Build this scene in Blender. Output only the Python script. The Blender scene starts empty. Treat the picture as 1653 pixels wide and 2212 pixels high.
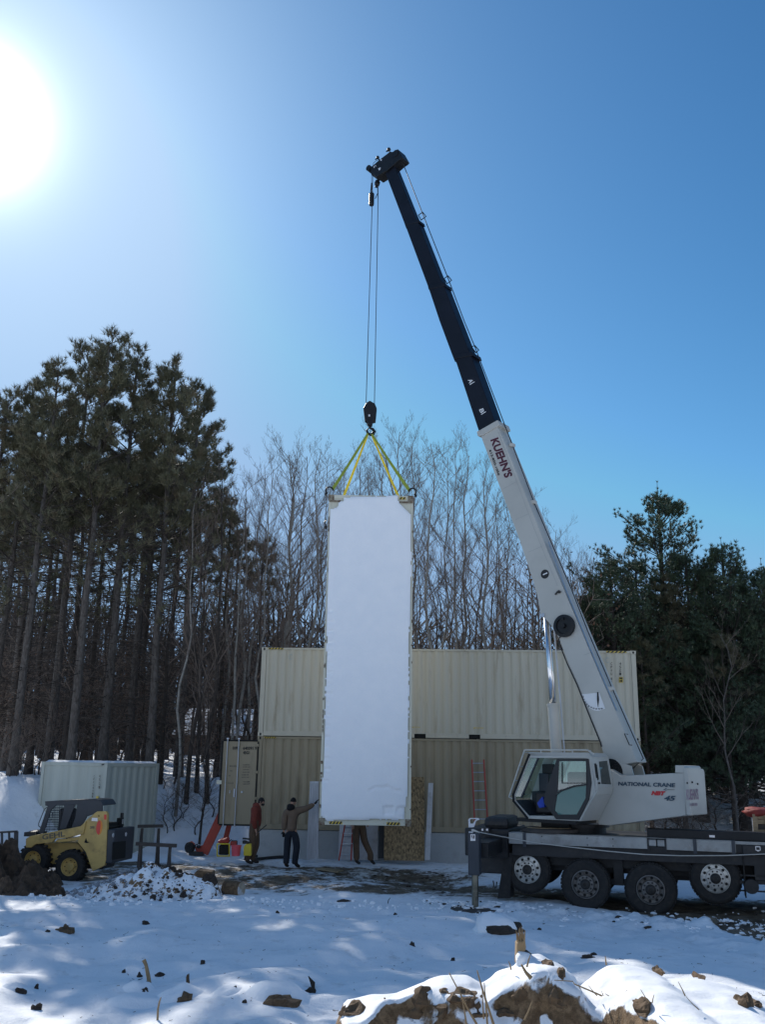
import bpy, math, random
from mathutils import Vector, Matrix, noise as MN
V=Vector
scene=bpy.context.scene
col=scene.collection
# ---------------------------------------------------------------- camera
F=2050.;PIT=math.radians(14.86);ROL=math.radians(.9);CZ=3.0
fw=V((0,math.cos(PIT),math.sin(PIT)));_u0=V((0,-math.sin(PIT),math.cos(PIT)));_r0=V((1,0,0))
rt=_r0*math.cos(ROL)+_u0*math.sin(ROL);up=_u0*math.cos(ROL)-_r0*math.sin(ROL)
cam=bpy.data.cameras.new('camera');camo=bpy.data.objects.new('camera',cam);col.objects.link(camo)
M=Matrix((rt,up,-fw)).transposed().to_4x4();M.translation=V((0,0,CZ));camo.matrix_world=M
cam.sensor_fit='VERTICAL';cam.sensor_height=24;cam.lens=24*F/2212.;cam.clip_end=2000;cam.clip_start=.1
scene.camera=camo
# measuring: a point seen in the photograph, at a known distance, gives its place in the world
CR={'A':(1500,2350,1.653),'B':(1640,2430,4.592),'C':(1960,2460,4.592),'D':(1880,2200,5.821),'E':(1450,1050,2.3614),
 'F':(1150,450,3.306),'G':(1200,470,9.62),'H':(1560,1350,8.85),'I':(1650,1900,2.204),'J':(1480,2640,3.936),'K':(2200,2600,5.51),
 'L':(50,2450,3.306),'M':(0,2650,5.166),'N':(590,2380,4.607),'O':(780,2570,5.51),'P':(1000,2600,3.673),'Q':(750,2050,2.361),
 'R':(1000,1300,3.306),'S':(1020,2480,4.1325),'T':(300,2780,3.0055),'U':(0,2350,1.653),'X':(1050,3020,2.3614),'Y':(1750,3020,2.204),
 'Z':(0,2850,1.3224),'W':(1250,2850,1.3224),'v':(0,0,1/1.5125)}
def ray(x,y): return fw+rt*((x-826.5)/F)+up*((1106-y)/F)
def px(c,p):
    a,b,k=CR[c];return ((a+p[0]/k)/1.5125,(b+p[1]/k)/1.5125)
class Plane:
    def __init__(s,o,n): s.o=V(o);s.n=V(n).normalized()
    def at(s,c,p,off=0):
        x,y=px(c,p);r=ray(x,y);C=V((0,0,CZ));t=(s.o+s.n*off-C).dot(s.n)/r.dot(s.n);return C+r*t
    def pts(s,c,ps,off=0): return [s.at(c,p,off) for p in ps]
def YP(Y): return Plane((0,Y,0),(0,-1,0))
# ---------------------------------------------------------------- mesh builder
class MB:
    def __init__(s): s.v=[];s.f=[];s.m=[];s.cm=0
    def add(s,vs,fs):
        o=len(s.v);s.v+=[V(q) for q in vs];s.f+=[tuple(i+o for i in f) for f in fs];s.m+=[s.cm]*len(fs);return s
    def box(s,a,b):
        x0,y0,z0=a;x1,y1,z1=b
        return s.add([(x0,y0,z0),(x1,y0,z0),(x1,y1,z0),(x0,y1,z0),(x0,y0,z1),(x1,y0,z1),(x1,y1,z1),(x0,y1,z1)],
          [(0,3,2,1),(4,5,6,7),(0,1,5,4),(1,2,6,5),(2,3,7,6),(3,0,4,7)])
    def obox(s,c,ax,ay,az):   # centre, three half-extent vectors
        c,ax,ay,az=V(c),V(ax),V(ay),V(az);p=[]
        for k in (-1,1):
            for i,j in ((-1,-1),(1,-1),(1,1),(-1,1)): p.append(c+ax*i+ay*j+az*k)
        return s.add(p,[(0,3,2,1),(4,5,6,7),(0,1,5,4),(1,2,6,5),(2,3,7,6),(3,0,4,7)])
    def prism(s,poly,vec):
        n=len(poly);vec=V(vec);p=[V(q) for q in poly]
        return s.add(p+[q+vec for q in p],[tuple(range(n)),tuple(range(2*n-1,n-1,-1))]+[(i,i+n,(i+1)%n+n,(i+1)%n) for i in range(n)])
    def ringprism(s,outer,inner,vec):   # same number of points
        n=len(outer);vec=V(vec);o=[V(q) for q in outer];i_=[V(q) for q in inner]
        vs=o+i_+[q+vec for q in o]+[q+vec for q in i_];fs=[]
        for k in range(n):
            j=(k+1)%n
            fs+=[(k,j,n+j,n+k),(2*n+j,2*n+k,3*n+k,3*n+j),(j,k,2*n+k,2*n+j),(n+k,n+j,3*n+j,3*n+k)]
        return s.add(vs,fs)
    def tube(s,pts,r,n=6,closed=False,up0=None):
        pts=[V(q) for q in pts];k=len(pts)
        if not hasattr(r,'__len__'): r=[r]*k
        vs=[];prev=None
        for i,p in enumerate(pts):
            d=(pts[min(i+1,k-1)]-pts[max(i-1,0)]) if not closed else (pts[(i+1)%k]-pts[(i-1)%k])
            if d.length<1e-9:d=V((0,0,1))
            d.normalize()
            if prev is None:
                a=V((0,0,1)) if abs(d.z)<.9 else V((1,0,0));prev=d.cross(a).normalized()
            a=(prev-d*prev.dot(d)).normalized();prev=a;b=d.cross(a)
            for j in range(n):
                t=2*math.pi*j/n;vs.append(p+(a*math.cos(t)+b*math.sin(t))*r[i])
        fs=[]
        for i in range(k if closed else k-1):
            i2=(i+1)%k
            for j in range(n):
                j2=(j+1)%n;fs.append((i*n+j,i*n+j2,i2*n+j2,i2*n+j))
        if not closed: fs+=[tuple(range(n-1,-1,-1)),tuple((k-1)*n+j for j in range(n))]
        return s.add(vs,fs)
    def lathe(s,prof,o,axis,n=24,close=True):
        o=V(o);ax=V(axis).normalized();a=ax.orthogonal().normalized();b=ax.cross(a);vs=[];m=len(prof)
        for r,h in prof:
            for j in range(n):
                t=2*math.pi*j/n;vs.append(o+ax*h+(a*math.cos(t)+b*math.sin(t))*r)
        fs=[(i*n+j,i*n+(j+1)%n,(i+1)*n+(j+1)%n,(i+1)*n+j) for i in range(m-1) for j in range(n)]
        if close: fs+=[tuple(range(n-1,-1,-1)),tuple((m-1)*n+j for j in range(n))]
        return s.add(vs,fs)
    def ball(s,c,r,n=8,jit=0,seed=0):
        c=V(c);r=V(r) if hasattr(r,'__len__') else V((r,r,r));vs=[];m=max(4,n//2+1)
        vs.append(c+V((0,0,-r.z)))
        for i in range(1,m):
            ph=math.pi*i/m-math.pi/2
            for j in range(n):
                t=2*math.pi*j/n;d=V((math.cos(ph)*math.cos(t),math.cos(ph)*math.sin(t),math.sin(ph)))
                q=1+(jit*MN.noise(d*1.7+V((seed*7.3,seed*3.1,seed))) if jit else 0)
                vs.append(c+V((d.x*r.x,d.y*r.y,d.z*r.z))*q)
        vs.append(c+V((0,0,r.z)))
        fs=[(0,1+(j+1)%n,1+j) for j in range(n)]
        for i in range(m-2):
            for j in range(n): fs.append((1+i*n+j,1+i*n+(j+1)%n,1+(i+1)*n+(j+1)%n,1+(i+1)*n+j))
        L=len(vs)-1;fs+=[(L,1+(m-2)*n+j,1+(m-2)*n+(j+1)%n) for j in range(n)]
        return s.add(vs,fs)
    def mesh(s,name,mats,off=V((0,0,0)),smooth=False):
        me=bpy.data.meshes.new(name);me.from_pydata([tuple(q-off) for q in s.v],[],s.f)
        for m in (mats if isinstance(mats,(list,tuple)) else [mats]): me.materials.append(m)
        if any(s.m): me.polygons.foreach_set('material_index',s.m)
        if smooth: me.polygons.foreach_set('use_smooth',[True]*len(me.polygons))
        me.update();return me
    def build(s,name,mat,parent=None,smooth=False,bevel=0,local=False):
        if parent is not None and not local: off=wloc(parent)
        elif parent is None and not local:
            zs=min(q.z for q in s.v);xs=sum(q.x for q in s.v)/len(s.v);ys=sum(q.y for q in s.v)/len(s.v);off=V((xs,ys,zs))
        else: off=V((0,0,0))
        o=bpy.data.objects.new(name,s.mesh(name,mat,off,smooth));col.objects.link(o)
        if parent is not None: o.parent=parent
        elif not local: o.location=off
        if bevel:
            b=o.modifiers.new('bevel','BEVEL');b.width=bevel;b.segments=2;b.limit_method='ANGLE';b.angle_limit=math.radians(40);b.harden_normals=False
        return o
def wloc(o):
    l=V((0,0,0))
    while o is not None: l=l+V(o.location);o=o.parent
    return l
def tag(o,label=None,cat=None,group=None,kind=None):
    if label:o['label']=label
    if cat:o['category']=cat
    if group:o['group']=group
    if kind:o['kind']=kind
    return o
def empty(name,loc,label,cat,group=None):
    o=bpy.data.objects.new(name,None);col.objects.link(o);o.location=loc;o.empty_display_size=.3;return tag(o,label,cat,group)
def kids(o): return [c for c in bpy.data.objects if c.parent is o]
def copy_tree(o,parent=None):
    c=o.copy();col.objects.link(c);c.parent=parent
    for ch in kids(o): copy_tree(ch,c)
    return c
# ---------------------------------------------------------------- materials
def mat(name,c,rough=.6,metal=0,var=.12,scale=3,c2=None,amt=.0,s2=8,thr=(.5,.65),bump=0,bs=20,spec=.5,stretch=None,detail=6):
    m=bpy.data.materials.new(name);m.use_nodes=True;nt=m.node_tree;N=nt.nodes;L=nt.links;b=N['Principled BSDF']
    b.inputs['Roughness'].default_value=rough;b.inputs['Metallic'].default_value=metal
    b.inputs['Specular IOR Level'].default_value=spec
    tc=N.new('ShaderNodeTexCoord');co=tc.outputs['Object']
    if stretch:
        mp=N.new('ShaderNodeMapping');mp.inputs['Scale'].default_value=stretch;L.new(co,mp.inputs[0]);co=mp.outputs[0]
    n=N.new('ShaderNodeTexNoise');n.inputs['Scale'].default_value=scale;n.inputs['Detail'].default_value=detail;L.new(co,n.inputs['Vector'])
    r=N.new('ShaderNodeMapRange');r.inputs[1].default_value=.3;r.inputs[2].default_value=.7;r.inputs[3].default_value=1-var;r.inputs[4].default_value=1+var*.6
    L.new(n.outputs['Fac'],r.inputs[0])
    mx=N.new('ShaderNodeMix');mx.data_type='RGBA';mx.blend_type='MULTIPLY';mx.inputs[0].default_value=1
    mx.inputs[6].default_value=(*c,1);cc=N.new('ShaderNodeCombineColor')
    for i in range(3): L.new(r.outputs[0],cc.inputs[i])
    L.new(cc.outputs[0],mx.inputs[7]);out=mx.outputs[2]
    if c2:
        n2=N.new('ShaderNodeTexNoise');n2.inputs['Scale'].default_value=s2;n2.inputs['Detail'].default_value=8;n2.inputs['Roughness'].default_value=.65;L.new(co,n2.inputs['Vector'])
        r2=N.new('ShaderNodeMapRange');r2.inputs[1].default_value=thr[0];r2.inputs[2].default_value=thr[1];r2.inputs[3].default_value=0;r2.inputs[4].default_value=amt
        L.new(n2.outputs['Fac'],r2.inputs[0]);m2=N.new('ShaderNodeMix');m2.data_type='RGBA';L.new(r2.outputs[0],m2.inputs[0]);L.new(out,m2.inputs[6]);m2.inputs[7].default_value=(*c2,1);out=m2.outputs[2]
    L.new(out,b.inputs['Base Color'])
    if bump:
        n3=N.new('ShaderNodeTexNoise');n3.inputs['Scale'].default_value=bs;n3.inputs['Detail'].default_value=5;L.new(co,n3.inputs['Vector'])
        bp=N.new('ShaderNodeBump');bp.inputs['Strength'].default_value=bump;bp.inputs['Distance'].default_value=.02;L.new(n3.outputs['Fac'],bp.inputs['Height']);L.new(bp.outputs[0],b.inputs['Normal'])
    return m
dirt=(.07,.045,.028)
MT={}
MT['beige']=mat('beige_paint',(.53,.485,.38),.55,0,.10,.7,c2=(.26,.19,.11),amt=.6,s2=3.2,thr=(.56,.74),stretch=(1,1,.16))
MT['tan']=mat('tan_paint',(.32,.265,.175),.6,0,.14,.7,c2=(.13,.095,.055),amt=.6,s2=2.4,thr=(.5,.75),stretch=(1,1,.2))
MT['cream']=mat('cream_paint',(.62,.60,.49),.55,0,.08,1.2,c2=(.20,.13,.07),amt=.5,s2=7,thr=(.6,.7))
MT['palegrey']=mat('pale_grey_paint',(.40,.42,.37),.6,0,.12,1.,c2=(.22,.24,.2),amt=.35,s2=1.8,thr=(.5,.75),stretch=(2,2,.2))
MT['rusty']=mat('rusty_casting',(.30,.26,.19),.8,0,.2,12,c2=(.09,.04,.02),amt=.9,s2=14,thr=(.42,.6),bump=.4)
MT['black']=mat('black_paint',(.009,.010,.012),.45,0,.3,3,c2=(.03,.027,.024),amt=.4,s2=9,thr=(.55,.75),spec=.3)
MT['boomblack']=mat('glossy_dark_paint',(.006,.007,.013),.42,0,.3,1.5,c2=(.02,.018,.02),amt=.3,s2=5,thr=(.55,.8),spec=.25)
MT['chassis']=mat('dark_chassis',(.014,.014,.016),.55,0,.3,3,c2=(.06,.05,.04),amt=.4,s2=6,thr=(.5,.7))
MT['cranewhite']=mat('off_white_crane_paint',(.45,.44,.40),.42,0,.09,.8,c2=(.33,.32,.29),amt=.4,s2=1.8,thr=(.5,.8),bump=.02,bs=8)
MT['alu']=mat('diamond_plate_aluminium',(.34,.34,.33),.42,.55,.25,2,c2=(.14,.12,.10),amt=.5,s2=3.5,thr=(.5,.7),bump=.5,bs=90)
MT['rim']=mat('aluminium_rim',(.50,.49,.46),.35,.6,.2,6,c2=(.12,.10,.08),amt=.6,s2=9,thr=(.5,.7))
MT['rimdull']=mat('dull_rim',(.20,.19,.18),.6,.3,.2,6,c2=(.07,.05,.04),amt=.7,s2=6,thr=(.45,.65))
MT['darksteel']=mat('worn_steel_rod',(.20,.19,.15),.3,.9,.3,5,c2=(.04,.04,.035),amt=.6,s2=6)
MT['chrome']=mat('chrome_rod',(.75,.77,.8),.12,1,.04,3)
MT['rubber']=mat('tyre_rubber',(.018,.017,.017),.85,0,.2,8,c2=(.06,.05,.04),amt=.5,s2=10,thr=(.48,.7),bump=.3,bs=30)
MT['dkhole']=mat('dark_hole',(.006,.006,.006),.8,0,0)
MT['hub']=mat('greasy_hub',(.03,.027,.025),.6,.2,.2,10)
MT['concrete']=mat('concrete_wall',(.40,.41,.41),.85,0,.12,1.5,c2=(.27,.27,.27),amt=.6,s2=3,thr=(.5,.7),bump=.2,bs=25)
MT['yellow']=mat('faded_yellow_paint',(.54,.36,.115),.5,0,.12,2,c2=(.16,.11,.05),amt=.6,s2=3.5,thr=(.5,.72))
MT['slate']=mat('slate_grey_paint',(.028,.034,.045),.5,0,.15,3)
MT['red']=mat('red_paint',(.38,.04,.028),.5,0,.15,4,c2=(.2,.06,.04),amt=.5,s2=8)
MT['orange']=mat('orange_red_paint',(.40,.05,.028),.55,0,.15,4,c2=(.25,.08,.05),amt=.5,s2=6)
MT['tarp']=mat('faded_red_tarp',(.24,.03,.025),.7,0,.2,6,bump=.6,bs=12)
MT['pink']=mat('pink_plastic',(.75,.10,.13),.45,0,.08,4)
MT['jerry']=mat('yellow_plastic',(.68,.52,.03),.45,0,.08,4)
MT['galv']=mat('galvanised_metal',(.42,.45,.50),.4,.7,.2,4,stretch=(4,4,.5))
MT['osb']=mat('osb_board',(.30,.205,.105),.8,0,.6,20,c2=(.05,.032,.018),amt=.85,s2=13,thr=(.57,.62),stretch=(1,1,.55),detail=2)
MT['board']=mat('white_board',(.52,.51,.52),.7,0,.12,3,c2=(.3,.26,.24),amt=.5,s2=5)
MT['wood']=mat('weathered_timber',(.34,.25,.15),.8,0,.25,6,c2=(.14,.1,.06),amt=.6,s2=8,stretch=(1,1,5))
MT['darkwood']=mat('dark_timber',(.06,.05,.045),.85,0,.25,6)
MT['bark']=mat('pine_bark',(.125,.108,.095),.9,0,.4,6,c2=(.06,.045,.035),amt=.8,s2=9,thr=(.45,.6),bump=.8,bs=14,stretch=(2,2,.6))
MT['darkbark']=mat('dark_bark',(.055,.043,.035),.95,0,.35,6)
MT['greybark']=mat('aspen_bark',(.27,.25,.22),.85,0,.2,2,c2=(.06,.05,.04),amt=.8,s2=7,thr=(.55,.62),stretch=(1,1,2))
MT['twig']=mat('bare_twig',(.17,.13,.105),.9,0,.25,2)
MT['deadtwig']=mat('dead_needle_branch',(.07,.05,.038),.9,0,.3,2)
MT['stalk']=mat('dry_stalk',(.28,.19,.10),.85,0,.25,9)
MT['needle']=mat('red_pine_needles',(.118,.112,.060),.6,0,.3,.7,c2=(.15,.10,.06),amt=.6,s2=1.4,thr=(.5,.65))
MT['needle2']=mat('white_pine_needles',(.055,.085,.045),.55,0,.35,.8,c2=(.10,.12,.05),amt=.6,s2=1.6,thr=(.5,.65))
MT['leafbrown']=mat('dry_oak_leaves',(.13,.065,.035),.8,0,.3,2)
MT['dirtclod']=mat('brown_dirt',(.15,.095,.052),.95,0,.35,7,c2=(.07,.042,.022),amt=.8,s2=16,thr=(.45,.6),bump=1.,bs=22)
MT['earth']=mat('dark_brown_earth',(.085,.055,.035),.95,0,.4,4,c2=(.035,.023,.015),amt=.8,s2=9,thr=(.42,.6),bump=1.,bs=14)
MT['rock']=mat('dark_wet_clod',(.045,.032,.024),.9,0,.3,12,bump=.8,bs=30)
MT['txtblue']=mat('dark_blue_lettering',(.02,.05,.08),.5,0,0)
MT['txtred']=mat('red_lettering',(.55,.02,.025),.5,0,0)
MT['txtmaroon']=mat('maroon_lettering',(.07,.008,.018),.5,0,.3,20)
MT['txtblack']=mat('black_lettering',(.01,.01,.01),.6,0,0)
MT['txtfaded']=mat('faded_purple_lettering',(.27,.17,.22),.6,0,.3,25)
MT['txtwhite']=mat('white_lettering',(.7,.7,.7),.5,0,0)
MT['txtpale']=mat('pale_outline',(.55,.50,.52),.5,0,0)
MT['txtgrey']=mat('worn_grey_lettering',(.12,.11,.09),.7,0,.3,40)
MT['hazy']=mat('hazard_yellow',(.60,.42,.05),.5,0,.1,9)
MT['strap']=mat('green_yellow_webbing',(.33,.38,.05),.8,0,.12,6,bump=.3,bs=60)
MT['strapy']=mat('yellow_webbing',(.72,.56,.04),.8,0,.12,6,c2=(.5,.33,.02),amt=.6,s2=9,bump=.3,bs=60)
MT['skin']=mat('skin',(.42,.24,.17),.6,0,.05,9)
MT['hair']=mat('dark_hair',(.012,.009,.008),.8,0,.2,30)
MT['hoodie']=mat('rust_red_hoodie',(.18,.035,.022),.9,0,.2,9,bump=.5,bs=18)
MT['duck']=mat('brown_duck_canvas',(.115,.07,.042),.9,0,.2,7,bump=.5,bs=14)
MT['tanjacket']=mat('tan_jacket',(.17,.115,.08),.9,0,.15,7,bump=.5,bs=14)
MT['jeans']=mat('dark_jeans',(.012,.016,.026),.9,0,.2,9,bump=.4,bs=18)
MT['knit']=mat('black_knit',(.008,.008,.009),.95,0,.2,30)
MT['boot']=mat('dark_boot',(.02,.014,.010),.7,0,.2,9)
MT['blue']=mat('blue_cloth',(.03,.07,.42),.8,0,.1,9)
MT['orangesun']=mat('orange_decal',(.75,.25,.03),.5,0,.1,4)
MT['redlens']=mat('red_reflector',(.65,.03,.02),.3,0,0)
MT['lamp']=mat('lamp_lens',(.6,.6,.62),.2,.2,.1,9)
MT['seatcloth']=mat('black_vinyl',(.014,.014,.015),.5,0,.2,5)
MT['rope']=mat('pale_rope',(.50,.48,.44),.8,0,.1,30)
MT['cable']=mat('steel_cable',(.05,.05,.055),.5,.5,.1,30)
MT['hose']=mat('black_hose',(.012,.012,.013),.6,0,.2,9)
MT['logend']=mat('sawn_log_end',(.34,.27,.19),.8,0,.25,8,c2=(.55,.56,.6),amt=.7,s2=5,thr=(.5,.6))
MT['roofwall']=mat('brown_house_wall',(.12,.08,.06),.8,0,.2,2)
# glass
def glassmat(name,tint,gl=.16,opq=0):
    m=bpy.data.materials.new(name);m.use_nodes=True;N=m.node_tree.nodes;L=m.node_tree.links;N.remove(N['Principled BSDF'])
    t=N.new('ShaderNodeBsdfTransparent');t.inputs[0].default_value=(*tint,1);g=N.new('ShaderNodeBsdfGlossy');g.inputs['Roughness'].default_value=.06;g.inputs[0].default_value=(.9,.95,.95,1)
    mx=N.new('ShaderNodeMixShader');fr=N.new('ShaderNodeFresnel');fr.inputs[0].default_value=1.5
    ma=N.new('ShaderNodeMath');ma.operation='ADD';ma.inputs[1].default_value=gl;L.new(fr.outputs[0],ma.inputs[0])
    L.new(ma.outputs[0],mx.inputs[0]);L.new(t.outputs[0],mx.inputs[1]);L.new(g.outputs[0],mx.inputs[2]);o=mx.outputs[0]
    if opq:
        d=N.new('ShaderNodeBsdfDiffuse');d.inputs[0].default_value=(.10,.30,.28,1);m2=N.new('ShaderNodeMixShader');m2.inputs[0].default_value=opq
        L.new(o,m2.inputs[1]);L.new(d.outputs[0],m2.inputs[2]);o=m2.outputs[0]
    L.new(o,N['Material Output'].inputs[0]);return m
MT['glass']=glassmat('cab_glass',(.55,.75,.70))
MT['tealglass']=glassmat('dusty_teal_glass',(.25,.45,.42),.05,.5)
MT['darkglass']=glassmat('dark_rear_glass',(.06,.08,.09),.1)
# snow
def snowmat(name,ground=False,dirtyslope=False):
    m=bpy.data.materials.new(name);m.use_nodes=True;nt=m.node_tree;N=nt.nodes;L=nt.links;b=N['Principled BSDF']
    b.inputs['Roughness'].default_value=.75;b.inputs['Specular IOR Level'].default_value=.3
    g=N.new('ShaderNodeNewGeometry')
    def noi(s,d=6,r=.55):
        n=N.new('ShaderNodeTexNoise');n.inputs['Scale'].default_value=s;n.inputs['Detail'].default_value=d;n.inputs['Roughness'].default_value=r;L.new(g.outputs['Position'],n.inputs['Vector']);return n.outputs['Fac']
    def mr(a,x0,x1,y0,y1):
        r=N.new('ShaderNodeMapRange');r.inputs[1].default_value=x0;r.inputs[2].default_value=x1;r.inputs[3].default_value=y0;r.inputs[4].default_value=y1;L.new(a,r.inputs[0]);return r.outputs[0]
    def math_(op,a,bb):
        q=N.new('ShaderNodeMath');q.operation=op
        for i,z in enumerate((a,bb)):
            if isinstance(z,(int,float)): q.inputs[i].default_value=z
            else: L.new(z,q.inputs[i])
        return q.outputs[0]
    def mix(f,a,c):
        q=N.new('ShaderNodeMix');q.data_type='RGBA'
        if isinstance(f,(int,float)): q.inputs[0].default_value=f
        else: L.new(f,q.inputs[0])
        for i,z in ((6,a),(7,c)):
            if isinstance(z,tuple): q.inputs[i].default_value=(*z,1)
            else: L.new(z,q.inputs[i])
        return q.outputs[2]
    snow=mix(mr(noi(2.5),.35,.7,0,1),(.84,.86,.89),(.88,.89,.91))
    bumps=math_('ADD',math_('MULTIPLY',noi(9),.6),math_('MULTIPLY',noi(40,4),.35))
    out=snow
    if ground:
        at=N.new('ShaderNodeAttribute');at.attribute_name='mud'
        soil=mix(mr(noi(3.5,8,.65),.4,.62,0,1),(.085,.062,.042),(.22,.175,.125))
        soil=mix(mr(noi(14,6,.7),.55,.66,0,.75),soil,(.045,.032,.022))
        brk=math_('ADD',noi(5.5,10,.68),math_('MULTIPLY',noi(1.3,4,.5),.5))
        f=mr(math_('ADD',brk,at.outputs['Fac']),1.02,1.14,0,1)
        grime=mr(math_('ADD',brk,at.outputs['Fac']),.82,1.06,0,.55)
        out=mix(grime,snow,(.42,.40,.38));out=mix(f,out,soil)
        bumps=math_('ADD',bumps,math_('MULTIPLY',f,math_('MULTIPLY',noi(22,8,.75),1.2)))
    if dirtyslope:
        sx=N.new('ShaderNodeSeparateXYZ');L.new(g.outputs['Normal'],sx.inputs[0])
        soil=mix(mr(noi(16,8,.7),.42,.6,0,1),(.15,.092,.048),(.33,.215,.12))
        q=math_('ADD',sx.outputs[2],math_('MULTIPLY',math_('SUBTRACT',noi(6,6,.6),.5),dirtyslope[1]))
        f=mr(q,dirtyslope[0],dirtyslope[0]-.07,0,1);out=mix(f,snow,soil)
        bumps=math_('ADD',math_('MULTIPLY',bumps,.35),math_('MULTIPLY',f,math_('MULTIPLY',noi(50,8,.75),2.)))
    L.new(out,b.inputs['Base Color'])
    bp=N.new('ShaderNodeBump');bp.inputs['Strength'].default_value=.7;bp.inputs['Distance'].default_value=.03;L.new(bumps,bp.inputs['Height']);L.new(bp.outputs[0],b.inputs['Normal'])
    return m
MT['ground']=snowmat('snowy_ground',ground=True)
MT['snow']=snowmat('snow')
MT['mound']=snowmat('snow_over_dirt',dirtyslope=(.60,.55))
MT['ice']=mat('grey_slush',(.25,.27,.30),.7,0,.3,9,bump=.5,bs=20)
MT['heapmix']=snowmat('dirty_snow_rubble',dirtyslope=(.50,1.2))
# ---------------------------------------------------------------- lettering
def glyphs(s,bold=0,shear=0,font_size=1):
    c=bpy.data.curves.new('lettering','FONT');c.body=s;c.size=1;c.offset=bold;c.shear=shear;c.resolution_u=3
    o=bpy.data.objects.new('lettering',c);col.objects.link(o);dg=bpy.context.evaluated_depsgraph_get()
    me=bpy.data.meshes.new_from_object(o.evaluated_get(dg));vs=[v.co.copy() for v in me.vertices];fs=[tuple(p.vertices) for p in me.polygons]
    bpy.data.objects.remove(o);bpy.data.curves.remove(c);bpy.data.meshes.remove(me);return vs,fs
def text(s,bl,xv,yv,m,parent,bold=.012,shear=0,off=.004,name='lettering',mb=None):
    """letters stretched over the parallelogram bl + xv,yv"""
    vs,fs=glyphs(s,bold,shear);x0=min(v.x for v in vs);x1=max(v.x for v in vs);y0=min(v.y for v in vs);y1=max(v.y for v in vs)
    bl,xv,yv=V(bl),V(xv),V(yv);n=xv.cross(yv).normalized()*off
    P=[bl+xv*((v.x-x0)/(x1-x0))+yv*((v.y-y0)/(y1-y0))+n for v in vs]
    if mb is not None: mb.add(P,fs);return mb
    b=MB();b.add(P,fs);return b.build(name,m,parent)
def text4(s,pl,c,bl,br,tl,m,parent,off=.006,**k):
    a,b,d=pl.at(c,bl,0),pl.at(c,br,0),pl.at(c,tl,0);return text(s,a,b-a,d-a,m,parent,off=off,**k)
# ---------------------------------------------------------------- light
SUN=ray(-62,252).normalized()
elev=math.asin(SUN.z)
w=bpy.data.worlds.new('World');scene.world=w;w.use_nodes=True;N=w.node_tree.nodes;L=w.node_tree.links
bg=N['Background'];sky=N.new('ShaderNodeTexSky');sky.sky_type='NISHITA';sky.sun_disc=False
sky.sun_elevation=elev;sky.sun_rotation=math.atan2(SUN.x,SUN.y);sky.altitude=300;sky.air_density=1.0;sky.dust_density=.25;sky.ozone_density=2.2
# the bright aureole round the low winter sun
tc=N.new('ShaderNodeTexCoord');vm=N.new('ShaderNodeVectorMath');vm.operation='DOT_PRODUCT';nm=N.new('ShaderNodeVectorMath');nm.operation='NORMALIZE'
L.new(tc.outputs['Generated'],nm.inputs[0]);L.new(nm.outputs[0],vm.inputs[0]);vm.inputs[1].default_value=SUN
def wm(op,a,b=0):
    q=N.new('ShaderNodeMath');q.operation=op
    for i,z in enumerate((a,b)):
        if isinstance(z,(int,float)): q.inputs[i].default_value=z
        else: L.new(z,q.inputs[i])
    return q.outputs[0]
dt=wm('MAXIMUM',vm.outputs['Value'],0)
g1=wm('ADD',wm('MULTIPLY',wm('POWER',dt,1500.),40.),wm('MULTIPLY',wm('POWER',dt,420.),7.));g2=wm('MULTIPLY',wm('POWER',dt,30.),2.0);g3=wm('MULTIPLY',wm('POWER',dt,7.),.6)
gs=wm('ADD',wm('ADD',g1,g2),g3)
cc=N.new('ShaderNodeCombineXYZ');L.new(wm('MULTIPLY',gs,.96),cc.inputs[0]);L.new(wm('MULTIPLY',gs,1.0),cc.inputs[1]);L.new(wm('MULTIPLY',gs,.98),cc.inputs[2])
ad=N.new('ShaderNodeVectorMath');ad.operation='ADD'
sx=N.new('ShaderNodeSeparateXYZ');L.new(sky.outputs[0],sx.inputs[0]);tn=N.new('ShaderNodeCombineXYZ')
for i,(k0,cl0,gm,a0) in enumerate(((.082,.30,1.6,1.62),(.10,.43,1.28,1.17),(.112,.68,1.12,.97))):
    L.new(wm('MULTIPLY',wm('POWER',wm('MINIMUM',wm('MULTIPLY',sx.outputs[i],k0),cl0),gm),a0*10),tn.inputs[i])
L.new(tn.outputs[0],ad.inputs[0]);L.new(cc.outputs[0],ad.inputs[1]);
# fill light added low in the sky behind the camera, to brighten shaded fronts
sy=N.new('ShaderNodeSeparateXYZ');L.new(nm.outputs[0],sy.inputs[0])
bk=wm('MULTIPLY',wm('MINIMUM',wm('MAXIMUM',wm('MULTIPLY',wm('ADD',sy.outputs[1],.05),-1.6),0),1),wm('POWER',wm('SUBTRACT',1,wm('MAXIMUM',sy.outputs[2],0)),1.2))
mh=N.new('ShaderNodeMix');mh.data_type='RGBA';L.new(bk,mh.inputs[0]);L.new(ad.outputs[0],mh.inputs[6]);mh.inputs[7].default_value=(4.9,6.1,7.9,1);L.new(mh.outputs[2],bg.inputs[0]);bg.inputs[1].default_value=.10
sl=bpy.data.lights.new('sun','SUN');sl.energy=4.2;sl.angle=math.radians(.53);sl.color=(1,.95,.87)
so=bpy.data.objects.new('sun',sl);col.objects.link(so);so.rotation_euler=SUN.to_track_quat('Z','Y').to_euler();so.location=(-20,40,35)
vs_=scene.view_settings;vs_.view_transform='Standard';vs_.look='None';vs_.gamma=1;vs_.exposure=0.28
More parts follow.
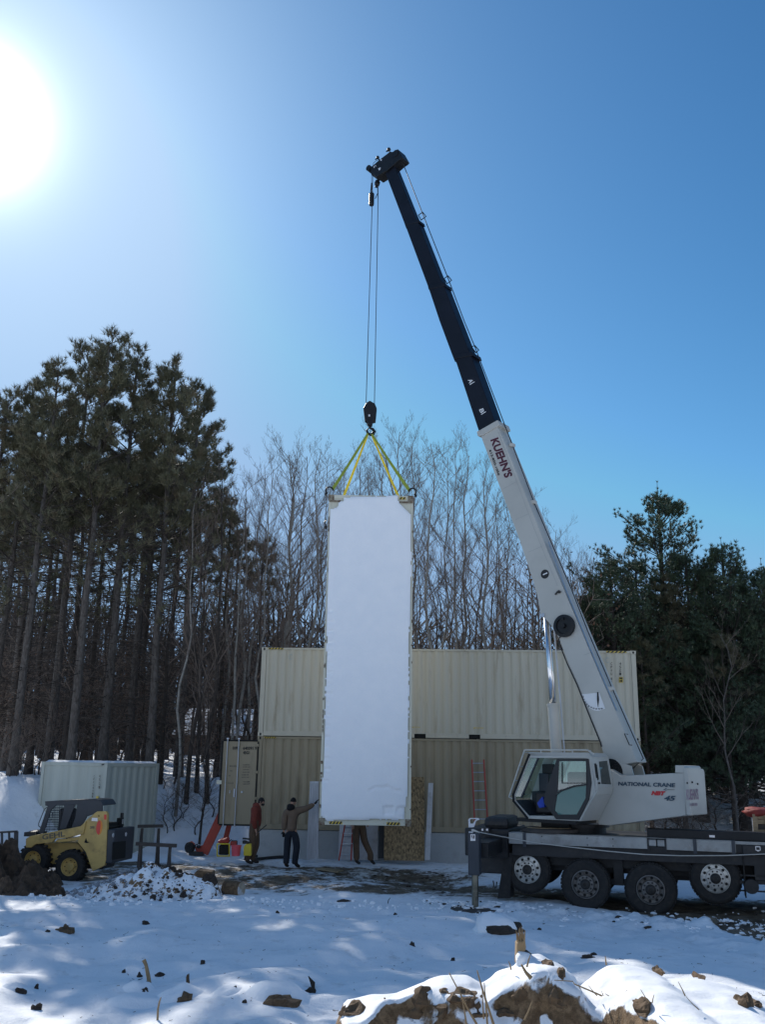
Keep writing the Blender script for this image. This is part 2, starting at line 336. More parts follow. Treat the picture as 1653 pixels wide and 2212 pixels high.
# ---------------------------------------------------------------- ground
def sm(a,b,x):
    t=max(0,min(1,(x-a)/(b-a)));return t*t*(3-2*t)
def bank(x,y):
    s=29.2+3.6*sm(-12.5,-8.0,x)+1.2*sm(-8,-5,x)
    l=2.25*sm(s,s+5.2,y)
    r=1.5*sm(33.5,43,y)
    k=sm(-3,8,x)
    return l*(1-k)+r*k+max(0,y-40)*.022+ (0.5*sm(45,70,y))
def gz(x,y,fine=True):
    h=.08+bank(x,y)+.30*sm(-1.5,3,x)*sm(15.5,11,y)+1.15*sm(11.5,6,y)*sm(-3,0,x)+.9*sm(10.,4.,y)*(1-sm(-3,0,x))
    h+=(.10+.12*sm(21,18,y))*MN.noise(V((x*.35,y*.35,1)))+(.05+.07*sm(21,18,y))*MN.noise(V((x*.9,y*.9,4)))*(1 if y<32 else 2)
    # slight dip ahead of the bank on the right, wheel ruts
    if fine: h+=.022*MN.noise(V((x*3,y*3,2)))-.035*max(0,MN.noise(V((x*1.9,y*1.9,6)))-.25)*(3 if y<21 else 1)
    return h
def mud(x,y):
    # worked yard in front of the containers and wheel track under the crane
    n=.28*MN.noise(V((x*.45,y*.6,9)))+.16*MN.noise(V((x*1.6,y*2.2,5)))
    yard=sm(22.6,24.2,y+.10*x)*sm(30.4,29.2,y+.12*(x+3))*sm(5.,1.,x)*sm(-12,-8,x)
    tr_y=23.3-.32*(x-3)                      # crane's own track
    d=abs(y-tr_y)
    pb=[(-4,25.6),(0,25.2),(3.2,24.0),(5.4,21.5),(6.2,19.6),(6.8,17.6),(8,15.5),(14,12)]
    yb=pb[-1][1]
    for (x0,y0),(x1,y1) in zip(pb,pb[1:]):
        if x<=x1: yb=y0+(y1-y0)*max(0,(x-x0))/(x1-x0);break
    track=sm(yb-.25,yb+.45,y)*sm(tr_y+3.0,tr_y+1.4,y)*sm(-3.5,1.5,x)
    tr2=sm(1.0,.25,abs(y-(24.3-.1*x)))*sm(-4,-1,x)*.8
    base=max(.34*yard+n*yard,.62*track+.5*n*track,.42*tr2+.6*n*tr2)
    base=max(base,.10*sm(27,31,y)*sm(34,31,y)*sm(-7,-5,x)*sm(9,7,x)+.0)
    bankd=.12*sm(33,36,y)+.6*max(0,MN.noise(V((x*.8,y*.8,3))))*sm(33,38,y)
    return base+bankd*.5
def axis(bps):
    out=[bps[0][0]]
    for (a,_),(b,st) in zip(bps,bps[1:]):
        n=max(1,round((b-a)/st));out+= [a+(b-a)*(i+1)/n for i in range(n)]
    return out
xs=axis([(-160,0),(-60,10),(-24,2),(-13,.4),(-9,.12),(10,.085),(14,.25),(26,1.2),(60,6),(160,20)])
ys=axis([(-30,0),(-4,3),(6,1),(9.4,.25),(16,.07),(30.5,.085),(38,.2),(60,.8),(120,5),(420,30)])
b=MB();nx=len(xs);vv=[];md=[]
for y in ys:
    for x in xs:
        m_=mud(x,y) if (-14<x<14 and 14<y<60) else (.1 if y>60 else 0)
        z=gz(x,y)
        if m_>.2: z+= .05*min(1,(m_-.2)*3)*(MN.noise(V((x*2.2,y*5,7)))-.7)
        # lumpy edges pushed up along the crane's track
        if 8<y<24 and x>1:
            d=(y-(21.0-.46*(x-3)));e=math.exp(-(d/.75)**2)*sm(1.2,3,x)
            e=max(e,.55*math.exp(-((y-(19.9-.62*(x-3)))/(.5+.13*max(0,x-3)))**2)*sm(2,5,x))
            z+=e*(.06+.17*max(0,MN.noise(V((x*2.6,y*2.6,11))))+.12*max(0,MN.noise(V((x*6,y*6,12))))+.05*MN.noise(V((x*12,y*12,2))))
        vv.append((x,y,z));md.append(m_)
b.v=[V(q) for q in vv];b.f=[(j*nx+i,j*nx+i+1,(j+1)*nx+i+1,(j+1)*nx+i) for j in range(len(ys)-1) for i in range(nx-1)];b.m=[0]*len(b.f)
g=b.build('ground',MT['ground'],local=True,smooth=True);tag(g,kind='structure')
a=g.data.attributes.new('mud','FLOAT','POINT');a.data.foreach_set('value',md)
def onG(c,p,lift=0):     # where the line of sight meets the ground
    x,y=px(c,p);r=ray(x,y);t=5.
    while t<200:
        q=V((0,0,CZ))+r*t
        if q.z<gz(q.x,q.y)+lift: return q
        t+=.02
    return q
# ---------------------------------------------------------------- shipping containers
def container(name,O,ex,ey,ez,Lg,Wd,Ht,m,label,cat,group=None,pitch=.278,ends=True,doors=None,roofm=None,mc=None,pockets=True,shallow=.036):
    """O corner, ex along length, ey across, ez up (unit vectors)"""
    O,ex,ey,ez=V(O),V(ex).normalized(),V(ey).normalized(),V(ez).normalized()
    P=lambda x,y,z:O+ex*x+ey*y+ez*z
    r=empty(name,O,label,cat,group)
    def bx(mb,a,b): mb.obox(P((a[0]+b[0])/2,(a[1]+b[1])/2,(a[2]+b[2])/2),ex*abs(b[0]-a[0])/2,ey*abs(b[1]-a[1])/2,ez*abs(b[2]-a[2])/2)
    fr=MB()
    for x in (0,Lg-.17):
        for y in (0,Wd-.16): bx(fr,(x+.012,y+.008,.12),(x+.158,y+.152,Ht-.12))
    for y0 in (.012,Wd-.072):
        bx(fr,(.17,y0,.01),(Lg-.17,y0+.06,.165)) if not pockets else None
        bx(fr,(.17,y0,Ht-.075),(Lg-.17,y0+.06,-.008+Ht))
    if pockets:
        for y0 in (.012,Wd-.072):
            x=.17
            for pc in (Lg/2-1.05,Lg/2+.69,):
                bx(fr,(x,y0,.01),(pc,y0+.06,.165));x=pc+.36
            bx(fr,(x,y0,.01),(Lg-.17,y0+.06,.165))
            for pc in (Lg/2-1.05,Lg/2+.69): bx(fr,(pc,y0,.135),(pc+.36,y0+.06,.165))
    for x0 in (.012,Lg-.112):
        bx(fr,(x0,.16,.01),(x0+.1,Wd-.16,.15));bx(fr,(x0,.16,Ht-.13),(x0+.1,Wd-.16,Ht-.01))
    bx(fr,(.1,.1,.10),(Lg-.1,Wd-.1,.13))
    if pockets:
        for y0 in (.075,Wd-.12):
            pk=MB()
            for pc in (Lg/2-1.05,Lg/2+.69):
                pk=MB();bx(pk,(pc,y0,.01),(pc+.36,y0+.02,.135));pk.build('pocket_shade',MT['dkhole'],r)  # dark box inside each opening stands in for the shade in there
    fr.build('frame',m,r,bevel=.006)
    for x in (0,Lg-.178):
        for y in (0,Wd-.162):
            for z in (0,Ht-.118):
                cb=MB();bx(cb,(x,y,z),(x+.178,y+.162,z+.118));c=cb.build('corner_casting',mc or m,r,bevel=.008)
                hb=MB();n=10
                for (cx,yy,sg) in ((x+.089,y-.003 if y<1 else y+.165,1),):
                    hb.prism([P(cx+.03*math.cos(t*6.283/n),yy-.004,z+.059+.042*math.sin(t*6.283/n)) for t in range(n)],ey*.008)
                hb.build('casting_hole',MT['dkhole'],c)
    def corr(name,p0,du,dv,dn,lu,lv,dep,pit):
        mb=MB();pr=[];x=0
        while x<lu-1e-6:
            for fx,d in ((0,0),(.26,0),(.5,1),(.76,1)):
                xx=x+fx*pit
                if xx<=lu: pr.append((xx,d))
            x+=pit
        pr.append((lu,0));k=len(pr)
        lo=[p0+du*a+dn*dep*d for a,d in pr];hi=[q+dv*lv for q in lo]
        mb.add(lo+hi,[(i,i+1,k+i+1,k+i) for i in range(k-1)]);return mb.build(name,m,r)
    corr('side_panel',P(.165,.03,.16),ex,ez,ey,Lg-.33,Ht-.23,shallow,pitch)
    corr('side_panel',P(.165,Wd-.03,.16),ex,ez,-ey,Lg-.33,Ht-.23,shallow,pitch)
    if ends:
        if 'L' not in (doors or ''): corr('end_panel',P(.04,.155,.14),ey,ez,ex,Wd-.31,Ht-.26,.045,.25)
        if 'R' not in (doors or ''): corr('end_panel',P(Lg-.04,.155,.14),ey,ez,-ex,Wd-.31,Ht-.26,.045,.25)
    rf=MB();bx(rf,(.05,.05,Ht-.045),(Lg-.05,Wd-.05,Ht-.025));rf.build('roof',roofm or m,r)
    return r,P
def hazard(P,parent,x0,x1,y,z0,z1,n=4,flip=1,face='side'):
    mb=MB();w_=(x1-x0)/n;
    mb.add([P(x0,y,z0),P(x1,y,z0),P(x1,y,z1),P(x0,y,z1)],[(0,1,2,3)]);o=mb.build('hazard_stripe',MT['hazy'],parent)
    mb=MB()
    for i in range(n):
        a=x0+i*w_;s=w_*.5*flip
        q=[(a,z0),(a+w_*.5,z0),(min(x1,max(x0,a+w_*.5+s)),z1),(min(x1,max(x0,a+s)),z1)]
        mb.add([P(u,y-.003,z_) for u,z_ in q],[(0,1,2,3)])
    mb.build('hazard_bars',MT['txtblack'],o)
SL=V((-3.915,31.42,0));SR=V((8.28,30.80,0));sx_=(SR-SL).normalized();sy_=V((-sx_.y,sx_.x,0));ZU=V((0,0,1))
SD=(SR-SL).length
zl=.955
up_c,PU=container('shipping_container',SL+ZU*(zl+2.855),sx_,sy_,ZU,SD,2.438,2.85,MT['beige'],'clean beige forty foot container stacked on top of the tan one, behind the crane','shipping container','stacked full length containers',mc=MT['beige'])
lo_c,PLo=container('shipping_container',SL+ZU*zl,sx_,sy_,ZU,SD,2.438,2.85,MT['tan'],'tan grimy container resting on the concrete foundation with one end door swung open','shipping container','stacked full length containers',doors='L',pockets=False,mc=MT['tan'])
for P_,c_,a,bb in ((PU,up_c,.22,.72),(PU,up_c,SD-.95,SD-.3),(PLo,lo_c,.22,.6),(PLo,lo_c,SD-.75,SD-.3)):
    hazard(P_,c_,a,bb,.006,2.78,2.835,5,1)
# locks between the two
lk=MB()
for x in (.04,SD-.14): 
    q=PLo(x+.05,.08,2.855);lk.obox(q+ZU*0,sx_*.05,sy_*.05,ZU*.012)
# (twist locks are part of the upper container)
lk.build('twist_lock',MT['black'],up_c)
# upper container: lettering near its right end (vertical, letter under letter)
Pf=Plane(SL+sy_*-.004,-sy_)
def vertical(s,c,x,ytop,h,wd,m,parent):
    mb=MB();y=ytop
    for ch in s:
        if ch!=' ':
            a,b_,d=Pf.at(c,(x,y+h*.8)),Pf.at(c,(x+wd,y+h*.8)),Pf.at(c,(x,y));text(ch,a,b_-a,d-a,m,parent,off=.004,mb=mb)
            y+=h
        else: y+=h*.45
    return mb.build('lettering',m,parent)
vertical('CPWU 801 61','I',764,582,24.5,11,MT['txtblack'],up_c)
vertical('45G1','I',827,582,24.5,12,MT['txtblack'],up_c)
def plate(pl,c,x0,y0,x1,y1,m,parent,name,off=.004):
    a=pl.pts(c,[(x0,y1),(x1,y1),(x1,y0),(x0,y0)],off);mb=MB();mb.add(a,[(0,1,2,3)]);return mb.build(name,m,parent)
st_=plate(Pf,'I',824,687,852,728,MT['hazy'],up_c,'sticker')
plate(Pf,'I',827,691,849,702,MT['txtblack'],st_,'sticker_print',.006);plate(Pf,'I',829,708,837,724,MT['txtblack'],st_,'sticker_print',.006);plate(Pf,'I',839,708,847,724,MT['txtblack'],st_,'sticker_print',.006)
text4('EMPTY LIFT ONLY',Pf,'A',(78,52),(135,52),(78,43),MT['hazy'],up_c,off=.01)
text4('EMPTY LIFT ONLY',Pf,'P',(1270,-560),(1380,-560),(1270,-575),MT['hazy'],up_c,off=.01) if 0 else text4('EMPTY LIFT ONLY',Pf,'Q',(1410,775),(1474,775),(1410,765),MT['hazy'],up_c,off=.01)
for x_ in (.9,SD-1.0):   # small cast hooks of lettering 'C'
    a=PU(x_,-.002,2.45);text('C',a,sx_*.12,ZU*.18,MT['palegrey'],up_c)
# open door of the lower container, swung out in line with the wall
Pd=Plane(SL+sy_*.02,-sy_)
dpoly=Pd.pts('N',[(655,190),(1168,196),(1150,430),(1112,985),(1085,1445),(568,1437),(610,830)])
tl,tr,br,bl_=Pd.at('N',(655,190)),Pd.at('N',(1166,196)),Pd.at('N',(1078,1448)),Pd.at('N',(568,1437))
tl.x=bl_.x=(tl.x+bl_.x)/2;tr.x=br.x=(tr.x+br.x)/2+.02;zt=(tl.z+tr.z)/2;zb=(bl_.z+br.z)/2
door=MB();door.obox(((tl+tr)/2).xy.to_3d()+ZU*((zt+zb)/2),(sx_*(tr.x-tl.x)/2),sy_*.022,ZU*(zt-zb)/2)
dr=door.build('container_door',MT['tan'],lo_c,bevel=.01)
DC=((tl+tr)/2).xy.to_3d();DW=(tr.x-tl.x);DP=lambda u,z:DC+sx_*(u-.5)*DW-sy_*.03+ZU*z   # u 0..1 across
gk=MB()
gk.obox(DP(.5,zt+.02)+sy_*.03,sx_*DW/2,sy_*.03,ZU*.025);gk.obox(DP(.5,zb-.02)+sy_*.03,sx_*DW/2,sy_*.03,ZU*.025);gk.obox(DP(-.02,(zt+zb)/2)+sy_*.03,sx_*.025,sy_*.03,ZU*(zt-zb)/2);gk.obox(DP(1.025,(zt+zb)/2)+sy_*.03,sx_*.02,sy_*.03,ZU*(zt-zb)/2)
gk.build('rubber_gasket',MT['dkhole'],dr)
for u in (.13,.46):
    rb=MB();rb.tube([DP(u,zb-.06)-sy_*.03,DP(u,zt+.10)-sy_*.03],.017,8);
    for z_ in (zb-.06,zt+.08): rb.obox(DP(u,z_)-sy_*.03,sx_*.035,sy_*.02,ZU*.02)
    rr=rb.build('lock_rod',MT['galv'],dr)
    hb=MB()
    for z_ in (zb+.35,zb+1.25,zt-.12,zt-.75): hb.obox(DP(u,z_)-sy_*.02,sx_*.035,sy_*.02,ZU*.03)
    hb.build('rod_bracket',MT['tan'],rr)
hb=MB();hb.obox(DP(.40,zb+.95)-sy_*.03,sx_*.02,sy_*.015,ZU*.13);hb.obox(DP(.62,zb+.98)-sy_*.02,sx_*.03,sy_*.015,ZU*.03);hb.obox(DP(.27,zb+.98)-sy_*.02,sx_*.012,sy_*.015,ZU*.05);hb.build('door_handle',MT['galv'],dr,bevel=.005)
hb=MB()
for z_ in (zt-.12,zt-.95,zt-1.75): hb.obox(DP(1.0,z_)-sy_*.01,sx_*.06,sy_*.02,ZU*.04)
hb.build('hinge',MT['tan'],dr,bevel=.005)
hb=MB();hb.obox(DP(-.06,zt-1.28),sx_*.085,sy_*.02,ZU*.06);hb.build('stay_bracket',MT['cream'],dr,bevel=.006)
Pt=Plane(DC-sy_*.031,-sy_)
def dt(s,c,x0,y0,x1,y1,m=MT['txtblack'],bold=.03): text4(s,Pt,c,(x0,y1),(x1,y1),(x0,y0),m,dr,bold=bold,off=.004)
dt('EOPU','N',783,274,872,318);dt('640391 9','N',940,274,1143,322);dt('45G1','N',938,340,1040,388)
g_=MT['txtgrey']
for s,x0,y0,x1,y1 in (('MAX GROSS',738,555,860,577),('TARE',738,628,778,648),('NET',722,703,755,722),('CU.CAP.',714,815,800,832),
  ('30,480 KG',938,540,1042,558),('67,200 LBS',935,572,1046,590),('3,940 KG',938,612,1030,630),('8,690 LBS',932,650,1038,668),('26,540 KG',918,690,1025,708),('58,510 LBS',916,728,1030,745),('76.4 CBM',942,792,1038,812),('2,698 CU.FT',935,828,1042,848)): dt(s,'N',x0,y0,x1,y1,g_)
# concrete foundation
fb=MB();fb.obox(SL+sx_*(SD/2)+sy_*1.25+ZU*(.45),sx_*(SD/2+.06),sy_*1.2,ZU*.50)
f_=fb.build('foundation_wall',MT['concrete'],None,bevel=.01);tag(f_,'grey concrete foundation wall under the tan container','wall')
# ---------------- hanging container: thirty foot, upright on its end, roof towards the camera
HY=26.02
hl,hr_=V((-1.53,HY,0)),V((.862,HY,0));hz0,hz1=1.43,10.40;lean=V((0,0,1))
hx=V((1,0.0,0));hang_lab='cream container hanging upright on its end from the crane, its roof plastered with snow'
# length axis = up, width axis = -x , height axis (towards roof) = -y
hc,PH=container('shipping_container',V((-1.545+2.425,HY+2.896,hz0)),lean,-hx,V((0,-1,0)),hz1-hz0,2.425,2.896,MT['cream'],hang_lab,'shipping container',roofm=MT['cream'],mc=MT['rusty'],pockets=False)
# PH(x up, y to the left, z to the camera)
def HP(u,zv,o=0): return PH(zv-hz0,2.425-u,2.896+o)     # u from left edge, z world, o out
PHz=lambda x,y,z:HP(x,z,-y)
hazard(PHz,hc,.28,.62,-.004,hz0+.03,hz0+.10,4,1);hazard(PHz,hc,1.78,2.13,-.004,hz0+.03,hz0+.10,4,1);hazard(PHz,hc,2.02,2.2,-.004,hz1-.12,hz1-.05,2,1)
# dark ledges under the top castings, dents along both rims
for u0,u1 in ((.02,.36),(2.0,2.42)):
    lb=MB();lb.obox(HP((u0+u1)/2,hz1-.20,.012),hx*(u1-u0)/2,V((0,.02,0)),lean*.022);lb.build('reinforcing_ledge',MT['rusty'],hc)
R5=random.Random(5);db=MB()
for i in range(26):
    z_=hz0+.4+R5.random()*8;side=R5.choice((0,0,1));u=.0 if not side else 2.438
    db=MB();db.ball(HP(u+(.035 if side==0 else -.03),z_,.004),(.012+.02*R5.random(),.012,.02+.05*R5.random()),6,.3,i);db.build('rust_spot',MT['rusty'],hc)
ob=MB();ob.tube([HP(-.06,9.52,-.05),HP(-.10,9.58,-.03),HP(-.05,9.64,-.05)],.02,6);ob.obox(HP(-.05,9.44,-.05),(.03,0,0),(0,.04,0),(0,0,.05));ob.build('corner_bracket',MT['black'],hc)
# the sheet of snow
def snow_edge():
    L=Plane((0,HY,0),(0,-1,0))
    pts=[('R',q) for q in [(258,1215),(262,1195),(330,1180),(345,1130),(405,1105),(380,1072),(540,1062),(700,1060),(840,1062),(945,1045),(990,1052),(1000,1085),(1015,1130),(1050,1170),(1090,1215),(1138,1255),(1142,1500),(1146,1900)]]
    pts+=[('Q',q) for q in [(1390,120),(1392,400),(1388,700),(1385,1000),(1378,1200),(1380,1270),(1366,1330),(1372,1370),(1352,1410),(1356,1440),(1345,1478),(1325,1490)]]
    pts+=[('S',q) for q in [(1215,830),(1000,830),(850,822),(560,835),(430,828),(330,835),(240,845),(185,850),(150,800),(108,765)]]
    pts+=[('Q',q) for q in [(700,1400),(700,1320),(705,1260),(708,1180),(722,1100),(722,1000),(728,900),(730,800),(728,700),(738,600),(734,500),(742,300),(745,100)]]
    pts+=[('R',q) for q in [(228,1980),(238,1700),(248,1400),(255,1290)]]
    return [L.at(c,q) for c,q in pts]
poly=[(p.x,p.z) for p in snow_edge()]
def inside_d(x,z):
    ins=False;d=1e9;n=len(poly)
    for i in range(n):
        x1,z1=poly[i];x2,z2=poly[(i+1)%n]
        if (z1>z)!=(z2>z) and x<(x2-x1)*(z-z1)/(z2-z1)+x1: ins=not ins
        dx,dz=x2-x1,z2-z1;t=max(0,min(1,((x-x1)*dx+(z-z1)*dz)/(dx*dx+dz*dz+1e-12)));d=min(d,math.hypot(x-x1-t*dx,z-z1-t*dz))
    return d if ins else -d
sb=MB();NX,NZ=66,238;x0,x1,z0_,z1_=-1.56,.92,1.5,10.45;idx={};gr=[]
for j in range(NZ+1):
    for i in range(NX+1):
        x=x0+(x1-x0)*i/NX;z=z0_+(z1_-z0_)*j/NZ
        d=inside_d(x,z)+.022*MN.noise(V((x*9,z*9,1)))+.01*MN.noise(V((x*25,z*25,1)))
        th=.06*(1-math.exp(-max(0,d)/.03))+.010*MN.noise(V((x*1.5,z*1.2,4)))+.004*MN.noise(V((x*7,z*7,4)))
        # scraped patch and drips near the foot
        pu=(x+.35)
        if .15<x<.42+.05*MN.noise(V((z*9,1,1))) and 1.72<z<1.95: th=.016
        if x<-1.30-.10*MN.noise(V((z*3,5,5))) and 2.3<z<7.2 and (z%.28)<.07: th-=.035
        if .48<x<.75 and 1.80<z<1.95: th-=.03*max(0,1+2*MN.noise(V((x*20,z*30,2))))
        cr_=abs(z-(2.32+.10*math.sin(x*4+1)+.05*MN.noise(V((x*6,1,1)))));
        if -.25<x<.62 and cr_<.02: th-=.04
        gr.append((x,z,d,th))
keep=lambda k:gr[k][2]>0
for k,(x,z,d,th) in enumerate(gr): sb.v.append(V((x+.012*0,HY-.004-max(.002,th) if d>0 else HY-.002,z)))
W1=NX+1
for j in range(NZ):
    for i in range(NX):
        q=(j*W1+i,j*W1+i+1,(j+1)*W1+i+1,(j+1)*W1+i)
        if sum(keep(k) for k in q)>=4: sb.f.append(q);sb.m.append(0)
used=sorted({i for f in sb.f for i in f});mp={k:i for i,k in enumerate(used)};sb.v=[sb.v[k] for k in used];sb.f=[tuple(mp[i] for i in f) for f in sb.f]
so_=sb.build('snow_sheet',MT['snow'],None,smooth=True);tag(so_,'smooth sheet of white snow stuck to the roof of the hanging container','snow')
# ---------------- hook, slings, shackles
HK=YP(27.45)
hook_at=HK.at('R',(688,385))
hkr=empty('hook_block',hook_at,'black hook block hanging on two cables above the upright container','hook block')
fl=[(690,45),(745,78),(765,128),(752,258),(722,262),(716,295),(690,312),(668,296),(655,262),(636,248),(620,125),(650,70)]
mb=MB();mb.prism([p-V((0,.14,0)) for p in HK.pts('R',fl)],(0,.28,0));mb.build('block_body',MT['black'],hkr,bevel=.02)
mb=MB();mb.prism([p-V((0,.147,0)) for p in HK.pts('R',[(674,198),(694,198),(694,218),(674,218)])],(0,.004,0));mb.build('name_plate',MT['lamp'],hkr)
pts=HK.pts('R',[(690,300),(692,325),(722,338),(738,362),(724,388),(698,398),(668,385),(658,352),(672,330),(684,322)])
mb=MB();mb.tube(pts,[.03,.035,.045,.055,.055,.05,.04,.03,.02,.015],8);mb.build('hook',MT['black'],hkr,smooth=True)
corners=[PH(hz1-hz0+.0,2.36,2.85),PH(hz1-hz0,.08,2.85),PH(hz1-hz0,2.36,.08),PH(hz1-hz0,.08,.08)]
labs=['green-yellow lifting sling running down to the left outer shackle','green-yellow lifting sling running down to the right outer shackle','bright yellow sling going behind the container top on the left','bright yellow sling going behind the container top on the right']
shl=['rusty black shackle on the top left front corner of the hanging container','rusty black shackle on the top right front corner of the hanging container','black shackle behind the top left corner of the hanging container','black shackle behind the top right corner of the hanging container']
for i,c in enumerate(corners):
    s=-1 if i%2==0 else 1
    cen=c+V((s*.07,0,.13));top=hook_at+V((s*.05,(-.03 if i<2 else .03),0.0))
    mb=MB();d=(top-cen).normalized();side=d.cross(V((0,1,0))).normalized();nrm=side.cross(d)
    bot=cen+V((-s*.10,0,.02))+d*.02
    wd=.048 if i<2 else .043
    for k in range(12):
        t0,t1=k/12,(k+1)/12;sag=lambda t:V((0,0,-.02*math.sin(math.pi*t)))
        a,b_=bot.lerp(top,t0)+sag(t0),bot.lerp(top,t1)+sag(t1)
        tw0,tw1=[.15*math.sin(5*t+i) for t in (t0,t1)]
        sa=(side*math.cos(tw0)+nrm*math.sin(tw0))*wd*(1-.35*t0);sb_=(side*math.cos(tw1)+nrm*math.sin(tw1))*wd*(1-.35*t1)
        mb.add([a-sa,a+sa,b_+sb_,b_-sb_,a-sa+nrm*.012,a+sa+nrm*.012,b_+sb_+nrm*.012,b_-sb_+nrm*.012],[(0,1,2,3),(7,6,5,4),(1,5,6,2),(0,3,7,4)])
    tag(mb.build('lifting_sling',MT['strap'] if i<2 else MT['strapy']),labs[i],'sling','lifting slings from the hook')
    sr=empty('shackle',cen,shl[i],'shackle','shackles on the hanging container')
    mb=MB();mb.tube([cen+V((s*-.02+.105*math.cos(t),0,.105*math.sin(t))) for t in [math.radians(-60+i_*30) if s>0 else math.radians(240-i_*30) for i_ in range(9)]],.022,8);mb.build('bow',MT['black'],sr,smooth=True)
    mb=MB();mb.tube([cen+V((s*.08,-.06,-.12)),cen+V((s*.08,.06,-.12))],.03,8);mb.build('pin',MT['black'],sr)
# ---------------------------------------------------------------- the crane truck
O_=V((3.34,22.42,0));tx=V((.95,-.312,0)).normalized();ty=V((.312,.95,0)).normalized()
TPL=lambda off=0:Plane(O_,-ty)
TPn=Plane(O_,-ty)
TL=lambda x,y,z:O_+tx*x+ty*y+ZU*z
crane=empty('truck_crane',TL(2,1.25,.0),'white and black telescopic crane truck with its boom raised over the containers','crane')
def bxT(mb,a,b): mb.obox(TL((a[0]+b[0])/2,(a[1]+b[1])/2,(a[2]+b[2])/2),tx*abs(b[0]-a[0])/2,ty*abs(b[1]-a[1])/2,ZU*abs(b[2]-a[2])/2)
def toT(p): q=p-O_;return (q.dot(tx),q.dot(ty),q.z)
# deck strip heights from the photograph
sk=[toT(p) for p in TPn.pts('A',[(270,605),(1530,668),(1530,725),(270,675)])]
zt=(sk[0][2]+sk[1][2])/2;zb=(sk[2][2]+sk[3][2])/2;xL=sk[0][0]
def zat(c,p): return toT(TPn.at(c,p))
# frame
mb=MB();bxT(mb,(xL-.9,.75,.72),(9,1.75,1.15));bxT(mb,(xL+.05,.12,1.06),(9,2.4,zb+.02));mb.build('chassis',MT['chassis'],crane)
mb=MB();bxT(mb,(xL+.02,.05,zb+.02),(9,2.45,zt-.02));mb.build('deck',MT['chassis'],crane)
mb=MB()
for (a,b_) in ((xL,2.62),(3.02,4.42)): 
    bxT(mb,(a,-.01,zb+.015),(b_,.04,zt-.005))
mb.v=[v for v in mb.v];o=mb.build('skirt_plate',MT['alu'],crane,bevel=.004)
mb=MB();bxT(mb,(xL,.0,zt-.004),(4.42,.35,zt+.006));mb.build('deck_edge_plate',MT['alu'],crane)
# recess with steps between the plates
mb=MB();bxT(mb,(2.62,.06,zb-.05),(3.02,.09,zt));o=mb.build('step_recess',MT['chassis'],crane)
mb=MB();bxT(mb,(2.64,-.012,zt-.17),(2.81,.05,zt-.03));bxT(mb,(2.83,-.012,zt-.17),(3.0,.05,zt-.03));mb.build('step',MT['alu'],o,bevel=.02)
mb=MB();bxT(mb,(2.62,-.02,zb-.02),(2.66,.05,zt));bxT(mb,(2.98,-.02,zb-.02),(3.02,.05,zt));bxT(mb,(2.66,-.01,zb+.03),(2.98,.02,zb+.055));mb.build('step_frame',MT['chassis'],o)
for x in (zat('K',(385,700))[0],zat('K',(1080,750))[0],zat('J',(922,300))[0]):
    mb=MB();bxT(mb,(x-.035,-.03,zb-.04),(x+.035,-.011,zt+.01));mb.build('strap_bracket',MT['slate'],crane)
bm=MB()
for x in (.35,1.35,1.9): 
    for z_ in (zb+.05,zt-.05): bm.ball(TL(x,-.012,z_),.014,6)
bm.build('bolt',MT['hub'],crane)
# upper black rail, tool box, badges
mb=MB();bxT(mb,(2.62,.15,zt+.0),(9,.55,zt+.18));mb.build('deck_rail',MT['black'],crane,bevel=.01)
q=zat('K',(1250,860));mb=MB();bxT(mb,(q[0],-.03,zb-.02),(9,.3,zt-.07));tb=mb.build('tool_box',MT['chassis'],crane,bevel=.012)
mb=MB();bxT(mb,(4.42,-.01,zt-.06),(9,.04,zt+.0));mb.build('box_trim',MT['alu'],tb)
lx,_,lz=zat('K',(1533,955));mb=MB();mb.prism([TL(lx+a*.05,-.036,lz+b_*.052) for a,b_ in ((-1,1),(1,1),(1,-.5),(.0,-1),(-1,-.5))],ty*.005);lt=mb.build('latch',MT['lamp'],tb)
mb=MB();bxT(mb,(lx-.034,-.039,lz-.02),(lx+.034,-.036,lz+.035));mb.build('latch_handle',MT['chassis'],lt)
lx,_,lz=zat('K',(708,740));mb=MB();bxT(mb,(lx-.055,.145,lz-.02),(lx+.055,.149,lz+.025));mb.build('data_plate',MT['lamp'],crane)
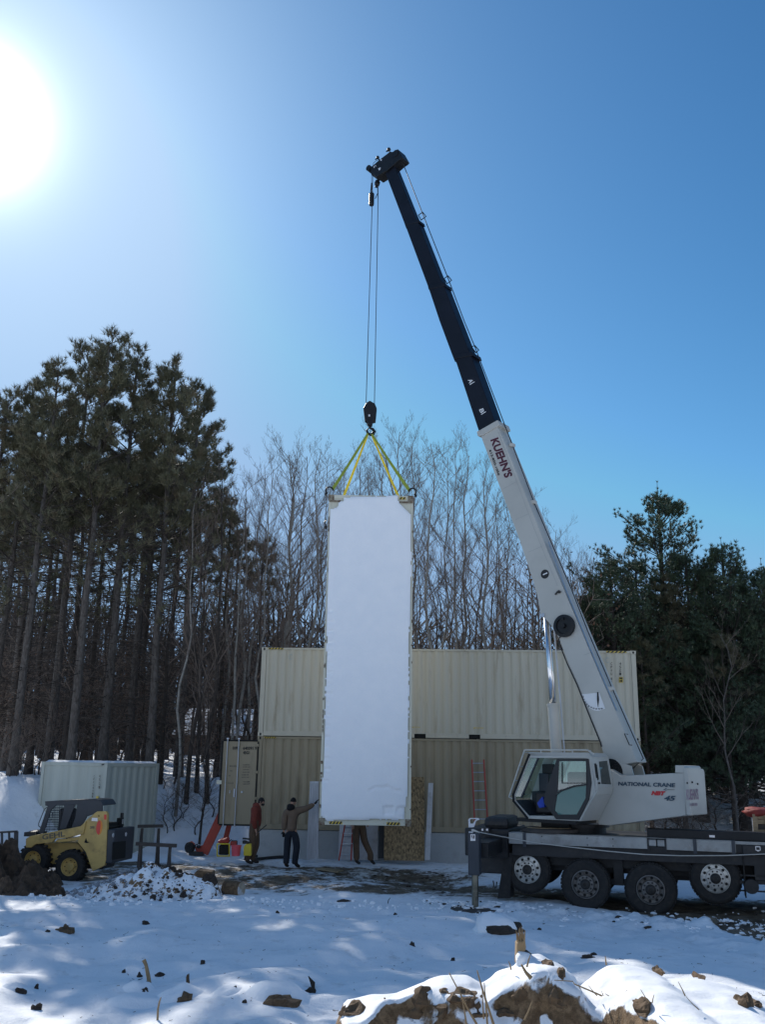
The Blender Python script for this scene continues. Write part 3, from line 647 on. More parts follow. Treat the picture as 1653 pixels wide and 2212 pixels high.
# wheels
def wheel_at(x,z,rad,yo,rimr,good,wd=.30,dual=False):
    c=TL(x,yo,z);ax=-ty
    mb=MB();h=wd/2;R_=rad
    mb.lathe([(rimr*.98,-h+.02),(rimr*1.04,h-.02-.0),(rad*.86,h+.0),(rad*.95,h-.02),(rad,h-.06),(rad,-h+.06),(rad*.93,-h+.01),(rimr,-h+.02)],c-ax*h,ax,40,close=False)
    # tread blocks
    n=44
    for k in range(n):
        t=2*math.pi*k/n;rd=tx*math.cos(t)+ZU*math.sin(t);tg=-tx*math.sin(t)+ZU*math.cos(t)
        for s in (-1,1): mb.obox(c-ax*h+rd*(rad+.004)+ax*s*h*.48,rd*.012,tg*.026,ax*h*.36)
    w_=mb.build('wheel',MT['rubber'],crane)
    mm=MB();dep=-.035 if good else -.09
    if good: prof=[(rimr,-.01),(rimr*.94,-.005),(rimr*.9,dep),(rimr*.66,dep+.008),(rimr*.62,dep+.045),(rimr*.36,dep+.05)]
    else: prof=[(rimr,-.01),(rimr*.93,-.0),(rimr*.88,-.10),(rimr*.66,-.11),(rimr*.60,-.03),(rimr*.36,-.02)]
    mm.lathe(prof,c,ax,40,close=False)
    rim=mm.build('rim',MT['rim'] if good else MT['rimdull'],w_,smooth=False)
    hm=MB()
    for k in range(10):
        t=2*math.pi*(k+.3)/10;rd=tx*math.cos(t)+ZU*math.sin(t)
        zz=prof[3][1];p=c+rd*rimr*.78+ax*((prof[2][1]+prof[3][1])/2+.004);hm.lathe([(.031,0),(.031,.006)],p,ax,12)
    hm.build('hand_holes',MT['dkhole'],w_) if 0 else None
    hm.build('hole_ring',MT['dkhole'],w_)
    nm=MB()
    for k in range(10):
        t=2*math.pi*(k+.05)/10;rd=tx*math.cos(t)+ZU*math.sin(t)
        p=c+rd*rimr*.485+ax*(prof[4][1]*.5+prof[5][1]*.5);nm=MB();nm.lathe([(.019,-.01),(.019,.03),(.012,.034)],p,ax,6);nm.build('wheel_nut',MT['hub'],w_)
    hb=MB();hb.lathe([(rimr*.34,-.02),(rimr*.34,.05),(rimr*.22,.075),(rimr*.13,.08),(rimr*.12,.05)],c+ax*prof[5][1],ax,20);hb.build('hub',MT['hub'],w_)
    if dual:
        d_=MB();d_.lathe([(rimr,0),(rad*.9,0),(rad,.05),(rad,.24),(rad*.9,.29),(rimr,.29)],c-ax*(wd+.34),ax,32);d_.build('inner_tyre',MT['rubber'],w_)
    return w_
w1=zat('A',(370,812));w4=zat('A',(1388,860));w2=zat('A',(683,889));w3=zat('A',(1037,921))
def ctr(c,p,yo):
    pl=Plane(O_+ty*yo,-ty);return toT(pl.at(c,p))
a=ctr('A',(370,812),.16);wheel_at(a[0],a[2],.50,.16,.295,True)
a=ctr('A',(1388,860),.16);wheel_at(a[0],a[2],.52,.16,.30,True)
a=ctr('A',(683,892),-.03);wheel_at(a[0],a[2],.52,-.03,.295,False,.28,True)
a=ctr('A',(1037,922),-.03);wheel_at(a[0],a[2],.535,-.03,.30,False,.28,True)
for x,z_,r_ in ((0,.75,.5),(1.27,.6,.52),(2.64,.6,.53),(3.97,.75,.51)):
    mb=MB();mb.lathe([(.2,0),(r_*.9,0),(r_,.06),(r_,.4),(r_*.9,.46),(.2,.46)],TL(x,2.05,z_),ty,32);w_=mb.build('wheel',MT['rubber'],crane)
for x,z_ in ((0,.75),(1.27,.6),(2.64,.6),(3.97,.75)):
    mb=MB();mb.tube([TL(x,.25,z_),TL(x,2.2,z_)],.075,10);mb.ball(TL(x,1.25,z_),(.24,.24,.2),12);mb.build('axle',MT['chassis'],crane)
# leaf springs, hangers, tanks and flaps under the frame
mb=MB();bxT(mb,(1.6,.5,.50),(2.3,.62,.62));bxT(mb,(1.85,.42,.5),(2.05,.7,1.1));mb.build('suspension',MT['chassis'],crane)
mb=MB();bxT(mb,(3.1,.9,.62),(3.5,1.6,.9));bxT(mb,(-.1,.5,.85),(4.2,.62,1.08));mb.build('spring_beam',MT['chassis'],crane)
mb=MB();q=zat('A',(245,740));mb.prism([TL(a,.12,z_) for a,z_ in ((-.52,1.1),(-.34,1.1),(-.42,.14),(-.70,.12))],ty*.5);mb.build('mud_flap',MT['rubber'],crane)
q=zat('K',(1265,1100));mb=MB();bxT(mb,(q[0]-.01,.1,.42),(q[0]+.015,.6,zb));mb.build('mud_flap',MT['rubber'],crane)
q=zat('K',(1420,1640));mb=MB();mb.lathe([(.0,0),(.14,0),(.15,.03),(.15,.5),(.14,.53),(0,.53)],TL(q[0],.05,q[2]),ty,20,close=False);mb.build('air_tank',MT['chassis'],crane)
mb=MB()
for y_ in (1450,1560,1590,1730):
    q=zat('K',(1400,y_));bxT(mb,(q[0]-.2,.15,q[2]-.015),(9,.19,q[2]+.015))
mb.build('side_guard',MT['chassis'],crane)
mb=MB();bxT(mb,(4.75,.15,zb-.55),(9,2.3,zb));mb.build('fuel_tank',MT['chassis'],crane,bevel=.03)
# rear bodywork and outrigger
mb=MB();bxT(mb,(-1.45,.15,1.0),(xL-.02,2.3,1.60));bxT(mb,(-1.2,.35,.62),(-.42,1.9,1.05));mb.build('rear_frame',MT['chassis'],crane,bevel=.03)
mb=MB();bxT(mb,(-1.02,.25,1.58),(-.45,1.7,1.86));mb.build('rear_box',MT['chassis'],crane,bevel=.10)
q=TPn;ql=Plane(TL(0,-1.62,0),-ty)
lg=ql.pts('J',[(205,160),(335,160),(340,860),(220,860)]);lx0=(toT(lg[0])[0]+toT(lg[3])[0])/2;lx1=lx0+.235;lz1=toT(lg[0])[2];lz0=toT(lg[2])[2]
def bo(mb,x0,x1,y0,y1,z0,z1): bxT(mb,(x0,y0,z0),(x1,y1,z1))
og=MB();bo(og,lx0,lx1,-1.75,-1.5,lz0,lz1-.25);ogo=og.build('outrigger',MT['slate'],crane,bevel=.015)
mb=MB();cx=(lx0+lx1)/2;mb.lathe([(.07,0),(.07,1.)],TL(cx,-1.62,lz0-.98),ZU,20);mb.build('outrigger_rod',MT['darksteel'],ogo,smooth=False)
ft=gz(TL(cx,-1.62,0).x,TL(cx,-1.62,0).y)
fz=lz0-.98
mb=MB();mb.lathe([(.19,fz-.26),(.17,fz-.22),(.085,fz-.12),(.085,fz-.02),(.10,fz),(.0,fz)],TL(cx,-1.62,0),ZU,16,close=False);
mb.build('outrigger_foot',MT['black'],ogo)
mb=MB();bo(mb,lx0+.02,lx1+.15,-1.5,.4,1.12,1.42);bo(mb,lx0-.0,lx1+.28,.0,.5,1.0,1.5);mb.build('outrigger_beam',MT['black'],ogo,bevel=.01)
# head bracket with oblong hole
hp=ql.pts('J',[(205,250),(198,150),(215,130),(330,128),(345,150),(300,165),(275,245)]);
ih=ql.pts('J',[(225,200),(222,150),(235,140),(290,142),(305,152),(285,160),(262,200)])
mb=MB();mb.ringprism(hp,ih,ty*.03);bo(mb,lx0,lx0+.09,-1.66,-1.6,lz1-.32,lz1-.22);mb.build('lifting_lug',MT['galv'],ogo)
sp=MB();sp.add(ql.pts('J',[(228,422),(292,422),(290,338),(228,338)],.136),[(0,1,2,3)]);st=sp.build('warning_sticker',MT['lamp'],ogo)
sp=MB();sp.add(ql.pts('J',[(238,350),(250,350),(262,392),(250,392)],.14),[(0,1,2,3)]);sp.add(ql.pts('J',[(262,350),(280,350),(280,395),(268,395)],.14),[(0,1,2,3)]);sp.build('sticker_print',MT['txtblack'],st)
for x_ in (382,442):
    sp=MB();pp=Plane(TL(0,-.02,0),-ty);sp.add(pp.pts('J',[(x_-12,292),(x_+12,292),(x_+12,266),(x_-12,266)]),[(0,1,2,3)]);sp.build('small_label',MT['lamp'],crane)
# mounting plate behind labels
mb=MB();a1=toT(pp.at('J',(350,255)));a2=toT(pp.at('J',(470,320)));bo(mb,a1[0],a2[0],.0-.015,.16,a2[2],a1[2]);mb.build('label_bracket',MT['chassis'],crane)
mb=MB();mb.tube([TL(lx1+.14,-1.0,.62),TL(lx1+.16,-1.0,.5),TL(lx1+.2,-1.0,.48),TL(lx1+.22,-1.0,.6)],.015,6);mb.build('tow_hook',MT['hub'],crane)
# slewing ring
S0=TL(1.03,1.25,0);bx_=V((-.782,.624,0)).normalized();by_=V((-bx_.y,bx_.x,0))    # +y' is the crane's left, towards the camera
SU=lambda x,y,z:S0+bx_*x+by_*y+ZU*z
mb=MB();mb.lathe([(.62,zt-.02),(.62,zt+.12),(.70,zt+.12),(.70,zt+.2),(.60,zt+.22)],S0*1,ZU,40);sr=mb.build('slewing_ring',MT['black'],crane)
# superstructure
Ps=Plane(SU(0,.58,0),by_)
body=[(128,240),(310,345),(1060,305),(1272,298),(1300,938),(150,1088),(-15,1075),(-25,830),(10,775),(125,545)]
mb=MB();mb.prism(Ps.pts('C',body),-by_*.9);ts=mb.build('turntable_body',MT['cranewhite'],crane,bevel=.012)
mb=MB();mb.prism([p+by_*.015 for p in Ps.pts('C',[(1140,297),(1140,184),(1262,190),(1285,215),(1302,938),(1292,940),(1268,300)])],-by_*.94);cw=mb.build('counterweight',MT['cranewhite'],crane,bevel=.02)
# tail face
e0=Ps.at('C',(1290,215),.03);e1=Ps.at('C',(1306,938),.03)
t0=bx_*-.06
mb=MB();mb.prism([v+bx_*.05 for v in [e0+t0*0+by_*.0,V((e0.x,e0.y,e1.z)),V((e0.x,e0.y,e1.z))-by_*.93,e0-by_*.93-ZU*.09,e0-by_*.88-ZU*.03]],-bx_*.12);tf=mb.build('tail_plate',MT['cranewhite'],crane,bevel=.02)
Pe=Plane(V((e0.x,e0.y,0))-bx_*.072,-bx_)
a=Pe.at('C',(1308,708));b_=Pe.at('C',(1490,712));c_=Pe.at('C',(1306,540));text("KUEHN'S",V((a.x,a.y,a.z)),V((b_.x-a.x,b_.y-a.y,0)),ZU*(c_.z-a.z),MT['txtfaded'],tf,bold=.03,off=.006)
a=Pe.at('C',(1350,800));b_=Pe.at('C',(1470,800));c_=Pe.at('C',(1350,755));text("612-850-1056",a,V((b_.x-a.x,b_.y-a.y,0)),ZU*(c_.z-a.z),MT['txtfaded'],tf,bold=.03,off=.006)
hb=MB()
for p in ((1312,450),(1387,440),(1470,465)): hb.lathe([(.02,0),(.02,.02)],Pe.at('C',p),-bx_,8)
hb.build('bolt_hole',MT['dkhole'],tf)
def st(s,bl,br,tl,m,**k): 
    return text4(s,Ps,'C',bl,br,tl,MT[m],ts,off=.02,**k)
st('NATIONAL CRANE',(286,490),(1138,516),(290,430),'txtblue',bold=.035)
st('-C',(965,562),(1016,562),(965,532),'txtblue',bold=.05);st('ausstamme',(1020,556),(1128,556),(1020,543),'txtgrey') if 0 else st('ROUSE-HINDS',(1018,556),(1128,557),(1018,544),'txtblue') if 0 else None
pm=MB();pm.add(Ps.pts('C',[(1018,555),(1128,556),(1128,549),(1018,547)],.02),[(0,1,2,3)]);pm.build('small_print',MT['txtgrey'],ts)
st('NBT',(780,634),(985,640),(793,570),'txtred',bold=.07,shear=.1);st('45',(968,716),(1132,720),(985,640),'txtblue',bold=.04,shear=.1)
# platform under the cab
mb=MB();mb.obox(SU(.1,.9,zt+.28),bx_*.75,by_*.5,ZU*.04);mb.obox(SU(.2,.5,zt+.14),bx_*.35,by_*.3,ZU*.10);mb.build('turntable_base',MT['black'],crane)
# ---- cab
Pc=Plane(SU(0,1.46,0),by_);CW=.86
outer=[(404,130),(1285,132),(1345,200),(1402,520),(1412,650),(1390,760),(1190,1158),(395,1122),(165,850),(165,800)]
inner=[(420,212),(1285,222),(1300,260),(1332,520),(1335,600),(1308,830),(1152,1080),(405,1082),(200,850),(196,800)]
mb=MB();mb.ringprism(Pc.pts('B',outer),Pc.pts('B',inner),-by_*.05);cabf=mb.build('cab',MT['cranewhite'],crane,bevel=.012)
mb=MB();mb.ringprism([p-by_*(CW-.05) for p in Pc.pts('B',outer)],[p-by_*(CW-.05) for p in Pc.pts('B',[(520,235),(1180,235),(1200,300),(1215,500),(1220,560),(1210,570),(1100,575),(600,575),(440,570),(400,540)])],-by_*.05);mb.build('far_side_frame',MT['cranewhite'],cabf)
def strip(pl,c,a,b,dep,th,mname,nm,par,b2=0.0):   # a panel between two side points, running across the cab
    p,q=pl.at(c,a),pl.at(c,b);d=(q-p).normalized();n=d.cross(by_).normalized()
    m_=MB();m_.obox((p+q)/2-by_*dep/2,(q-p)/2,by_*dep/2,n*th);return m_.build(nm,MT[mname],par)
strip(Pc,'B',(404,160),(1285,160),CW,.03,'cranewhite','roof_panel',cabf)
# rear wall, in three facets, with dark windows
for a,b__ in (((1285,140),(1342,205)),((1410,650),(1386,760)),((1386,760),(1190,1150))): strip(Pc,'B',a,b__,CW,.015,'cranewhite','rear_panel',cabf)
p,q=Pc.at('B',(1345,202)),Pc.at('B',(1412,650));n=-bx_
mb=MB();mb.ringprism([p,q,q-by_*CW,p-by_*CW],[p.lerp(q,.14)-by_*.34,p.lerp(q,.90)-by_*.30,p.lerp(q,.92)-by_*.80,p.lerp(q,.10)-by_*.78],bx_*.02);rw=mb.build('rear_panel',MT['cranewhite'],cabf)
mb=MB();mb.add([p.lerp(q,.12)-by_*.33,p.lerp(q,.92)-by_*.29,p.lerp(q,.94)-by_*.81,p.lerp(q,.08)-by_*.79],[(0,1,2,3)]);mb.v=[v+bx_*.008 for v in mb.v];mb.build('rear_window',MT['darkglass'],rw)
mb=MB();mb.prism([x+n*.012 for x in (p.lerp(q,.22)-by_*.10,p.lerp(q,.74)-by_*.08,p.lerp(q,.77)-by_*.14,p.lerp(q,.74)-by_*.19,p.lerp(q,.26)-by_*.20,p.lerp(q,.20)-by_*.15)],n*-.01);mb.build('side_slot_window',MT['dkhole'],rw,bevel=.0)
mb=MB();mb.prism([x+n*.012 for x in (p.lerp(q,.84)-by_*.14,p.lerp(q,.90)-by_*.14,p.lerp(q,.90)-by_*.24,p.lerp(q,.84)-by_*.24)],n*-.01);mb.build('door_latch_recess',MT['dkhole'],rw)
# floor and front lower panel
strip(Pc,'B',(395,1100),(1190,1140),CW,.03,'cranewhite','cab_floor',cabf)
strip(Pc,'B',(175,850),(390,1115),CW,.012,'slate','front_lower_panel',cabf)
# black front edge seal, windscreen
def bar(pl,c,pts,wd,dep,mname,nm,par,off=0):
    P_=pl.pts(c,pts,off);m_=MB()
    for a,b_ in zip(P_,P_[1:]):
        d=(b_-a).normalized();n=d.cross(pl.n).normalized();m_.obox((a+b_)/2,(b_-a)/2+d*wd*.4,pl.n*dep/2,n*wd/2)
    return m_.build(nm,MT[mname],par)
bar(Pc,'B',[(412,165),(175,760),(180,860),(385,1112)],.045,.03,'dkhole','window_seal',cabf,.012)
p,q=Pc.at('B',(404,160)),Pc.at('B',(168,820));mb=MB();mb.add([p-by_*.03,q-by_*.03,q-by_*(CW-.05),p-by_*(CW-.05)],[(0,1,2,3)]);mb.build('windscreen',MT['glass'],cabf)
mb=MB();mb.add(Pc.pts('B',[(415,215),(545,222),(330,720),(300,790),(200,800)],-.02),[(0,1,2,3,4)]);mb.build('quarter_glass',MT['glass'],cabf)
bar(Pc,'B',[(545,222),(300,800)],.03,.04,'slate','pillar',cabf,-.03)
mb=MB();mb.add([v-by_*(CW-.04) for v in Pc.pts('B',[(520,235),(1190,235),(1215,570),(400,570)])],[(0,1,2,3)]);mb.build('far_window',MT['glass'],cabf)
# far side lower trim (dark)
mb=MB();mb.add([v-by_*(CW-.10) for v in Pc.pts('B',[(200,720),(1300,620),(1200,1100),(400,1090),(210,860)])],[(0,1,2,3,4)]);mb.build('interior_trim',MT['slate'],cabf)
# seat, console, cloth
def inb(x0,y0,x1,y1,d0,d1,nm,mn,bev=.02):
    a,b_=Pc.at('B',(x0,y0)),Pc.at('B',(x1,y1));w_=(b_-a).dot(bx_);h=(a-b_).z
    c=(a+b_)/2-by_*(d0+d1)/2;m_=MB();m_.obox(c,bx_*abs(w_)/2,by_*(d1-d0)/2,ZU*abs(h)/2);return m_.build(nm,MT[mn],cabf,bevel=bev)
inb(405,440,560,730,.45,.7,'instrument_column','slate');inb(440,300,610,450,.5,.62,'monitor','seatcloth')
inb(900,420,1180,900,.22,.62,'seat_back','seatcloth',.06);inb(560,760,1150,930,.2,.66,'seat_cushion','seatcloth',.06);inb(400,720,640,1060,.3,.75,'foot_console','seatcloth',.04)
inb(240,690,300,775,.1,.16,'mirror','seatcloth')
m_=MB();m_.prism(Pc.pts('B',[(525,890),(610,790),(640,880),(640,950),(560,965)],-.12),-by_*.12);m_.build('blue_cushion',MT['blue'],cabf,bevel=.015)
# sliding door
dout=[(825,228),(1300,226),(1345,585),(1310,835),(1160,1140),(815,1132),(628,880),(650,735)]
din=[(860,262),(1262,262),(1272,560),(1262,815),(1128,1062),(850,1062),(795,1000),(835,760)]
Pdo=Plane(SU(0,1.49,0),by_)
mb=MB();mb.ringprism(Pdo.pts('B',dout),Pdo.pts('B',din),-by_*.03);cd=mb.build('cab_door',MT['seatcloth'],crane,bevel=.006)
bar(Pdo,'B',[(800,770),(900,700),(1080,640),(1275,610)],.035,.03,'seatcloth','door_bar',cd,.0)
bar(Pdo,'B',[(908,285),(908,590),(1262,590)],.018,.02,'seatcloth','window_frame',cd,.0)
mb=MB();mb.add(Pdo.pts('B',[(860,262),(1262,262),(1270,600),(845,700)],-.012),[(0,1,2,3)]);mb.build('door_glass',MT['glass'],cd)
mb=MB();mb.add(Pdo.pts('B',[(845,705),(1270,605),(1262,815),(1128,1062),(850,1062),(795,1000)],-.012),[(0,1,2,3,4,5)]);mb.build('lower_door_glass',MT['tealglass'],cd)
bar(Pdo,'B',[(1180,1140),(1330,880),(1440,700),(1425,520)],.02,.02,'cranewhite','grab_rail',cabf,.02)
# roof guard
for dd in (-.02,-.8):
    bar(Pc,'B',[(112,800),(345,92),(1290,92),(1390,160)],.028,.03,'cranewhite','roof_guard',cabf,dd)
bar(Pc,'B',[(112,800),(165,825)],.02,.03,'cranewhite','guard_stay',cabf,-.02)
for x in (590,1065): bar(Pc,'B',[(x,92),(x,130)],.02,.03,'cranewhite','guard_stay',cabf,-.02)
m_=MB()
for t in (.05,.35,.65,.95):
    a=Pc.at('B',(112,800)).lerp(Pc.at('B',(345,92)),t);m_.tube([a,a-by_*.8],.012,6)
for t in (.2,.5,.8):
    a=Pc.at('B',(345,92)).lerp(Pc.at('B',(1290,92)),t);m_.tube([a,a-by_*.8],.012,6)
m_.build('guard_grille',MT['cranewhite'],cabf)
# winch and boom foot
mb=MB();mb.lathe([(.30,-.3),(.30,-.27),(.2,-.26),(.2,.26),(.30,.27),(.30,.3)],SU(-1.0,0,zt+1.35),by_,28);mb.build('winch',MT['black'],crane)
mb=MB();mb.prism([SU(x,.3,z) for x,z in ((-1.65,zt+.9),(-1.5,zt+1.5),(-1.15,zt+1.62),(-.75,zt+1.1),(-.4,zt+.6),(-1.6,zt+.6))],-by_*.05);mb.prism([SU(x,-.3,z) for x,z in ((-1.65,zt+.9),(-1.5,zt+1.5),(-1.15,zt+1.62),(-.75,zt+1.1),(-.4,zt+.6),(-1.6,zt+.6))],-by_*.05);mb.build('boom_pedestal',MT['cranewhite'],crane)
# ---- boom
def boomsec(name,hw,polys,mname,par=crane,bev=.015):
    pl=Plane(SU(0,hw,0),by_);P_=[pl.at(c,q) for c,q in polys];m_=MB();m_.prism(P_,-by_*hw*2);return m_.build(name,MT[mname],par,bevel=bev)
base=boomsec('boom_base',.27,[('E',(283,868)),('E',(405,792)),('E',(440,862)),('E',(560,1160)),('E',(690,1480)),('E',(800,1760)),('E',(945,2110)),('I',(620,520)),('I',(730,775)),('I',(845,1040)),('I',(925,1230)),('I',(955,1300)),('I',(745,1338)),('I',(735,1320)),('I',(698,1195)),('I',(550,820)),('I',(460,600)),('I',(385,400)),('I',(322,300)),('I',(285,262)),('I',(258,240)),('I',(240,130)),('I',(208,10)),('E',(590,1700)),('E',(300,920))],'cranewhite')
s4=boomsec('boom_section',.225,[('E',(78,262)),('E',(205,245)),('E',(405,800)),('E',(430,860)),('E',(300,900)),('E',(268,838))],'boomblack')
s3=boomsec('boom_section',.19,[('F',(820,1600)),('F',(985,1575)),('E',(200,240)),('E',(215,300)),('E',(85,310)),('E',(66,262)),('F',(948,1984))],'boomblack')
s2=boomsec('boom_section',.16,[('F',(568,925)),('F',(708,895)),('F',(975,1580)),('F',(1000,1650)),('F',(840,1660)),('F',(815,1590))],'boomblack')
s1=boomsec('boom_section',.13,[('F',(350,355)),('F',(455,290)),('F',(700,900)),('F',(720,960)),('F',(585,980)),('F',(562,915))],'boomblack')
# collars at the joints
for hw,c,pts in ((.205,'F',[(815,1585),(990,1560),(1002,1600),(828,1640)]),(.17,'F',[(562,910),(716,880),(728,912),(572,945)]),(.245,'E',[(66,255),(215,232),(226,262),(78,292)])):
    boomsec('boom_collar',hw,[(c,q) for q in pts],'boomblack')
boomsec('boom_collar',.30,[('E',(255,850)),('E',(290,832)),('E',(415,760)),('E',(432,800)),('E',(300,880)),('E',(262,885))],'cranewhite')
hd=boomsec('boom_head',.2,[('G',q) for q in [(215,640),(400,480),(690,262),(720,240),(800,248),(960,160),(1105,420),(1050,480),(940,555),(600,860),(545,870),(370,990),(270,1050),(230,980),(130,985),(100,900),(110,770),(150,700)]],'black')
Ph=Plane(SU(0,0,0),by_)
for c,p,r_ in (('G',(165,850),.10),('G',(1010,400),.12)):
    m_=MB();m_.lathe([(r_,-.22),(r_,.22)],Ph.at(c,p),by_,16);m_.build('sheave',MT['black'],hd)
Phs=Plane(SU(0,.2,0),by_)
m_=MB()
for q in ([(930,225),(955,225),(965,285),(935,275)],[(410,490),(455,480),(458,530),(420,535)],[(345,770),(420,735),(420,800),(370,840)],[(205,700),(235,690),(235,750),(205,755)],[(250,665),(275,665),(278,715),(255,710)]): m_.add(Phs.pts('G',q,.004),[(0,1,2,3)])
m_.build('pin_keepers',MT['lamp'],hd)
for pt_ in ([(700,250),(690,190),(655,150)],[(690,190),(600,245)],[(375,500),(340,440),(315,400)],[(345,440),(255,495)]):
    m_=MB();m_.tube([Ph.at('G',q) for q in pt_],.022,6);m_.build('head_light_bracket',MT['black'],hd)
m_=MB();m_.ball(Ph.at('G',(680,180)),.07,8);m_.build('head_light',MT['black'],hd);m_=MB();m_.ball(Ph.at('G',(330,430)),.06,8);m_.build('head_light',MT['black'],hd)
m_=MB();m_.tube([Ph.at('G',q) for q in ((350,505),(280,530),(200,600),(180,680))],.008,5);m_.build('head_wire',MT['cable'],hd)
# hoist rope guides
for c,q in (('F',[(720,835),(765,805),(802,850),(748,890)]),('F',[(998,1520),(1040,1492),(1078,1540),(1030,1578)]),('E',[(215,195),(243,188),(272,222),(250,242)])):
    m_=MB();m_.tube([Ph.at(c,p) for p in q],.018,5,closed=True);m_.build('rope_guide',MT['black'],crane)
# side seams, gauge, reel, holes on the base section
Pb=Plane(SU(0,.27,0),by_)
def seam(c,pts,nm='weld_seam',wd=.008,mn='txtgrey',off=.004):
    P_=[Pb.at(*((q[0],q[1]) if isinstance(q[0],str) else (c,q)),off) for q in pts];m_=MB()
    for a,b_ in zip(P_,P_[1:]):
        d=(b_-a).normalized();n=d.cross(by_)*wd/2;m_.add([a-n,b_-n,b_+n,a+n],[(0,1,2,3)])
    return m_.build(nm,mn if not isinstance(mn,str) else MT[mn],base)
MT['seam']=mat('seam_grey',(.30,.31,.31),.6,0,.1,4)  # grey of the weld lines on the boom side
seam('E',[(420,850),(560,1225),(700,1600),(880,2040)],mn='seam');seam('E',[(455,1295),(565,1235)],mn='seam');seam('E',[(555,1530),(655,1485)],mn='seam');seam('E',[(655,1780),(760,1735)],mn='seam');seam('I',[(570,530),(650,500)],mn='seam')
# silver grease strip on top of the boom
top=[Pb.at('E',(800,1700)),Pb.at('E',(945,2095)),Pb.at('I',(620,515)),Pb.at('I',(730,770)),Pb.at('I',(800,930))]
m_=MB()
for a,b_ in zip(top,top[1:]):
    o1=V((.735,-.587,.34)).normalized()*.006;m_.add([a-by_*.03+o1,b_-by_*.03+o1,b_-by_*.09+o1,a-by_*.09+o1],[(0,1,2,3)])
m_.build('top_strip',MT['galv'],base)
# angle gauge
gp=[(553,812),(682,800),(724,915),(700,926),(672,931),(645,928),(618,915),(595,893),(575,865),(560,838)]
m_=MB();m_.add(Pb.pts('I',gp,.006),[tuple(range(len(gp)))]);ga=m_.build('angle_gauge',MT['txtwhite'],base)
gc=(672,803)
def lab(s,x,y,h,rot):
    a=math.radians(rot);w_=h*.62*len(s);ux,uy=math.cos(a),math.sin(a)
    bl=(x-ux*w_/2-uy*h*-.5*-1*0-w_*0,y-uy*w_/2+0);bl=(x-ux*w_/2-uy*h*.5*1*-1*0,y-uy*w_/2)
    a0=Pb.at('I',(bl[0]-uy*h*.5*-1*1*0,bl[1]+h*.4));b0=Pb.at('I',(bl[0]+ux*w_,bl[1]+h*.4+uy*w_));c0=Pb.at('I',(bl[0]+uy*h,bl[1]+h*.4-ux*h))
    text(s,a0,b0-a0,c0-a0,MT['txtblack'],ga,off=.010,bold=.03)
for s,x,y,r_ in (('10',562,826,75),('0',568,846,68),('10',578,866,60),('20',590,882,50),('30',604,896,42),('40',622,906,30),('50',641,914,20),('60',661,918,8),('70',682,919,0),('80',702,917,-6)): lab(s,x,y,11,r_)
m_=MB();m_.prism(Pb.pts('I',[(667,800),(675,800),(680,850),(673,905),(666,850)],.012),by_*.01);m_.ball(Pb.at('I',(671,802),.015),.02,8);m_.build('gauge_needle',MT['txtblack'],ga)
# hose reel
c_=Pb.at('I',(437,322));m_=MB();m_.lathe([(.265,0),(.275,.02),(.275,.10),(.20,.11),(.19,.07),(.06,.07),(.05,.13)],c_,by_,32);rl=m_.build('cable_reel',MT['black'],base)
m_=MB();m_.prism(Pb.pts('I',[(392,275),(398,255),(412,250),(432,262),(440,280)],.0),by_*.10);m_.build('reel_arm',MT['black'],rl)
m_=MB();m_.tube(Pb.pts('I',[(475,385),(440,392),(410,388),(388,410),(395,450),(450,590),(520,740),(620,990),(690,1160),(698,1190)],.02),.016,6);m_.build('boom_cable',MT['hose'],base)
c_=Pb.at('E',(783,1950));m_=MB();m_.lathe([(.115,0),(.115,.008)],c_,by_,28);dk=m_.build('black_disc',MT['txtblack'],base);
m_=MB();m_.add(Pb.pts('E',[(766,1951),(800,1936),(803,1944),(769,1959)],.014),[(0,1,2,3)]);m_.build('disc_bar',MT['txtwhite'],dk)
m_=MB();m_.tube(Pb.pts('E',[(862,2108),(880,2085),(905,2088)],.03),.02,6);m_.ball(Pb.at('E',(890,2086),.03),.04,8);m_.build('pin_fitting',MT['hub'],base)
m_=MB();m_.tube(Pb.pts('D',[(1005,1160),(940,1145),(1035,1360),(1085,1365)],.02),.012,6);m_.build('pull_handle',MT['hub'],base)
c_=Pb.at('I',(277,243));m_=MB();m_.lathe([(.05,0),(.05,.03)],c_,by_,16);m_.build('cylinder_pin',MT['galv'],base)
for c,p in (('E',(530,955)),('E',(697,1395)),('I',(768,772))):
    a=Ph.at(c,p);m_=MB();m_.obox(a,V((.06,0,0)),by_*.06,ZU*.05);m_.build('rope_roller',MT['cranewhite'],base,bevel=.015)
plate_=MB();plate_.add([p for p in Plane(SU(0,-.2,0),by_).pts('I',[(845,970),(872,970),(884,1050),(862,1040)])],[(0,1,2,3)]);cl=plate_.build('capacity_label',MT['hazy'],base)
for k,(s) in enumerate(('75','50','B')):
    pass
# lettering on the boom
text4("KUEHN'S",Pb,'H',(365,770),(800,1905),(600,680),MT['txtpale'],base,off=.004,bold=.07)
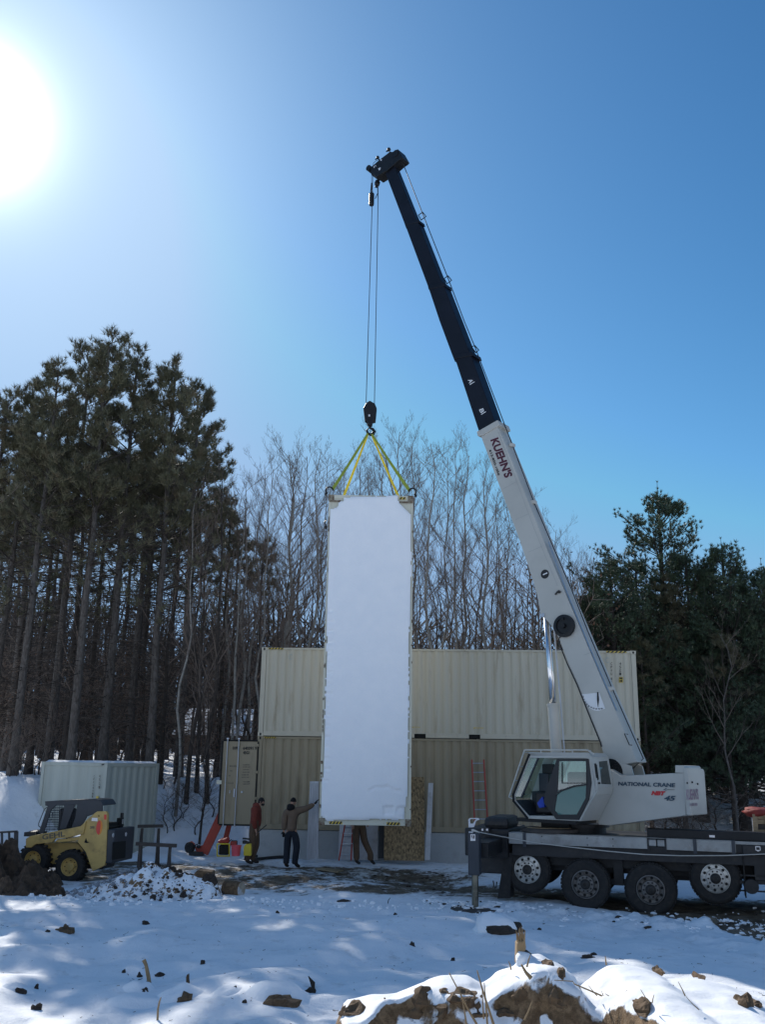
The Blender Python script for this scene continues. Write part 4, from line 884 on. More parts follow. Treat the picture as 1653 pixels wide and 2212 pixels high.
# main letters slightly proud of their pale outline
text4("KUEHN'S",Pb,'H',(378,778),(803,1893),(612,690),MT['txtmaroon'],base,off=.009,bold=.045)
text4("612-850-1056",Pb,'H',(345,1075),(605,1810),(405,1048),MT['txtblack'],base,off=.008,bold=.03)
Pk=Plane(SU(0,.225,0),by_)
def lb(s,c,p,h,w_,sec=s4):
    a=Pk.at(c,p,.004);d1=(Pk.at(c,(p[0]+w_*.36,p[1]+w_*.93))-Pk.at(c,p));d2=(Pk.at(c,(p[0]+h*.93,p[1]-h*.36))-Pk.at(c,p));text(s,a,d1,d2,MT['txtwhite'],sec,bold=.02,off=.006)
lb('A','E',(188,453),34,30);lb('B','E',(275,682),34,30)
for a,b_ in (((202,488),(238,466)),((290,718),(326,696))):
    m_=MB();A,B_=Pk.at('E',a,.006),Pk.at('E',b_,.006);n=(B_-A).cross(by_).normalized()*.012;m_.add([A-n,B_-n,B_+n,A+n],[(0,1,2,3)]);m_.build('mark',MT['txtwhite'],s4)
# luffing cylinder
a=Ph.at('I',(300,262));b_=Ph.at('I',(345,880));e=Ph.at('I',(372,1210));d=(e-b_).normalized();ax0=(e-a).normalized()
b_=a+ax0*(b_-a).length
m_=MB();m_.tube([a,b_+ax0*.2],.078,16);m_.build('lift_rod',MT['chrome'],crane,smooth=True)
m_=MB();m_.tube([b_,b_+ax0*(e-b_).length,b_+ax0*2.2],.135,18);m_.lathe([(.15,0),(.15,.06)],b_,ax0,18);m_.build('lift_cylinder',MT['cranewhite'],crane)
m_=MB();m_.tube([a+ax0*.1+V((.17,0,0)),b_+V((.19,0,.0)),b_+ax0*1.9+V((.19,0,0))],.02,6);m_.build('hydraulic_pipe',MT['galv'],crane)
# ---- ropes
hr=MB();hr.tube([Ph.at('G',(1075,480)),Ph.at('F',(765,820)),Ph.at('F',(1043,1525)),Ph.at('E',(160,0)),Ph.at('E',(245,205)),Ph.at('E',(530,950)),Ph.at('E',(700,1400)),Ph.at('E',(985,2060)),Ph.at('I',(600,360)),Ph.at('I',(775,770)),Ph.at('I',(1000,1275)),SU(-1.3,0,zt+1.35)],.014,6)
o=hr.build('hoist_rope',MT['cable'],crane)
HK2=YP(27.42)
ropes=MB();
for tp,bt in (((805,412),(791,872)),((817,430),(809,872))):
    m_=MB();m_.tube([HK2.at('v',tp),HK2.at('v',bt)],.013,6);tag(m_.build('hoist_cable',MT['cable']),'left steel cable from the boom head down to the hook block' if tp[0]<810 else 'right steel cable from the boom head down to the hook block','cable','cables holding the hook block')
m_=MB();m_.tube([Ph.at('G',(175,950)),HK2.at('G',(160,1600)),HK2.at('v',(805,412))],.012,6);m_.build('cable_fall',MT['cable'],crane)
m_=MB();m_.tube([Ph.at('G',(340,1000)),HK2.at('G',(345,1150)),HK2.at('G',(330,1340)),HK2.at('v',(817,432))],[.035,.045,.02,.012],6);m_.ball(HK2.at('G',(315,1240)),(.09,.07,.12),8,.4,3);m_.tube([HK2.at('G',(325,1560)),HK2.at('G',(255,1725))],.014,5);m_.ball(HK2.at('G',(300,1340)),(.07,.05,.05),8,.4,4);m_.build('wedge_socket',MT['black'],crane)
a2=HK2.at('G',(138,1745));m_=MB();m_.lathe([(.0,-.22),(.075,-.22),(.085,-.18),(.085,.2),(.075,.22),(0,.22)],a2,ZU,16,close=False);wt=m_.build('anti_block_weight',MT['black'],None)
tag(wt,'small cylindrical weight strung on the left cable under the boom head','weight')
m_=MB();m_.tube([Ph.at('G',(140,980)),HK2.at('G',(138,1230))],.007,5);m_.tube([HK2.at('G',(138,1230)),HK2.at('G',(128,1440)),HK2.at('G',(100,1600))],[.02,.03,.008],5);m_.tube([HK2.at('G',(130,1450)),HK2.at('G',(180,1600))],.008,5);m_.build('weight_chain',MT['cable'],crane)
# rope slung along the truck
m_=MB();pr=Plane(TL(0,-.06,0),-ty)
pts=[ql.at('J',(250,285),.14),ql.at('J',(335,310),.14),pr.at('J',(700,380)),pr.at('A',(420,668)),pr.at('A',(600,690)),pr.at('A',(800,712)),pr.at('A',(1000,730)),pr.at('A',(1200,737)),pr.at('A',(1450,736)),pr.at('A',(1653,728)),pr.at('A',(1950,712))]
m_.tube(pts,.011,6);m_.tube([ql.at('J',p,.14) for p in ((335,310),(290,300),(245,292),(240,278),(265,276),(335,310))],.011,6);tag(m_.build('tag_rope',MT['rope']),'pale rope tied to the outrigger and slung along the side of the crane truck','rope')
# pads lying on the deck
def disc(c,p0,p1,rx,label,mn):
    q=Pc.at(c,p0);q=TL(*toT(q)[:2],0)
zt_=zt+.01
pc_=TL(.45,.55,zt_);m_=MB();m_.lathe([(.62,0),(.64,.015),(.64,.08),(.6,.095)],pc_,ZU,32);pd_=m_.build('outrigger_pad',MT['darkwood'],None);tag(pd_,'round dark outrigger pad lying flat on the rear deck under the cab','pad')
m_=MB();m_.prism([pc_+V((math.cos(t)*.5*1.0-.05,math.sin(t)*.28-.2,.10)) for t in [i*.523 for i in range(12)]],ZU*.012);pl_=m_.build('plywood_offcut',MT['wood'],None);tag(pl_,'pale plywood offcut on top of the round pad on the deck','board')
fz_=MB();fp=TL(cx,-1.62,0);gq=gz(fp.x,fp.y)
fz_.lathe([(.0,0),(.50,0),(.52,.03),(.5,.06),(0,.06)],V((fp.x,fp.y,max(gq-.02,fz-.33))),ZU,24,close=False);tag(fz_.build('outrigger_mat',MT['darkwood']),'dark round mat on the snow under the outrigger foot','mat')
print('FOOT',fz-.26,'ground',gq,'zt',zt,'zb',zb)
# ---------------------------------------------------------------- small container
sc0=V((-8.72,31.58,0));ce=V((math.cos(math.radians(60.4)),math.sin(math.radians(60.4)),0));cl_=V((-ce.y,ce.x,0))
sgz=.02
smc=empty('cut_down_container',sc0,'small pale grey container with snow on its roof, behind the yellow loader','shipping container')
SP=lambda a,b_,z:sc0+ce*a+cl_*b_+ZU*(z+sgz)      # a along the ribbed end, b along the lettered face
LW,LE,LH=3.02,2.44,2.88
def ribs(nm,p0,du,dn,lu,z0,z1,pit,dep,m,par):
    pr=[];x=0
    while x<lu:
        for fx,d in ((0,0),(.26,0),(.5,1),(.76,1)):
            if x+fx*pit<=lu: pr.append((x+fx*pit,d))
        x+=pit
    pr.append((lu,0));k=len(pr);lo=[p0+du*a+dn*dep*d+ZU*z0 for a,d in pr];hi=[q+ZU*(z1-z0) for q in lo]
    mb=MB();mb.add(lo+hi,[(i,i+1,k+i+1,k+i) for i in range(k-1)]);return mb.build(nm,m,par)
mb=MB();
for a in (.0,LE-.14):
    for b_ in (.0,LW-.14): mb.obox(SP(a+.07,b_+.07,LH/2),ce*.07,cl_*.07,ZU*LH/2)
for z in (.07,LH-.06):
    for b_ in (.04,LW-.04): mb.obox(SP(LE/2,b_,z),ce*(LE/2-.14),cl_*.03,ZU*.06)
    for a in (.04,LE-.04): mb.obox(SP(a,LW/2,z),ce*.03,cl_*(LW/2-.14),ZU*.06)
mb.build('frame',MT['palegrey'],smc,bevel=.01)
ribs('end_panel',SP(.14,.03,0),ce,cl_,LE-.28,.13,LH-.12,.30,.03,MT['palegrey'],smc)
ribs('side_panel',SP(.03,.14,0),cl_,ce,LW-.28,.13,LH-.12,.28,.010,MT['palegrey'],smc)
mb=MB();mb.obox(SP(LE-.03,LW/2,LH/2),ce*.01,cl_*(LW/2-.1),ZU*(LH/2-.1));mb.obox(SP(LE/2,LW-.03,LH/2),ce*(LE/2-.1),cl_*.01,ZU*(LH/2-.1));mb.build('back_panel',MT['palegrey'],smc)
mb=MB();mb.obox(SP(LE/2,LW/2,LH-.03),ce*(LE/2-.05),cl_*(LW/2-.05),ZU*.02);mb.build('roof',MT['palegrey'],smc)
mb=MB();n1,n2=16,18
for j in range(n2+1):
    for i in range(n1+1):
        e=min(i,n1-i,j,n2-j);mb.v.append(SP(LE*(i/n1)*1.0,LW*j/n2,LH-.005+(0 if e==0 else .055+.03*MN.noise(V((i*.4,j*.4,3))))))
mb.f=[(j*(n1+1)+i,j*(n1+1)+i+1,(j+1)*(n1+1)+i+1,(j+1)*(n1+1)+i) for j in range(n2) for i in range(n1)];mb.m=[0]*len(mb.f)
tag(mb.build('snow_layer',MT['snow'],None,smooth=True),'thin layer of snow lying on the roof of the small pale container','snow')
Pl_=Plane(sc0-ce*.0,-ce)
def vert2(s,x,y0,h,wd,dx):
    mb=MB();y=y0
    for ch in s:
        a,b_,d=Pl_.at('L',(x,y+h*.75)),Pl_.at('L',(x+wd,y+h*.75)),Pl_.at('L',(x,y));text(ch,a,b_-a,d-a,None,smc,off=.012,mb=mb);y+=h;x+=dx
    mb.build('lettering',MT['txtgrey'],smc)
vert2('CPWU8011',845,275,31,13,-2.6);vert2('45G1',905,268,40,14,-2)
a=Pl_.pts('L',[(867,545),(893,545),(897,500),(871,500)],.012);mb=MB();mb.add(a,[(0,1,2,3)]);mb.build('sticker',MT['hazy'],smc)
mb=MB();q=Pl_.pts('L',[(920,165),(940,150),(965,150),(945,168)],.012);mb.add(q,[(0,1,2,3)]);mb.build('hazard_bars',MT['txtblack'],smc)
mb=MB()
for a in (.2,LE-.2): mb.obox(SP(a,LW/2,-.12),ce*.12,cl_*(LW/2),ZU*.12)
tag(mb.build('timber_blocking',MT['darkwood'],smc))
# ---------------------------------------------------------------- yellow skid steer loader
t_=math.radians(7.5);lf=V((-math.cos(t_),math.sin(t_),0));ls=V((-math.sin(t_),-math.cos(t_),0))   # forward, near side
x,y=px('L',(975,1230));r=ray(x,y);L0=V((0,0,CZ))+r*(25.0/r.y);gl=gz(L0.x,L0.y)
PLd=Plane(L0,ls);Pn=lambda c,p,o=0:PLd.at(c,p,o)
base_=L0+lf*1.1-ls*.7;base_.z=gl
ld=empty('skid_steer_loader',base_,'worn yellow skid steer loader with a dark blue cage cab, beside the pale container','loader')
def LPr(nm,c,pts,o0,dep,m,par=ld,bev=.012): 
    mb=MB();mb.prism(PLd.pts(c,pts,o0),-ls*dep);return mb.build(nm,MT[m] if isinstance(m,str) else m,par,bevel=bev)
Wd=1.38
# tower / upright with engine bay sides
for o0,nm in ((0.0,'upright'),(-(Wd-.12),'upright')):
    LPr(nm,'L',[(668,995),(720,840),(750,770),(868,672),(885,664),(975,664),(990,690),(985,1000),(975,1190),(960,1250),(830,1312),(790,1200),(760,1110)],o0,.12,'yellow')
for o0 in (0.02,-(Wd-.10)):
    LPr('lift_arm','L',[(108,985),(118,955),(160,930),(700,825),(760,770),(730,905),(560,950),(420,960),(390,1000),(215,1018),(170,1055),(108,1055)],o0+.03,.12,'yellow')
LPr('lower_arm','L',[(430,990),(450,965),(690,940),(690,975),(460,1000)],-.02,.08,'yellow',bev=.01)
LPr('lift_cylinder','L',[(540,962),(545,945),(700,905),(705,925)],.0,.05,'chrome',bev=.0)
LPr('body','L',[(180,1060),(240,1015),(390,1005),(660,1005),(800,1150),(940,1180),(940,1235),(230,1235),(190,1150)],-.30,Wd-.60,'yellow')
LPr('engine_bay','L',[(700,850),(970,870),(960,1220),(800,1230),(680,1000)],-.13,Wd-.26,'chassis')
LPr('belly','L',[(230,1170),(960,1200),(940,1290),(260,1270)],-.32,Wd-.64,'chassis',bev=.02)
# rear door
r0,r1=Pn('L',(975,868)),Pn('L',(968,1228));rz1,rz0=r0.z+.02,r1.z
bc=(r0+r1)/2
mb=MB();mb.obox(V((bc.x,bc.y,(rz0+rz1)/2))-ls*(Wd/2)-lf*.10,lf*.10,ls*(Wd/2-.02),ZU*(rz1-rz0)/2);rd_=mb.build('rear_door',MT['slate'],ld,bevel=.03)
Prr=Plane(bc-lf*.204,-lf)
def rearpoly(nm,pts,m,o=.0,par=rd_):
    mb=MB();mb.add(Prr.pts('L',pts,o),[tuple(range(len(pts)))]);return mb.build(nm,MT[m],par)
rearpoly('radiator_grille',[(1048,998),(1192,982),(1186,1165),(1040,1190)],'dkhole',.003)
for p in ((1052,922),(1190,912)):
    mb=MB();mb.lathe([(.05,0),(.055,.012),(.04,.02)],Prr.at('L',p),-lf,14);mb.build('tail_lamp',MT['lamp'],rd_)
# clutter in the open engine top
hp_=V((bc.x,bc.y,rz1))-ls*.7+lf*.1
mb=MB();mb.tube([hp_-ls*.45+ZU*.0,hp_-ls*.45+ZU*.34],.045,8);mb.build('exhaust_stack',MT['hub'],ld)
mb=MB();mb.obox(hp_-ls*.36+ZU*.10,lf*.06,ls*.09,ZU*.12);mb.build('battery',MT['dkhole'],ld);mb=MB();mb.obox(hp_-ls*.38+ZU*.13-lf*.062,lf*.004,ls*.03,ZU*.06);mb.build('battery_label',MT['lamp'],ld)
mb=MB();mb.obox(hp_+ls*.1+ZU*.05+lf*.2,lf*.2,ls*.3,ZU*.08);mb.build('engine_cover',MT['dkhole'],ld)
mb=MB();mb.tube([hp_+ls*.55+ZU*.03,hp_-ls*.6+ZU*.03],.02,6);mb.build('engine_rail',MT['hub'],ld)
# cab: far and near sides as cages
cabp=[(318,600),(320,560),(830,537),(900,548),(935,600),(940,660),(880,668),(750,768),(700,830),(245,905)]
nin=[(385,640),(450,595),(525,600),(520,640),(505,700),(470,880),(470,880),(330,890),(318,885)]
CIN=.26
def cage(o0,nm):
    mb=MB();mb.prism(PLd.pts('L',[(318,602),(318,562),(830,537),(905,548),(938,600),(938,662),(768,720),(770,590),(700,592),(525,596),(440,595),(345,608)],o0),-ls*.04)
    mb.prism(PLd.pts('L',[(345,604),(445,592),(380,650),(300,905),(245,905)],o0+.002),-ls*.044)
    if o0>-.7: mb.prism(PLd.pts('L',[(525,594),(640,594),(600,700),(545,850),(470,862),(510,700)],o0+.002),-ls*.044)
    if o0>-.7: mb.prism(PLd.pts('L',[(665,592),(772,588),(768,722),(735,785),(700,832),(600,846),(640,740)],o0+.002),-ls*.044)
    mb.prism(PLd.pts('L',[(895,547),(938,600),(938,662),(905,664),(893,592),(872,575)],o0+.002),-ls*.044)
    return mb.build(nm,MT['slate'],ld,bevel=.006)
sdn=cage(-CIN,'cab_side');sdf=cage(-(Wd-CIN),'cab_side')
p0=[(318,562),(830,537),(905,548),(938,600)]
for a,b_ in zip(p0,p0[1:]):
    A,B_=Pn('L',a,-CIN),Pn('L',b_,-CIN);d=(B_-A).normalized();n=d.cross(ls)
    mb=MB();mb.obox((A+B_)/2-ls*(Wd/2-CIN),(B_-A)/2,ls*(Wd/2-CIN),n*.015);mb.build('cab_roof',MT['slate'],ld)
def grid(nm,c,poly,o0,step=19):
    # mesh screen clipped to a polygon
    xs_=[p[0] for p in poly];ys_=[p[1] for p in poly];mb=MB()
    def clip(hor,v_):
        hits=[];n=len(poly)
        for i in range(n):
            (x1,y1),(x2,y2)=poly[i],poly[(i+1)%n]
            a,b_=(y1,y2) if hor else (x1,x2)
            if (a>v_)!=(b_>v_): t=(v_-a)/(b_-a);hits.append((x1+(x2-x1)*t) if hor else (y1+(y2-y1)*t))
        hits.sort();return hits
    y=min(ys_)+5
    while y<max(ys_):
        h=clip(True,y)
        for a,b_ in zip(h[::2],h[1::2]): mb.tube([PLd.at(c,(a,y),o0),PLd.at(c,(b_,y),o0)],.0055,4)
        y+=step
    x=min(xs_)+5
    while x<max(xs_):
        h=clip(False,x)
        for a,b_ in zip(h[::2],h[1::2]): mb.tube([PLd.at(c,(x,a),o0),PLd.at(c,(x,b_),o0)],.0055,4)
        x+=step
    return mb.build(nm,MT['slate'],ld)
grid('mesh_screen','L',[(380,652),(445,595),(527,596),(508,720),(470,862),(310,895)],-CIN-.02)
grid('mesh_screen','L',[(640,594),(668,594),(640,740),(600,848),(550,850),(600,700)],-CIN-.02)
grid('mesh_screen','L',[(380,652),(445,595),(527,596),(508,720),(470,862),(310,895)],-(Wd-CIN)+.05,26)
mb=MB();mb.add(PLd.pts('L',[(772,590),(895,582),(905,655),(770,722)],-CIN-.06),[(0,1,2,3)]);mb.build('rear_glass',MT['glass'],ld)
mb=MB();mb.obox(Pn('L',(560,760),-.7),lf*.16,ls*.22,ZU*.30);mb.build('seat',MT['seatcloth'],ld,bevel=.05)
mb=MB();mb.tube(PLd.pts('L',[(350,622),(330,625),(310,640),(250,790),(248,820),(268,838)],-.3),.012,5);mb.tube(PLd.pts('L',[(360,690),(375,672),(400,680),(395,740),(370,765),(358,750)],-.28),.010,5);mb.build('front_grab_bar',MT['slate'],ld)
mb=MB();mb.tube(PLd.pts('L',[(350,622),(330,625),(310,640),(250,790),(248,820),(268,838)],-1.1),.012,5);mb.build('front_grab_bar',MT['slate'],ld)
mb=MB();mb.obox(Pn('L',(215,905),-.5),lf*.16,ls*.3,ZU*.05);mb.ball(Pn('L',(225,890),-.4),(.18,.2,.06),8,.5,2);mb.build('front_coupler',MT['chassis'],ld)
LPr('quick_attach','L',[(110,960),(190,940),(190,1140),(150,1180),(110,1100)],-.35,.7,'chassis')
# wheels
def lwheel(c,p,o0,rad=.385,far=False):
    ce_=PLd.at(c,p,o0);mb=MB();ax=ls
    mb.lathe([(.20,-.27),(.21,-.02),(.30,.0),(.36,-.02),(rad,-.07),(rad,-.23),(.35,-.28),(.2,-.28)],ce_,ax,36,close=False)
    for k in range(20):
        a=2*math.pi*k/20;rdv=lf*math.cos(a)+ZU*math.sin(a);tg=-lf*math.sin(a)+ZU*math.cos(a)
        for s in (0,1): mb.obox(ce_+rdv*(rad+.006)-ax*(.085+.13*s),rdv*.018,(tg*.03+ax*(.018 if s else -.018)),ax*.062)
    w_=mb.build('wheel',MT['rubber'],ld)
    mb=MB();mb.lathe([(.215,-.01),(.205,-.015),(.195,-.08),(.11,-.09),(.10,-.05),(.05,-.045),(.0,-.045)],ce_,ax,28,close=False);rm=mb.build('rim',MT['yellow'],w_)
    mb=MB()
    for k in range(8):
        a=2*math.pi*k/8;mb.lathe([(.014,0),(.014,.02)],ce_+(lf*math.cos(a)+ZU*math.sin(a))*.145-ax*.088,ax,6)
    mb.build('wheel_nuts',MT['hub'],w_)
for p in ((180,1190),(575,1265)): lwheel('L',p,.02)
for p in ((180,1190),(575,1265)): lwheel('L',p,-(Wd-.28))
# lettering and decals
def lt4(s,bl,br,tl,m,**k): text4(s,PLd,'L',bl,br,tl,MT[m],ld,off=.055,**k)
lt4('GEHL',(298,972),(545,932),(296,915),'txtgrey',bold=.03)
lt4('GEHL',(294,970),(541,930),(292,912),'txtgrey',bold=.01) if 0 else None
text4('38',PLd,'L',(803,853),(852,850),(803,824),MT['txtgrey'],ld,off=.006,bold=.02)
c_=Pn('L',(905,838),.004);rx=(Pn('L',(945,838))-Pn('L',(905,838))).length;rz=.175
mb=MB();mb.add([c_-lf*(rx*.85*math.cos(a))*-1*-1+ZU*rz*math.sin(a) for a in [i*math.pi/12 for i in range(24)]],[tuple(range(24))]);sd=mb.build('round_decal',MT['orangesun'],ld)
mb=MB();mb.add([c_+ls*.003+lf*(rx*.85*math.cos(a) if math.cos(a)>0 else rx*.3*math.cos(a))+ZU*rz*.98*math.sin(a) for a in [i*math.pi/12 for i in range(24)]],[tuple(range(24))]);mb.build('decal_stripe',MT['redlens'],sd)
for pts,m in (([(955,752),(982,754),(982,700),(957,698)],'redlens'),([(820,768),(884,772),(886,735),(824,733)],'lamp')):
    mb=MB();mb.add(PLd.pts('L',pts,.005),[(0,1,2,3)]);mb.build('reflector' if m=='redlens' else 'data_sticker',MT[m],ld)
mb=MB();mb.add(PLd.pts('L',[(740,1000),(760,950),(775,990),(800,998),(770,1008)],.005),[(0,1,2,3,4)]);mb.add(PLd.pts('L',[(890,720),(900,700),(910,720)],.005),[(0,1,2)]);mb.build('oil_stain',MT['dkhole'],ld)
# ---------------------------------------------------------------- small gear
def wbox(nm,c,x0,y0,x1,y1,Y,dep,m,par=None,bev=.005):
    P_=YP(Y);a,b_=P_.at(c,(x0,y1)),P_.at(c,(x1,y0));mb=MB();mb.box((a.x,Y,a.z),(b_.x,Y+dep,b_.z));return mb.build(nm,MT[m],par,bevel=bev)
def beam(mb,a,b_,wd,dp,upv=V((0,1,0))):
    a,b_=V(a),V(b_);d=(b_-a).normalized();s=d.cross(upv).normalized();n=s.cross(d);mb.obox((a+b_)/2,(b_-a)/2,s*wd/2,n*dp/2)
# trestles
def trestle(bar,legs,Y,label):
    P_=YP(Y);a,b_=P_.at('U',bar[0]),P_.at('U',bar[1]);g0=gz((a.x+b_.x)/2,Y)
    r=empty('trestle',V(((a.x+b_.x)/2,Y,g0)),label,'trestle','dark steel trestles beside the loader')
    mb=MB();beam(mb,a,b_,.085,.10);mb.build('top_bar',MT['darkwood'],r,bevel=.006)
    for (t,bt) in legs:
        mb=MB();T=P_.at('U',t);B_=P_.at('U',bt);B_.z=gz(B_.x,Y)-.03;beam(mb,T,B_,.07,.07);beam(mb,T+V((0,0,0)),V((B_.x,Y+.32,gz(B_.x,Y+.3)-.03)),.05,.05);mb.build('leg',MT['darkwood'],r)
    return r
trestle(((733,672),(953,683)),(((757,685),(745,840)),((918,690),(905,815))),25.2,'dark trestle nearer the camera, in front of the other one right of the loader')
trestle(((743,578),(880,576)),(((767,590),(755,665)),((857,590),(847,722))),28.3,'dark trestle farther back, against the pale container')
# red conveyor behind the open door
PY=YP(32.0);cv=empty('log_elevator',V((-5.6,32.0,gz(-5.6,32.0))),'red metal elevator sloping up behind the open container door','elevator')
for pts in ([(535,1375),(601,1460),(405,1870),(330,1905),(300,1900),(345,1760)],[(640,1500),(662,1455),(720,1455),(700,1530),(635,1670),(580,1690)]):
    pass
mb=MB();a=PY.at('N',(566,1420));b_=PY.at('N',(350,1880));d=(a-b_).normalized();a2=a+d*3.2+V((0,.9,0));beam(mb,b_,a,.28,.14);beam(mb,a,a+d*.5,.28,.14);mb.build('chute',MT['orange'],cv,bevel=.01)
mb=MB();b2=PY.at('N',(608,1685));a_=PY.at('N',(690,1458));beam(mb,b2+V((0,.6,-.25)),a_+V((0,.6,0)),.16,.10);mb.build('support_leg',MT['orange'],cv,bevel=.01)
c_=PY.at('N',(132,1790));mb=MB();mb.lathe([(.0,.0),(.06,.0),(.10,.03),(.165,.02),(.175,-.05),(.16,-.11),(0,-.11)],c_-V((0,.1,0)),V((-.5,-.85,0)),20,close=False);mb.build('wheel',MT['rubber'],cv)
mb=MB();mb.prism(PY.pts('N',[(95,1720),(160,1698),(205,1740),(200,1790),(140,1720)],.1),(0,.12,0));mb.build('mudguard',MT['orange'],cv)
mb=MB();mb.prism(PY.pts('N',[(210,1790),(330,1760),(345,1810),(370,1840),(320,1900),(240,1880)],.05),(0,.3,0));mb.build('motor_housing',MT['orange'],cv,bevel=.02)
mb=MB();mb.tube(PY.pts('N',[(215,1790),(225,1750),(250,1745),(258,1775)],.1),.02,6);mb.ball(PY.at('N',(270,1780),.1),(.07,.06,.05),8,.4);mb.build('hoses',MT['hose'],cv)
mb=MB();mb.obox(PY.at('N',(240,1880)),(.22,0,0),(0,.15,0),(0,0,.06));mb.build('axle_block',MT['chassis'],cv)
# dark boards standing behind the door
mb=MB();P2=YP(31.8);beam(mb,P2.at('N',(520,1280)),P2.at('N',(605,840)),.12,.1);beam(mb,P2.at('N',(555,1450)),P2.at('N',(575,900)),.1,.1);tag(mb.build('timber_post',MT['darkwood']),'dark leaning timbers behind the left edge of the open door','timber') if 0 else None
# generator
PG=YP(29.3);g0=PG.at('N',(640,1915));gn=empty('generator',V((g0.x,29.3,gz(g0.x,29.3))),'yellow framed generator with a red engine, left of the pink bucket','generator')
mb=MB();A=lambda x,y,o=0:PG.at('N',(x,y),o)
for o in (.0,-.42):
    for a,b_ in (((550,1735),(550,1925)),((732,1735),(732,1925)),((545,1738),(737,1738)),((545,1920),(737,1920))): mb.tube([A(*a,o),A(*b_,o)],.02,6)
for p in ((550,1738),(732,1738),(550,1920),(732,1920)): mb.tube([A(*p),A(*p,-.42)],.02,6)
mb.build('frame',MT['jerry'],gn)
mb=MB();a,b_=A(565,1905),A(722,1760);mb.box((a.x,29.34,a.z),(b_.x,29.66,b_.z));mb.build('alternator',MT['dkhole'],gn,bevel=.03)
mb=MB();mb.ball(A(650,1700,-.2),(.17,.15,.09),12,.3,3);mb.ball(A(700,1670,-.2),(.08,.1,.07),10,.3,5);mb.build('engine',MT['red'],gn)
mb=MB();mb.tube([A(*p,-.1) for p in ((735,1700),(765,1668),(770,1690),(840,1690),(848,1700),(848,1755))],.014,6);mb.build('carry_handle',MT['hub'],gn)
mb=MB();a,b_=A(735,1765),A(835,1705);mb.box((a.x,29.4,a.z),(b_.x,29.6,b_.z));mb.build('control_box',MT['red'],gn,bevel=.01)
# bucket
PB=YP(29.0);a,b_,t0_,t1_=PB.at('N',(762,1925)),PB.at('N',(883,1920)),PB.at('N',(752,1765)),PB.at('N',(905,1772))
c_=(a+b_)/2;H_=t0_.z-a.z;r0_=(b_-a).length/2;r1_=(t1_-t0_).length/2
mb=MB();mb.lathe([(0,0),(r0_,0),(r1_,H_),(r1_*1.05,H_),(r1_*1.05,H_-.03),(r1_*.96,H_-.01),(r0_*.95,.02),(0,.02)],c_+V((0,.1,0)),ZU,24,close=False);bk=mb.build('bucket',MT['pink'],None);tag(bk,'pink plastic bucket on the snow beside the generator','bucket')
# fuel can
jc=PB.at('N',(1000,1915));fc=empty('fuel_can',V((jc.x,28.9,gz(jc.x,28.9))),'yellow fuel can with black spouts, half hidden behind the man in the red hoodie','fuel can')
PJ=YP(28.9);mb=MB();mb.prism(PJ.pts('N',[(945,1918),(948,1780),(985,1738),(1060,1738),(1060,1918)]),(0,.2,0));mb.build('can_body',MT['jerry'],fc,bevel=.02)
mb=MB();mb.prism(PJ.pts('N',[(928,1735),(930,1690),(960,1685),(1040,1715),(1030,1735),(960,1738)]),(0,.14,0));mb.prism(PJ.pts('N',[(928,1668),(930,1645),(1040,1655),(1040,1680)]),(0,.1,0));mb.build('spout',MT['hose'],fc,bevel=.01)
# leaning things along the container
def lean_plane(Y): return YP(Y)
PA=YP(30.45)
# bundle of aluminium planks
q0=PA.at('Q',(592,1790));ab=empty('aluminium_scaffold_plank',V((q0.x+.2,30.45,gz(q0.x,30.45))),'ribbed aluminium scaffold plank leaning on the containers left of the hanging one','scaffold plank')
mb=MB();T0,T1,B0,B1=PA.at('Q',(622,1187)),PA.at('Q',(690,1187)),PA.at('Q',(592,1788)),PA.at('Q',(684,1788))
mb.prism([B0,B1,T1,T0],(0,.07,0));ak=mb.build('deck_panel',MT['galv'],ab)
for k in range(5):
    mb=MB();u=(k+.5)/5;a,b_=B0.lerp(B1,u),T0.lerp(T1,u);mb.obox((a+b_)/2-V((0,.025,0)),(b_-a)/2,V((.012,0,0)),V((0,.025,0)));mb.build('rib',MT['galv'],ab)
mb=MB();mb.obox((T0+T1)/2-V((0,.03,.03)),(T1-T0)/2,V((0,.04,0)),ZU*.03);mb.build('end_cap',MT['galv'],ab)
# osb sheet
PO=YP(30.35);o=[PO.at('Q',p) for p in ((1202,1790),(1503,1792),(1500,1190),(1225,1190))];wdt=1.22;bl0=V((o[1].x-wdt,30.2,o[1].z-.02));
mb=MB();mb.prism([bl0,bl0+V((wdt,0,0)),bl0+V((wdt+.0,.35,2.42)),bl0+V((0,.35,2.42))],(0,.014,0));ob_=mb.build('osb_sheet',MT['osb'],None);tag(ob_,'tall brown OSB sheet leaning on the wall right of the hanging container','board')
mb=MB();P_=YP(30.1);a,b_=P_.at('Q',(1527,1792)),P_.at('Q',(1560,1202));mb.obox((a+b_)/2+V((0,.2,0)),(b_-a)/2+V((0,.25,0)),V((.075,0,0)),V((0,.02,0)));bp_=mb.build('timber_board',MT['board'],None);tag(bp_,'narrow whitish board standing upright just right of the brown OSB sheet','board')
P_=YP(30.55);a,b_,c_=P_.at('P',(385,765)),P_.at('P',(860,752)),P_.at('P',(865,120))
mb=MB();mb.prism([a,V((b_.x,30.55,a.z)),V((b_.x,30.8,c_.z+.2)),V((a.x+.02,30.8,c_.z+.2))],(0,.02,0));ws=mb.build('sheathing_panel',MT['board'],None);tag(ws,'wide whitish panel leaning behind the striding worker','panel')
a,b_=P_.at('P',(870,752)),P_.at('P',(946,752));mb=MB();mb.prism([a,b_,b_+V((0,.2,1.7)),a+V((0,.2,1.7))],(0,.02,0));tag(mb.build('gap_shade',MT['slate'],None),'narrow dark sheet painting the shaded gap between the white panel and the OSB sheet','panel')  # dark sheet set into the open gap to paint its shade
